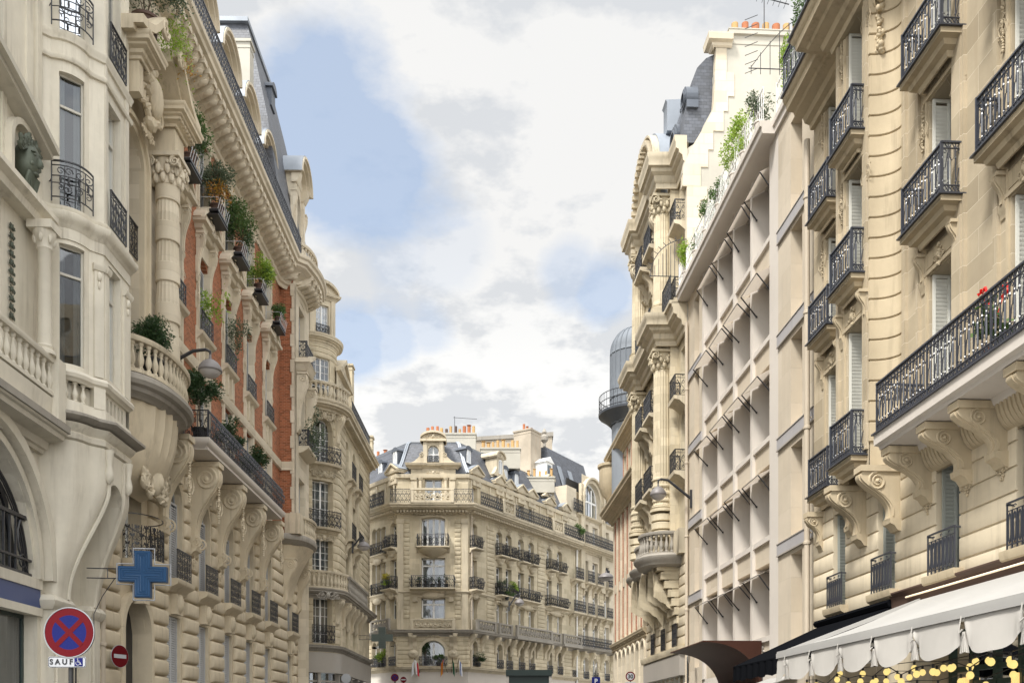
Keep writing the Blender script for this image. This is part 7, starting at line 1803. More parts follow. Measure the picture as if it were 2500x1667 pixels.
# ================================================================ left foreground: cream house with the oriel
KA = -50/FP
def creamhouse():
    r = thing('cream_house', 'cream painted house with a tall rounded oriel and a green bronze mask', 'apartment house', (-11, 20, 0))
    F = lface(r, 10.3, KA); A, B = 9.0, 23.95
    arch = (18.2, 5.2, 4.95, 7.75, 2.6)
    ops = [arch, (18.2, 5.4, .3, 4.15, 0), (18.6, 1.5, 9.9, 12.9, 0), (18.6, 1.5, 15.2, 18.6, 0), (15.6, 1.3, 9.9, 12.9, 0), (15.6, 1.3, 15.2, 18.6, 0)]
    mb = MB(); wall(mb, A, B, 0, 24, ops, .45); F.part('wall', mb.mesh('wall', CREAM, smooth=False))
    mb = MB(); frame_arch(mb, *arch, .16, -.1, .12, 30); frame_arch(mb, 18.2, 5.2+.5, 4.95, 7.75+.25, 2.85, .22, -.05, .28, 30); frame_arch(mb, 18.2, 5.2+1.1, 4.95, 7.75+.55, 3.1, .1, -.05, .18, 30)
    F.part('arch_moulding', mb.mesh('arch_moulding', CREAM))
    # art nouveau ironwork and glass in the arch
    w_ = window(F, 18.2, 4.95, 5.2, 2.8, -.38, 2.6, 4, None, 0, IRON, 0, GLASS, None, t=.07)
    mb = MB()
    for s2 in (-1, 1):
        c = 18.2
        for k in range(3):
            R = 2.45-.09*k; mb.tube([(c+s2*R*cos(a*pi/24), -.1, 4.98+R*.98*sin(a*pi/24)) for a in range(0, 13)], .03-.006*k, 5)
        mb.tube([(c+s2*2.3,-.08,6.2),(c+s2*2.05,-.06,6.15),(c+s2*1.95,-.06,5.9),(c+s2*2.0,-.06,5.5),(c+s2*2.25,-.06,5.2),(c+s2*2.4,-.06,5.05)], .025, 5)
        scroll(mb, c+s2*2.15, -.05, 5.25, .2, 1.5, 0, s2, .022, 5)
        for q in range(4): mb.bar(c+s2*(1.1+.25*q), -.05, 4.98, 6.25, .02)
    mb.box(15.8, 20.6, -.1, -.02, 6.2, 6.28); mb.box(15.7, 20.7, -.1, -.02, 5.3, 5.35); mb.box(15.7,20.7,-.12,-.02,4.96,5.04)
    F.part('iron_grille', mb.mesh('iron_grille', IRON))
    mb = MB(); mb.box(A, 21.0, -.02, .08, 4.72, 4.95); mb.box(A, 21.0, -.02, .08, 4.12, 4.3); F.part('shop_band', mb.mesh('shop_band', CREAM))
    mb = MB(); mb.box(A, 20.95, -.01, .05, 4.3, 4.72); F.part('sign_band', mb.mesh('sign_band', mat('blue_sign', (.05,.075,.19), .35, var=.1)))
    window(F, 18.2, .3, 5.4, 3.85, -.3, 0, 4, None, 0, mat('shop_green', (.03,.05,.045), .4), 0, GLASSD, t=.09)
    # ledge, cornice slab, balustrade, column
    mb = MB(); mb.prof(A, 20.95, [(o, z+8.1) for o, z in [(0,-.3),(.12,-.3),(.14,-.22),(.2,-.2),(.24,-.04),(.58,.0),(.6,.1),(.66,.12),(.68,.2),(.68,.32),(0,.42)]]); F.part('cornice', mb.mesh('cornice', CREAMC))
    mb = MB(); mb.prof(A, 20.98, [(.6,8.26),(.715,8.27),(.72,8.42),(.5,8.46),(.5,8.43)]); F.part('weathered_edge', mb.mesh('weathered_edge', STONEG))
    mb = MB(); balustrade(mb, [(A, .42), (20.7, .42)], 9.0, .85, .1, .26); mb.box(20.6, 20.95, .2, .62, 8.5, 9.85); mb.prof(A, 20.95, [(0,8.5),(.45,8.5),(.5,8.95),(0,9.0)]); F.part('balustrade', mb.mesh('balustrade', CREAM))
    mb = MB(); mb.lathe(20.45, .38, 9.85, [(.24,0),(.24,.08),(.18,.12),(.2,.18),(.155,.22),(.14,2.3),(.17,2.34),(.16,2.4),(.2,2.55),(.24,2.65),(.24,2.72)], 20)
    for i in range(6): a = i*pi/3; mb.blob((20.45+.19*cos(a), .38+.19*sin(a), 12.4), (.06,.06,.12), 6, 4)
    mb.box(20.2, 20.7, .1, .64, 12.57, 12.75); F.part('column', mb.mesh('column', CREAM))
    mb = MB(); mb.prof(A, 20.85, [(0,12.75),(.3,12.75),(.34,12.9),(.5,12.98),(.5,13.1),(0,13.12)]); F.part('string_course', mb.mesh('string_course', CREAM))
    mb = MB(); P = [(20.9-3.6*i/8, 14.55+.42*i/8+.5*sin(pi/2*i/8)) for i in range(9)]; mb.strip(P, [(u, z+.14) for u, z in P], 0, .5); mb.strip([(u, z-.1) for u, z in P], P, 0, .36); F.part('sloped_hood', mb.mesh('sloped_hood', CREAMC))
    mb = MB(); frame_arch(mb, 20.0, .95, 13.2, 14.6, .47, .12, -.02, .2, 16); mb.box(20.4,20.75,0,.25,13.1,13.3); F.part('niche', mb.mesh('niche', CREAM))
    # bronze mask in the niche
    m = MB(); c = 20.0
    m.blob((c,.22,13.85),(.26,.26,.42),16,10,0,.15,3); m.blob((c,.46,13.82),(.05,.1,.12),8,6); m.blob((c,.4,13.58),(.1,.08,.05),8,5)
    for s2 in (-1, 1): m.blob((c+s2*.1,.42,13.95),(.06,.05,.035),8,5); m.blob((c+s2*.11,.42,14.02),(.09,.05,.03),8,5,-s2*.3); m.blob((c+s2*.13,.38,13.75),(.07,.06,.07),8,5)
    rd = random.Random(4)
    for i in range(26):
        a = rd.uniform(-.4, pi+.4); R = rd.uniform(.25,.4); scroll(m, c+R*cos(a), .3, 14.0+R*.95*sin(a), .11, 1.3, a, rd.choice([-1,1]), .045, 5, 8)
    for i in range(9): u = c+(i-4)*.05; m.tube([(u,.36,13.55),(u+rd.uniform(-.05,.05),.33,13.35),(c+(i-4)*.03,.3,13.1)], [.05,.04,.012], 6)
    F.part('bronze_mask', m.mesh('bronze_mask', BRONZE, angle=60))
    # carved panel strip and tall pilasters
    m = MB(); 
    for i in range(11): carve(m, 19.72, 10.4+.19*i, .22, .2, .04, i)
    F.part('carved_strip', m.mesh('carved_strip', BRONZE))
    m = MB()
    for (u0, u1, o) in ((20.35,20.6,.05),(20.75,20.95,.09),(19.35,19.5,.05)): m.box(u0, u1, 0, o, 13.1, 24)
    F.part('pilaster', m.mesh('pilaster', CREAM))
    for (u, zb, h) in ((18.6,9.9,3.0),(18.6,15.2,3.4),(15.6,9.9,3.0),(15.6,15.2,3.4)): window(F, u, zb, 1.5 if u > 17 else 1.3, h, -.35, 0, 2, None, h*.75, CREAMW, 0)
    # ---------- the oriel. canted near side with a bowed window, flat front
    a0, a1, b0, b1 = (21.0, .0), (21.98, 1.05), (23.5, 1.05), (23.9, .6)
    ca = atan2(a1[1]-a0[1], a1[0]-a0[0]); CL = hypot(a1[0]-a0[0], a1[1]-a0[1])       # cant length 1.43
    wC = F.world(*a0); FK = Face(r, wC[0], wC[1], F.a-ca); bw = 1.0/1.0
    # the near flank faces the viewer: outward is to the left of the walking direction
    def bow(u, o, z):
        c = CL*.47; t = (u-c)/.42
        return (u, o+(.16*(1-t*t) if abs(t) < 1 else 0), z)
    lv = [(10.0, 12.75), (13.62, 16.7), (17.65, 20.6)]
    cw = [(CL*.47, .56, zb, zt, 0) for zb, zt in lv]
    mb = MB(); wall(mb, 0, CL, 9.75, 24, cw, .25, 0, .08); mb.warp(bow); FK.part('oriel_wall', mb.mesh('oriel_wall', CREAM, angle=30))
    mb = MB(); fw = [(.62, .72, zb, zt, 0) for zb, zt in lv]; FO = Face(r, *F.world(*a1)[:2], F.a); L = b0[0]-a1[0]; wall(mb, 0, L, 9.75, 24, fw, .25); FO.part('oriel_wall', mb.mesh('oriel_wall', CREAM, smooth=False))
    mb = MB(); mb.quad((b0[0],b0[1],9),(b1[0],b1[1],9),(b1[0],b1[1],24),(b0[0],b0[1],24)); mb.quad((b1[0],b1[1],9),(b1[0],0,9),(b1[0],0,24),(b1[0],b1[1],24)); F.part('oriel_flank', mb.mesh('oriel_flank', CREAM, smooth=False))
    for (u, w, zb, zt, ri) in cw: window(FK, u, zb, w, zt-zb, .16-.16, 0, 1, None, (zt-zb)*.76, CREAMW, 1, GLASS, t=.045, cm=CURTD if zb < 12 else CURT)
    for (u, w, zb, zt, ri) in fw: window(FO, u, zb, w, zt-zb, -.18, 0, 1, None, (zt-zb)*.76, CREAMW, 0, GLASS, t=.05)
    # bowed mouldings: plan path of the whole oriel
    bp = [bow(CL*i/16, 0, 0)[:2] for i in range(17)]
    def tof(u, o): return (a0[0]+u*cos(ca)-o*sin(ca), a0[1]+u*sin(ca)+o*cos(ca))
    path = [tof(u, o) for u, o in bp]+[b0, b1]
    def ring(nm, z, pts, m=CREAM):
        q = MB(); q.sweep(path, [(o, zz+z) for o, zz in pts]); return F.part(nm, q.mesh(nm, m))
    for (zb, zt) in lv[1:]: ring('sill_moulding', zb-.25, [(0,0),(.05,.02),(.07,.1),(.1,.16),(.1,.2),(0,.24)]); 
    ring('apron_moulding', 16.95, [(-.02,0),(.06,.0),(.09,.05),(.09,.1),(-.02,.16)])
    ring('entablature', 12.85, [(-.05,0),(.03,0),(.03,.25),(.07,.3),(.1,.36),(.16,.4),(.2,.5),(.2,.56),(.1,.62),(-.05,.68)])
    ring('ledge', 9.62, [(-.05,0),(.02,0),(.05,.05),(.1,.08),(.12,.16),(.08,.24),(-.05,.28)])
    ring('parapet', 8.85, [(-.25,0),(.06,.0),(.04,.3),(-.04,.34),(-.25,.34)]); ring('parapet_back', 9.15, [(-.3,0),(-.2,0),(-.2,.5),(-.3,.5)])
    ring('lead_edge', 8.66, [(-.4,.0),(.05,.0),(.3,.06),(.36,.1),(.36,.16),(.2,.22),(-.4,.26)], STONEG)
    ring('corbel_moulding', 8.2, [(-.5,0),(-.06,0),(-.04,.06),(.04,.1),(.06,.2),(.02,.26),(.1,.34),(.16,.44),(-.5,.46)])
    mb = MB()
    for i in range(4):
        u = .34+.205*i; x = tof(*bow(u, -.09, 0)[:2]); baluster(mb, x[0], x[1], 9.18, .46, .8, 10)
    for u in (.12, CL-.12): x = tof(u, -.08); mb.lathe(x[0], x[1], 9.15, [(.19,0),(.19,.5)], 4)
    F.part('balusters', mb.mesh('balusters', CREAM))
    mb = MB(); fo = L
    wall(mb, .1, L-.1, 9.12, 9.65, [(.3+.22*i, .12, 9.2, 9.56, .06) for i in range(5)], .12, -.04); FO.part('pierced_parapet', mb.mesh('pierced_parapet', CREAM, smooth=False))
    # piers with little capitals
    mb = MB()
    for (u0, u1) in ((.02,.14),(CL-.24,CL-.02)): mb.box(u0, u1, -.02, .05, 9.9, 12.5); mb.prof(u0-.03, u1+.03, [(0,12.4),(.08,12.42),(.12,12.5),(.12,12.56),(0,12.58)])
    for u in (CL-.13,): mb.blob((u,.07,12.28),(.06,.06,.12),8,5); mb.blob((u,.06,12.08),(.035,.04,.1),8,5)
    FK.part('pier', mb.mesh('pier', CREAM)); mb = MB()
    for (u0, u1) in ((.0,.18),(L-.42,L-.02)): mb.box(u0, u1, -.02, .05, 9.9, 12.5); mb.prof(u0-.02, u1+.02, [(0,12.4),(.08,12.42),(.12,12.5),(.12,12.56),(0,12.58)])
    mb.blob((L-.22,.07,12.28),(.1,.06,.12),8,5); mb.blob((L-.22,.06,12.08),(.05,.04,.1),8,5); mb.box(L-.3,L-.1,-.02,.04,13.6,24); mb.box(.0,.1,-.02,.04,13.6,24)
    FO.part('pier', mb.mesh('pier', CREAM))
    # curved iron guards
    for zb in (13.62, 17.65):
        m = MB(); W = .92; N = 12
        def arcp(z, r=0): return [(CL*.47-W/2+W*i/N, .14+.22*(1-(2*i/N-1)**2)+r, z) for i in range(N+1)]
        for z, t in ((.92,.018),(.82,.01),(.58,.01),(.42,.008),(.1,.012)): m.tube(arcp(z), t, 4)
        for k in (0, N): p = arcp(.5)[k]; m.bar(p[0], p[1], .0, .92, .012); m.tube([p, (p[0], -.0, .5)], .01, 4)
        for k in (3, 6, 9):
            p = arcp(.5)[k]; m.bar(p[0], p[1], .1, .82, .009)
        for k in (2, 4.5, 7.5, 10):
            i = int(k); p = arcp(.5)[i]; scroll(m, p[0], p[1]+.01, .68, .10, 1.3, 0, 1 if k < 6 else -1, .012, 4, 9); scroll(m, p[0], p[1]+.01, .3, .085, 1.2, 2, -1, .011, 4, 9); m.blob((p[0], p[1], .5), (.03,.02,.09), 6, 4)
        me = cached(('cg',), lambda: m.mesh('iron_guard', IRON, smooth=False)); FK.part('iron_guard', me, 0, 0, zb)
        m = MB(); q = iron_scroll(.95, .9, .3, .011); FO.part('iron_guard', cached(('fg',), lambda: q.mesh('iron_guard', IRON, smooth=False)), .62, .1, zb)
    for i, zb in enumerate((16.9, 13.1)):
        m = MB()
        for k in range(9):
            t = k/8; z = zb+.5*t; o = .12*(1-t)**1.6
        pass
    # ---------- swooping corbels
    S = lambda t: t*t*(3-2*t)
    secs = []; N = 22
    top = [tof(*bow(CL*i/8, 0, 0)[:2]) for i in range(9)]+[(22.2,1.05),(22.2,-.1),(21.0,-.1)]
    cb = [(21.22,.05),(21.2,.12),(21.2,.18),(21.22,.24),(21.27,.29),(21.34,.32),(21.42,.33),(21.5,.34),(21.6,.34),(21.7,.34),(21.7,-.1),(21.22,-.1)]
    for i in range(N+1):
        t = i/N; z = 8.25-3.65*t; f = 1 if t < .22 else 1-S((t-.22)/.78)**.8
        secs.append((z, [(lerp(c[0], p[0], f), lerp(c[1], p[1], f)) for p, c in zip(top, cb)]))
    mb = MB(); loft(mb, secs); F.part('corbel', mb.mesh('corbel', CREAM, angle=50))
    secs = []; top = [(23.15,-.1),(23.15,1.05),(23.5,1.05),(23.9,.6),(23.9,-.1)]; cb = [(23.1,-.1),(23.1,.34),(23.4,.34),(23.45,.3),(23.45,-.1)]
    for i in range(N+1):
        t = i/N; z = 8.25-3.65*t; f = 1 if t < .28 else 1-S((t-.28)/.72)**.75
        secs.append((z, [(lerp(c[0], p[0], f), lerp(c[1], p[1], f)) for p, c in zip(top, cb)]))
    mb = MB(); loft(mb, secs); F.part('corbel', mb.mesh('corbel', CREAM, angle=50))
    mb = MB(); N = 14
    for i in range(N):     # hollow arch between the corbels
        a, b = pi*i/N, pi*(i+1)/N; c = 22.68; w = .48
        f = lambda t, k: (c-w*cos(t), k, 7.0+.55*sin(t)); mb.quad(f(a,.2),f(b,.2),f(b,1.04),f(a,1.04)); mb.quad(f(a,1.04),f(b,1.04),(c-w*cos(b),1.04,8.25),(c-w*cos(a),1.04,8.25))
    F.part('arch_hollow', mb.mesh('arch_hollow', CREAM))
    for s_ in ((22.2,22.28),(23.08,23.16)):
        pts = []
        for i in range(23):
            t = i/22; z = 8.2-3.6*t; f = 1 if t < .25 else 1-S((t-.25)/.75)**.78; pts.append(((s_[0]+s_[1])/2 if s_[0] > 23 else lerp(21.68, 22.24, f), lerp(.34,1.06,f), z))
        q = MB(); q.tube(pts, .05, 6); F.part('corbel_rib', q.mesh('corbel_rib', CREAM))
    for (u, o) in ((22.15, 1.1), (23.3, 1.1), (23.75,.75)):
        q = MB(); q.lathe(u, o, 7.55, [(.02,-.1),(.1,.0),(.11,.15),(.07,.35),(.1,.55),(.12,.7)], 12); F.part('pendant', q.mesh('pendant', CREAM))
    mb = MB()
    for (u0, u1) in ((21.0, 21.85), (22.95, 23.6)):
        mb.sweep([(u0,0),(u0,.3),(u1,.3),(u1,0)], [(-.3,4.3),(0,4.3),(.08,4.4),(.1,4.5),(.02,4.62),(-.3,4.7)]); mb.box(u0+.06,u1-.06,0,.3,0,4.3); mb.box(u0+.16,u1-.16,0,.34,.3,3.9)
    F.part('pilaster', mb.mesh('pilaster', CREAM)); window(F, 22.4, .3, .9, 3.8, .02, 0, 1, None, 0, IRON, 0, GLASSD)
    interior(F, A, 24, 0, 24, -1.4); interior(FK, 0, CL, 9.8, 24, -.55); interior(FO, 0, L, 9.8, 24, -.7)
    mb = MB(); mb.quad((B,-8,0),(B,0,0),(B,0,24),(B,-8,24)); mb.quad((A,-8,0),(A,0,0),(A,0,24),(A,-8,24)); F.part('side_wall', mb.mesh('side_wall', CREAM, smooth=False))
    return F
creamhouse()
pipe(lface(None, 10.3, KA), 23.85, .22, 0, 5.2, .09, 'cream drain pipe between the cream house and the brick house below the blue cross')

# ================================================================ street things
def textmesh(s, size, name='lettering', m=None, ext=.002):
    c = bpy.data.curves.new(name, 'FONT'); c.body = s; c.size = size; c.align_x = 'CENTER'; c.align_y = 'CENTER'; c.extrude = ext; c.offset = size*.03
    o = bpy.data.objects.new(name, c); COL.objects.link(o); bpy.context.view_layer.update()
    me = bpy.data.meshes.new_from_object(o.evaluated_get(bpy.context.evaluated_depsgraph_get())); bpy.data.objects.remove(o)
    me.transform(__import__('mathutils').Matrix.Rotation(pi/2, 4, 'X')); me.materials.clear(); me.materials.append(m); return me
SRED = mat('sign_red', (.11,.002,.006), .55, spec=.15, var=.05); SBLUE = mat('sign_blue', (.008,.012,.11), .55, spec=.15, var=.05); SWHITE = mat('sign_white', (.42,.43,.45), .5, var=.08)
SBLACK = mat('sign_black', (.015,.015,.018), .5); GALV = mat('galvanised', (.35,.36,.37), .4, metal=.6)
def disc(mb, r, o0, o1, n=48, r0=0):
    A = [(r0*cos(2*pi*i/n), r0*sin(2*pi*i/n)) for i in range(n+1)]; B = [(r*cos(2*pi*i/n), r*sin(2*pi*i/n)) for i in range(n+1)]; mb.strip(A, B, o0, o1)
def polesign(lb, x, y, z, rot=0, pole=True):
    t = thing('road_sign', lb, 'road sign', (x, y, 0), None, 0); F = Face(t, x, y, rot)
    if pole: m = MB(); m.lathe(0, -.05, 0, [(.032,0),(.032,z)], 12); F.part('pole', m.mesh('pole', POTK))
    return t, F
x, y, z = XY(169,12.2), 12.2, ZY(1543,12.2)
t, F = polesign('round no stopping sign, red rim and red cross on blue, above a SAUF plate', x, y, z-.1); R = .325
m = MB(); disc(m, R, -.01, .0); m.strip([(R*cos(2*pi*i/48), R*sin(2*pi*i/48)) for i in range(49)], [((R+.010)*cos(2*pi*i/48), (R+.010)*sin(2*pi*i/48)) for i in range(49)], -.025, .008); F.part('plate', m.mesh('plate', GALV), 0, 0, z)
m = MB(); disc(m, R-.004, .0, .003, 48, R*.70); 
for a in (pi/4, -pi/4):
    c, s = cos(a), sin(a); w = .032; L = R*.72; m.poly([(-L*c-w*s, -L*s+w*c), (L*c-w*s, L*s+w*c), (L*c+w*s, L*s-w*c), (-L*c+w*s, -L*s-w*c)], .0035, .005 if a > 0 else .0056)
F.part('red_markings', m.mesh('red_markings', SRED), 0, 0, z); m = MB(); disc(m, R*.715, .0, .0025); F.part('blue_field', m.mesh('blue_field', SBLUE), 0, 0, z)
zp = ZY(1615, 12.2)-.0; w, h = .50, .145
def rrect(w, h, r, n=6):
    P = []
    for (cx_, cy_, a0) in ((w/2-r,h/2-r,0),(-w/2+r,h/2-r,pi/2),(-w/2+r,-h/2+r,pi),(w/2-r,-h/2+r,3*pi/2)):
        for i in range(n+1): a = a0+pi/2*i/n; P.append((cx_+r*cos(a), cy_+r*sin(a)))
    return P
m = MB(); m.poly(rrect(w, h, .03), -.01, 0); F.part('sub_plate', m.mesh('sub_plate', SWHITE), -.03, 0, zp)
m = MB(); A = rrect(w-.008, h-.008, .03); B = rrect(w-.02, h-.02, .026); m.strip(A+A[:1], B+B[:1], 0, .002); F.part('plate_border', m.mesh('plate_border', SBLACK), -.03, 0, zp)
SPLIT_OK = F.part('lettering', textmesh('S A U F', .098, 'lettering', SBLACK), -.105, .003, zp)
m = MB(); m.box(.09-.055, .09+.055, 0, .003, -.055, .055); F.part('blue_square', m.mesh('blue_square', SBLUE), .035, 0, zp)
m = MB(); q = .006; ic = .125
m.tube([(ic-.008+.028*cos(a*pi/9+2.4), .005, -.014+.028*sin(a*pi/9+2.4)) for a in range(0,12)], .004, 5); m.blob((ic-.012,.005,.038),(.008,.003,.008),8,5)
m.tube([(ic-.01,.005,.025),(ic-.008,.005,-.004),(ic+.02,.005,-.004),(ic+.03,.005,-.034),(ic+.04,.005,-.03)], .005, 5); m.tube([(ic-.008,.005,.012),(ic+.014,.005,.012)], .004, 5)
F.part('wheelchair_symbol', m.mesh('wheelchair_symbol', SWHITE), 0, 0, zp)
# pharmacy crosses
def cross(lb, px, py, Y_, S, col, rot, outline=True):
    x, z = XY(px, Y_), ZY(py, Y_); t = thing('pharmacy_cross', lb, 'pharmacy sign', (x, Y_, z)); F = Face(t, x, Y_, rot)
    a, b = S*.165, S*.5; P = [(-a,-b),(a,-b),(a,-a),(b,-a),(b,a),(a,a),(a,b),(-a,b),(-a,a),(-b,a),(-b,-a),(-a,-a)]
    m = MB(); m.poly(P, -.1, .1); F.part('cross_box', m.mesh('cross_box', col, smooth=False), 0, 0, z)
    if outline:
        k = .06; Q = [(u+math.copysign(k, u)*(1), w_+math.copysign(k, w_)) for u, w_ in P]; m = MB(); m.tube([(u,.03,w_) for u, w_ in Q]+[(Q[0][0],.03,Q[0][1])], .018, 6)
        F.part('neon_tube', m.mesh('neon_tube', SWHITE), .02, 0, z)
    m = MB()
    for zz in (-.1, .12): m.tube([(-b-.0,0,zz),(-b-.7,0,zz)], .014, 5)
    m.tube([(-b-.25,0,.12),(-b-.25,0,-.1)], .012, 5); F.part('bracket', m.mesh('bracket', IRON), 0, 0, z)
    return F, z
CBLUE = mat('cross_blue', (.018,.07,.17), .45, spec=.2, var=.15); CGRN = mat('cross_grey_green', (.07,.09,.075), .5, var=.1)
F, z = cross('blue pharmacy cross with a white tube outline on a bracket', 350, 1402, 21.0, 1.05, CBLUE, radians(8))
m = MB(); a_, b_ = 1.05*.165, 1.05*.5
for q in range(3):
    k_ = .035+.05*q; P = [(-a_+k_,-b_+k_),(a_-k_,-b_+k_),(a_-k_,-a_+k_),(b_-k_,-a_+k_),(b_-k_,a_-k_),(a_-k_,a_-k_),(a_-k_,b_-k_),(-a_+k_,b_-k_),(-a_+k_,a_-k_),(-b_+k_,a_-k_),(-b_+k_,-a_+k_),(-a_+k_,-a_+k_)]
    m.tube([(u,.108,w_) for u, w_ in P]+[(P[0][0],.108,P[0][1])], .008, 5)
F.part('lamp_rows', m.mesh('lamp_rows', mat('cross_tube', (.05,.13,.26), .3)), 0, 0, z)
m = MB(); m.tube([(-.62,0,-.1),(-.9,-.05,-.5),(-1.1,-.1,-.9),(-1.1,-.1,-1.4)], .01, 5); F.part('cable', m.mesh('cable', IRON), 0, 0, z)
F, z = cross('dark grey green pharmacy cross in front of the corner house', 933, 1556, 50.0, 1.15, CGRN, radians(0), False)
m = MB()
for i in range(9): m.box(-.17, .17, .1, .112, -.5+.12*i, -.49+.12*i)
F.part('lamp_rows', m.mesh('lamp_rows', IRON), 0, 0, z)
# street lamps on wall arms
def lamp(lb, px, py, Y_, D, wx, wz, rad=.36, grp='street lamps on wall arms'):
    x, z = XY(px, Y_), ZY(py, Y_); t = thing('street_lamp', lb, 'street lamp', (x, Y_, z), grp); F = Face(t, x, Y_, 0)
    m = MB(); m.lathe(0,0,0,[(rad,-.03),(rad*1.05,.0),(rad*1.02,.05),(rad*.9,.14),(rad*.7,.23),(rad*.4,.3),(rad*.14,.33),(rad*.1,.48)], 28); F.part('lamp_shell', m.mesh('lamp_shell', LAMPM), 0, 0, z)
    m = MB(); m.lathe(0,0,0,[(rad*.92,-.03),(rad*.84,-.08),(rad*.6,-.16),(rad*.3,-.20),(.01,-.21)], 24); F.part('lamp_globe', m.mesh('lamp_globe', LGL), 0, 0, z)
    dx = wx-x; m = MB(); m.tube([(0,0,.45),(0,0,.56),(dx*.08,0,.62),(dx*.3,0,.58),(dx,0,wz)], [.035,.04,.045,.05,.055], 8); m.box(dx-.05, dx+.05, -.06,.06, wz-.35, wz+.35); F.part('wall_arm', m.mesh('wall_arm', IRON), 0, 0, z)
LGL = mat('lamp_globe', (.46,.43,.41), .25, var=.1)
lamp('big domed street lamp on an arm over the bowed stone balcony of the brick house', 513, 905, 27.0, 10.5, -10.5, -.05, .33)
lamp('street lamp on an arm at the seam of the columned house and the modern block', 1607, 1208, 36.0, 8.9, 7.0, -.15, .31)
lamp('street lamp on an arm on the round corner house', 888, 1335, 53.5, 9, -9.25, .0, .36)
lamp('small street lamp hanging at the far end of the brick and stone house', 1480, 1410, 59, 9, 6.2, .1, .48)
lamp('dark street lamp seen against the right wing of the corner house', 1268, 1472, 64, 9, -.2, -.2, .32)
# small round signs at the end of the street
def rsign(lb, px, py, Y_, R, kind, rot=0, pole=True):
    x, z = XY(px, Y_), ZY(py, Y_); t, F = polesign(lb, x, Y_, z-.05, rot, pole)
    m = MB(); disc(m, R, -.02, 0, 32); F.part('plate', m.mesh('plate', SWHITE if kind != 'back' else GALV), 0, 0, z)
    if kind == 'stop': 
        m = MB(); disc(m, R, .001, .006, 32, R*.72)
        for a in (pi/4, -pi/4): c, s = cos(a), sin(a); w = R*.1; L = R*.72; m.poly([(-L*c-w*s,-L*s+w*c),(L*c-w*s,L*s+w*c),(L*c+w*s,L*s-w*c),(-L*c+w*s,-L*s-w*c)], .007, .010 if a > 0 else .0115)
        F.part('red_markings', m.mesh('red_markings', SRED), 0, 0, z); m = MB(); disc(m, R*.73, .001, .004, 32); F.part('blue_field', m.mesh('blue_field', SBLUE), 0, 0, z)
    if kind == 'noentry':
        m = MB(); disc(m, R*.97, .001, .004, 32); F.part('red_field', m.mesh('red_field', SRED), 0, 0, z); m = MB(); m.box(-R*.7,R*.7,.005,.009,-R*.17,R*.17); F.part('white_bar', m.mesh('white_bar', SWHITE), 0, 0, z)
    if kind == '30':
        m = MB(); disc(m, R, .001, .005, 32, R*.76); F.part('red_ring', m.mesh('red_ring', SRED), 0, 0, z); F.part('lettering', textmesh('30', R*1.15, 'lettering', SBLACK), 0, .006, z-.01)
    return F, z
rsign('small round no stopping sign in front of the corner house', 964, 1653, 44, .19, 'stop'); rsign('small red no entry sign right of the round no stopping sign', 985, 1658, 44, .15, 'noentry')
F, z = rsign('round red ringed 30 speed sign under the arcade on the right', 1539, 1650, 45, .235, '30'); m = MB(); m.box(-.25,.25,-.02,0,-.6,-.27); F.part('sub_plate', m.mesh('sub_plate', SWHITE), 0, 0, z); F.part('lettering', textmesh('ZONE', .13, 'lettering', SBLACK), 0, .003, z-.4)
rsign('grey back of a round mirror or sign below the round corner house', 845, 1655, 40, .21, 'back')
rsign('round sign seen edge on beside the blue P sign', 1457, 1633, 45, .3, 'back', radians(78))
x, z = XY(1455,44), ZY(1668,44); t, F = polesign('blue parking sign with a white P at the end of the street', x, 44, z); m = MB(); m.box(-.2,.2,-.02,0,-.2,.32); F.part('plate', m.mesh('plate', SBLUE), 0, 0, z); F.part('lettering', textmesh('P', .3, 'lettering', SWHITE), 0, .003, z+.12)
rsign('red rimmed round sign seen at an angle on the first pier of the brick house', 293, 1601, 24.4, .3, 'noentry', radians(68), False)
rsign('round white road sign seen from the side by the columned house shop', 1682, 1600, 35, .3, 'back', radians(70))
# kiosk
Yk = 33; x0, x1 = XY(1235,Yk), XY(1348,Yk); zt = ZY(1634,Yk); t = thing('street_kiosk', 'dark green street kiosk roof rising in the middle of the street', 'kiosk', ((x0+x1)/2, Yk, 0)); F = Face(t, (x0+x1)/2, Yk, 0); w = x1-x0
KG = mat('kiosk_green', (.005,.016,.013), .5, var=.1)
m = MB(); m.box(-w/2,w/2,-1.6,0,zt-.2,zt); m.box(-w/2+.02,w/2-.02,-1.58,-.02,zt-.23,zt-.2); F.part('roof', m.mesh('roof', KG)); m = MB(); m.box(-w/2+.1,w/2-.1,-1.5,-.1,0,zt-.23); F.part('body', m.mesh('body', KG)); m = MB()
for s in (-1,1): m.box(s*(w/2-.06)-.05, s*(w/2-.06)+.05, -.14,-.04,0,zt-.23)
F.part('corner_post', m.mesh('corner_post', GREYP))
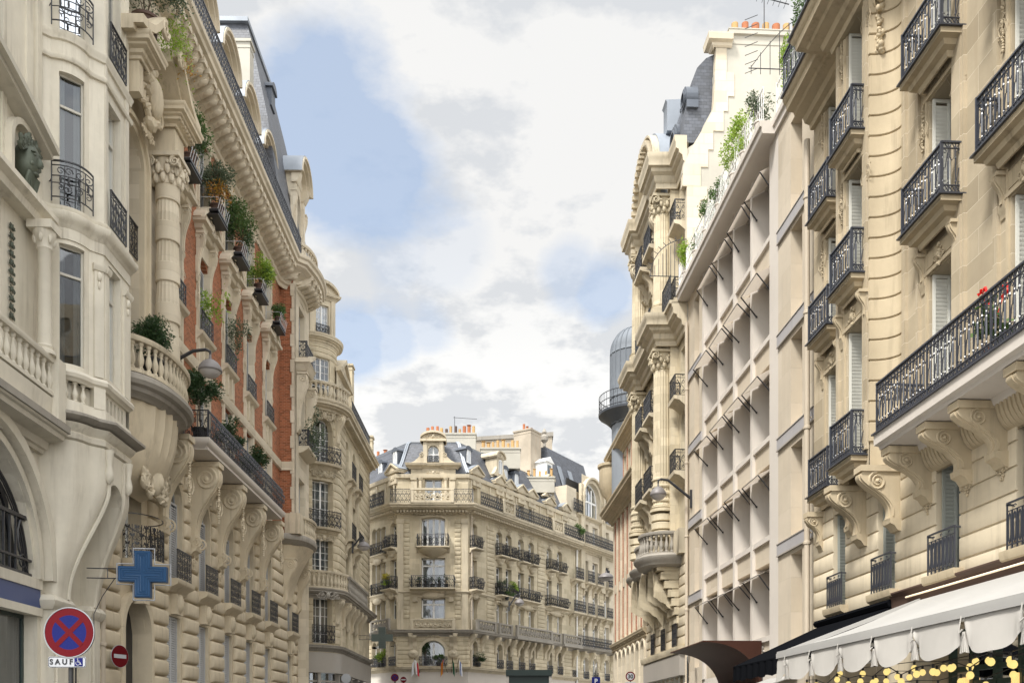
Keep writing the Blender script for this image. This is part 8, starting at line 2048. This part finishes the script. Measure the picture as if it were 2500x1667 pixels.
# flags on the corner house
FCf = Face(None, FC.ox, FC.oy, 0)
def flag(lb, px, cols, lean, vert=True):
    u = XY(px, 61.2)-FCf.ox; t = thing('flag', lb, 'flag', FCf.world(u, .5, 5.4), 'flags over the door of the corner house'); F = Face(t, t.location.x, t.location.y, 0)
    m = MB(); m.tube([(0,-.5,-.1),(lean*.5,.5,.8)], .02, 5); F.part('flagpole', m.mesh('flagpole', POTB), 0, 0, 5.4); n = len(cols)
    for k, c in enumerate(cols):
        m = MB(); K = 6
        for i in range(K):
            def P(f, g): return (lean*.48+.10*lean*g+ .42*f*(lean if lean else 1)*.9, .45+.06*sin(f*9+g*3), .72-.95*g-.32*f*(1-g*.3))
            f0, f1 = (k+i/K)/n, (k+(i+1)/K)/n
            for j in range(5): m.quad(P(f0,j/5),P(f1,j/5),P(f1,(j+1)/5),P(f0,(j+1)/5))
        F.part('flag_cloth', m.mesh('flag_cloth', c, angle=80), 0, 0, 5.4)
FR_ = mat('flag_red', (.55,.02,.03), .8); FY_ = mat('flag_yellow', (.65,.42,.02), .8); FG_ = mat('flag_green', (.02,.14,.07), .8); FB_ = mat('flag_blue', (.05,.12,.4), .8); FW_ = mat('flag_white', (.75,.75,.75), .8)
flag('white and red flag, leftmost over the door of the corner house', 1003, [FW_, FR_], .6); flag('plain white flag second from the left over the door', 1022, [FW_], -.5)
flag('red, yellow and red flag over the door of the corner house', 1090, [FR_, FY_, FR_], -.4); flag('dark green flag between the striped and the white and blue ones', 1100, [FG_], .3); flag('white and blue flag, rightmost over the door', 1112, [FW_, FB_, FW_], .5)
# plants on the corner house
def cp(nm, lb, F, u, o, z, lm, rad, n, seed, **k):
    return pot_plant(nm, lb, F.world(u, o, z), .16, .25, lm, rad, n, k.pop('leaf', .13), seed, POTK, 'balcony plants on the corner house', stem=.02, clump=8, **k)
F1, F2, F3 = Face(None, FC.ox, FC.oy, FC.a), Face(None, FR.ox, FR.oy, FR.a), Face(None, FL.ox, FL.oy, FL.a)
for i in range(5): cp('potted_plant', ('small', 'spiky', 'round', 'thin', 'broad')[i]+' plant in a black pot, %s from the left on the wide balcony' % ('one','two','three','four','five')[i], F1, cenu-.95+.46*i, .35, 10.95, LEAFD, (.15+.02*(i%3),.15,.25+.05*((i*2)%3)), 130, 200+i, leaf=.1)
cp('climbing_plant', 'dark ivy climbing the arched window above the flags', F1, cenu-.5, -.05, 5.8, LEAFD, (.32,.12,.75), 700, 210, leaf=.1); cp('potted_plant', 'green bush at the bottom right of the arched window above the flags', F1, cenu+.35, .05, 5.75, LEAFM, (.45,.2,.25), 450, 211)
cp('yellow_bush', 'bright yellow flowering bush on the left wing balcony', F3, wl[0]-.1, .45, 11.2, LEAFY, (.4,.3,.3), 500, 212, leaf=.1); cp('potted_plant', 'light green plant spilling through the left wing balcony railing', F3, wl[0]+.05, .5, 10.85, LEAFL, (.5,.2,.2), 350, 213, leaf=.1)
cp('potted_plant', 'tall lime green plant on the lower left window ledge of the left wing', F3, wl[1], .1, 5.75, LEAFL, (.4,.2,.6), 400, 214); cp('potted_plant', 'dark green plant beside the lime one on the left wing ledge', F3, wl[2]+.2, .1, 5.75, LEAFM, (.35,.2,.4), 350, 215)
cp('potted_plant', 'feathery plant on the long balcony near the drain pipe', F2, wR[1]-.2, .3, 10.95, LEAFO, (.5,.25,.45), 450, 216); cp('potted_plant', 'lime plant second along the long balcony of the right wing', F2, wR[2], .35, 10.95, LEAFL, (.45,.25,.4), 450, 217)
cp('potted_plant', 'trailing plant hanging below the long balcony of the right wing', F2, wR[1]+.3, .45, 10.6, LEAFM, (.7,.2,.2), 450, 218, leaf=.1); cp('potted_plant', 'dark bush on the ledge right of the street door drain pipe', F2, wR[0]+.3, .2, 5.75, LEAFD, (.6,.25,.35), 600, 219)
cp('potted_shrub', 'round green shrub on the roof level balcony of the arched gable house', F2, fx(1396), .7, 16.5, LEAFM, (.55,.3,.7), 800, 220)
# ---------------------------------------------------------------- ground
ASPH = mat('asphalt', (.05,.05,.052), .9, var=.2, bump=.5, bscale=60)
PAVE = mat('pavement', (.28,.27,.25), .9, var=.15, bump=.2, blocks=(.9,.6,.01), joint=.5)
g = MB(); g.quad((-400,400,-.14),(400,400,-.14),(400,-600,-.14),(-400,-600,-.14)); struct('ground', g, PAVE)
g = MB(); g.quad((-7,60,-.136),(5.4,60,-.136),(3.0,-66,-.136),(-7.6,-66,-.136)); struct('road', g, ASPH)
for nm, a, b in (('pavement_left', -14, -7), ('pavement_right', 5.4, 12)):
    g = MB(); g.add([(a,60,-.13),(b,60,-.13),(b-(.6 if a < 0 else 2.3),-50,-.13),(a,-50,-.13),(a,60,0),(b,60,0),(b-(.6 if a < 0 else 2.3),-50,0),(a,-50,0)],
                  [(0,1,2,3),(4,5,6,7),(0,1,5,4),(1,2,6,5),(2,3,7,6),(3,0,4,7)]); struct(nm, g, PAVE)
# ---------------------------------------------------------------- sky
w = bpy.data.worlds.new('World'); scene.world = w; w.use_nodes = True; T = NT(w); T.n.clear()
SUN_EL, SUN_AZ = radians(54), radians(223)   # azimuth clockwise from +Y
sky = T.n.new('ShaderNodeTexSky'); sky.sky_type = 'NISHITA'; sky.sun_disc = False; sky.sun_elevation = SUN_EL; sky.sun_rotation = SUN_AZ
sky.air_density = 1.0; sky.dust_density = 1.5
tc = T.n.new('ShaderNodeTexCoord'); d = tc.outputs['Generated']
sp = T.node('ShaderNodeSeparateXYZ', Vector=d)
zz = T.math('ADD', T.math('MAXIMUM', sp.outputs[2], 0.0), .22)
cb = T.n.new('ShaderNodeCombineXYZ'); T.set(cb.inputs[0], T.math('DIVIDE', sp.outputs[0], zz)); T.set(cb.inputs[1], T.math('DIVIDE', sp.outputs[1], zz)); T.set(cb.inputs[2], T.math('MULTIPLY', sp.outputs[2], 1.4))
n1 = T.noise(cb.outputs[0], 1.3, 9, .58); n2 = T.noise(T.mapping(cb.outputs[0], (1,1,1), (5.3,2.1,0)), 3.4, 10, .6); n3 = T.noise(T.mapping(cb.outputs[0], (1,1,1), (1.3,7.1,0)), .8, 4, .5)
# the same field a little nearer the sun: where it is thinner there, this side is lit
n2s = T.noise(T.mapping(cb.outputs[0], (1,1,1), (5.3+.035,2.1+.0,-.085)), 3.4, 6, .6)
lit = T.math('MULTIPLY', T.math('SUBTRACT', n2, n2s), 3.4)
pert = T.math('SUBTRACT', T.math('ADD', T.math('MULTIPLY', n1, .45), T.math('MULTIPLY', n2, .55)), .5)
blue = None
for (px, py, r, amp) in ((790,330,6.5,1.0),(870,410,6.5,1.0),(900,490,4.5,.95),(730,270,3.4,.7),(860,850,4.2,.9),(960,830,3.6,.7),(1050,810,3.0,.5),(1480,720,3.0,.8),(1400,690,2.6,.5),(960,620,3.2,.35),(1080,640,3.2,.25)):
    v = Vector(((px-1250)/FP, 1, (HZ-py)/FP)).normalized()
    dt = T.n.new('ShaderNodeVectorMath'); dt.operation = 'DOT_PRODUCT'
    nm = T.n.new('ShaderNodeVectorMath'); nm.operation = 'NORMALIZE'; T.l.new(d, nm.inputs[0]); T.l.new(nm.outputs[0], dt.inputs[0]); dt.inputs[1].default_value = v
    ang = T.math('ARCCOSINE', T.math('MINIMUM', dt.outputs['Value'], .999999))
    f = T.math('SUBTRACT', 1.0, T.math('DIVIDE', ang, radians(r*.84)))
    f = T.math('ADD', f, T.math('MULTIPLY', pert, 3.6))
    f = T.math('MULTIPLY', T.ramp(f, .28, .7), amp)
    blue = f if blue is None else T.math('MAXIMUM', blue, f)
# clouds: white tops, grey undersides
base = T.math('ADD', T.math('ADD', T.math('MULTIPLY', n2, .5), T.math('MULTIPLY', n1, .5)), lit)
cl = T.mix(T.ramp(base, .30, .64), (.47,.485,.505), (.605,.602,.594))
cl = T.mix(T.math('MULTIPLY', T.ramp(n3, .35, .8), .6), cl, (.555,.56,.562))
cl = T.mix(T.math('MULTIPLY', T.math('SUBTRACT', 1.0, T.ramp(sp.outputs[2], .36, .46)), T.ramp(base, .26, .62)), cl, (.66,.66,.65))
# overcast gain added out of view, overhead and behind the viewer, to light the facades
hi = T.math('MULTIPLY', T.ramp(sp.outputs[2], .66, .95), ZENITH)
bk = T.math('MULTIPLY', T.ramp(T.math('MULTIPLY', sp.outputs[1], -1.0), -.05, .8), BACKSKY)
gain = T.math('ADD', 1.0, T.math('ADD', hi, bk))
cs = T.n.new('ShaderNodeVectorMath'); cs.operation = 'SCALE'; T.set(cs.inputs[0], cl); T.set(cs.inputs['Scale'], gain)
b1 = T.n.new('ShaderNodeBackground'); T.l.new(sky.outputs[0], b1.inputs[0]); b1.inputs[1].default_value = .09
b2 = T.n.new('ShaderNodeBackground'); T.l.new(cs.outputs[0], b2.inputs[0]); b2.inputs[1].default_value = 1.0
b3 = T.n.new('ShaderNodeBackground'); b3.inputs[0].default_value = (.50,.60,.72,1); b3.inputs[1].default_value = .33
ad = T.n.new('ShaderNodeAddShader'); T.l.new(b1.outputs[0], ad.inputs[0]); T.l.new(b3.outputs[0], ad.inputs[1])
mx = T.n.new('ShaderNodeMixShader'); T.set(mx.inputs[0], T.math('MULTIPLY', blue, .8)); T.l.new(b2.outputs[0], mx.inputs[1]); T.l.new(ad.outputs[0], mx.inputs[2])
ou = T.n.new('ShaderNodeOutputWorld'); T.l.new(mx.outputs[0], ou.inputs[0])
sl = bpy.data.lights.new('sun', 'SUN'); sl.energy = SUNE; sl.angle = radians(12); sl.color = (1,.968,.915)
so = bpy.data.objects.new('sun', sl); COL.objects.link(so)
sd = Vector((sin(SUN_AZ)*cos(SUN_EL), cos(SUN_AZ)*cos(SUN_EL), sin(SUN_EL)))
so.rotation_euler = sd.to_track_quat('Z', 'Y').to_euler(); so.location = (0,0,60)
# ---------------------------------------------------------------- camera
cam = bpy.data.cameras.new('camera'); co = bpy.data.objects.new('camera', cam); COL.objects.link(co)
co.location = (0,0,EYE); co.rotation_euler = (radians(90),0,0); cam.sensor_width = 36; cam.lens = FP/2500*36
cam.shift_y = (HZ-833.5)/2500; cam.clip_end = 2000; cam.clip_start = .1
scene.camera = co
scene.view_settings.view_transform = 'Standard'; scene.view_settings.look = 'None'; scene.view_settings.exposure = EXPO; scene.view_settings.gamma = 1
scene.cycles.max_bounces = 8; scene.cycles.diffuse_bounces = 4; scene.cycles.transparent_max_bounces = 12
scene.cycles.use_adaptive_sampling = True
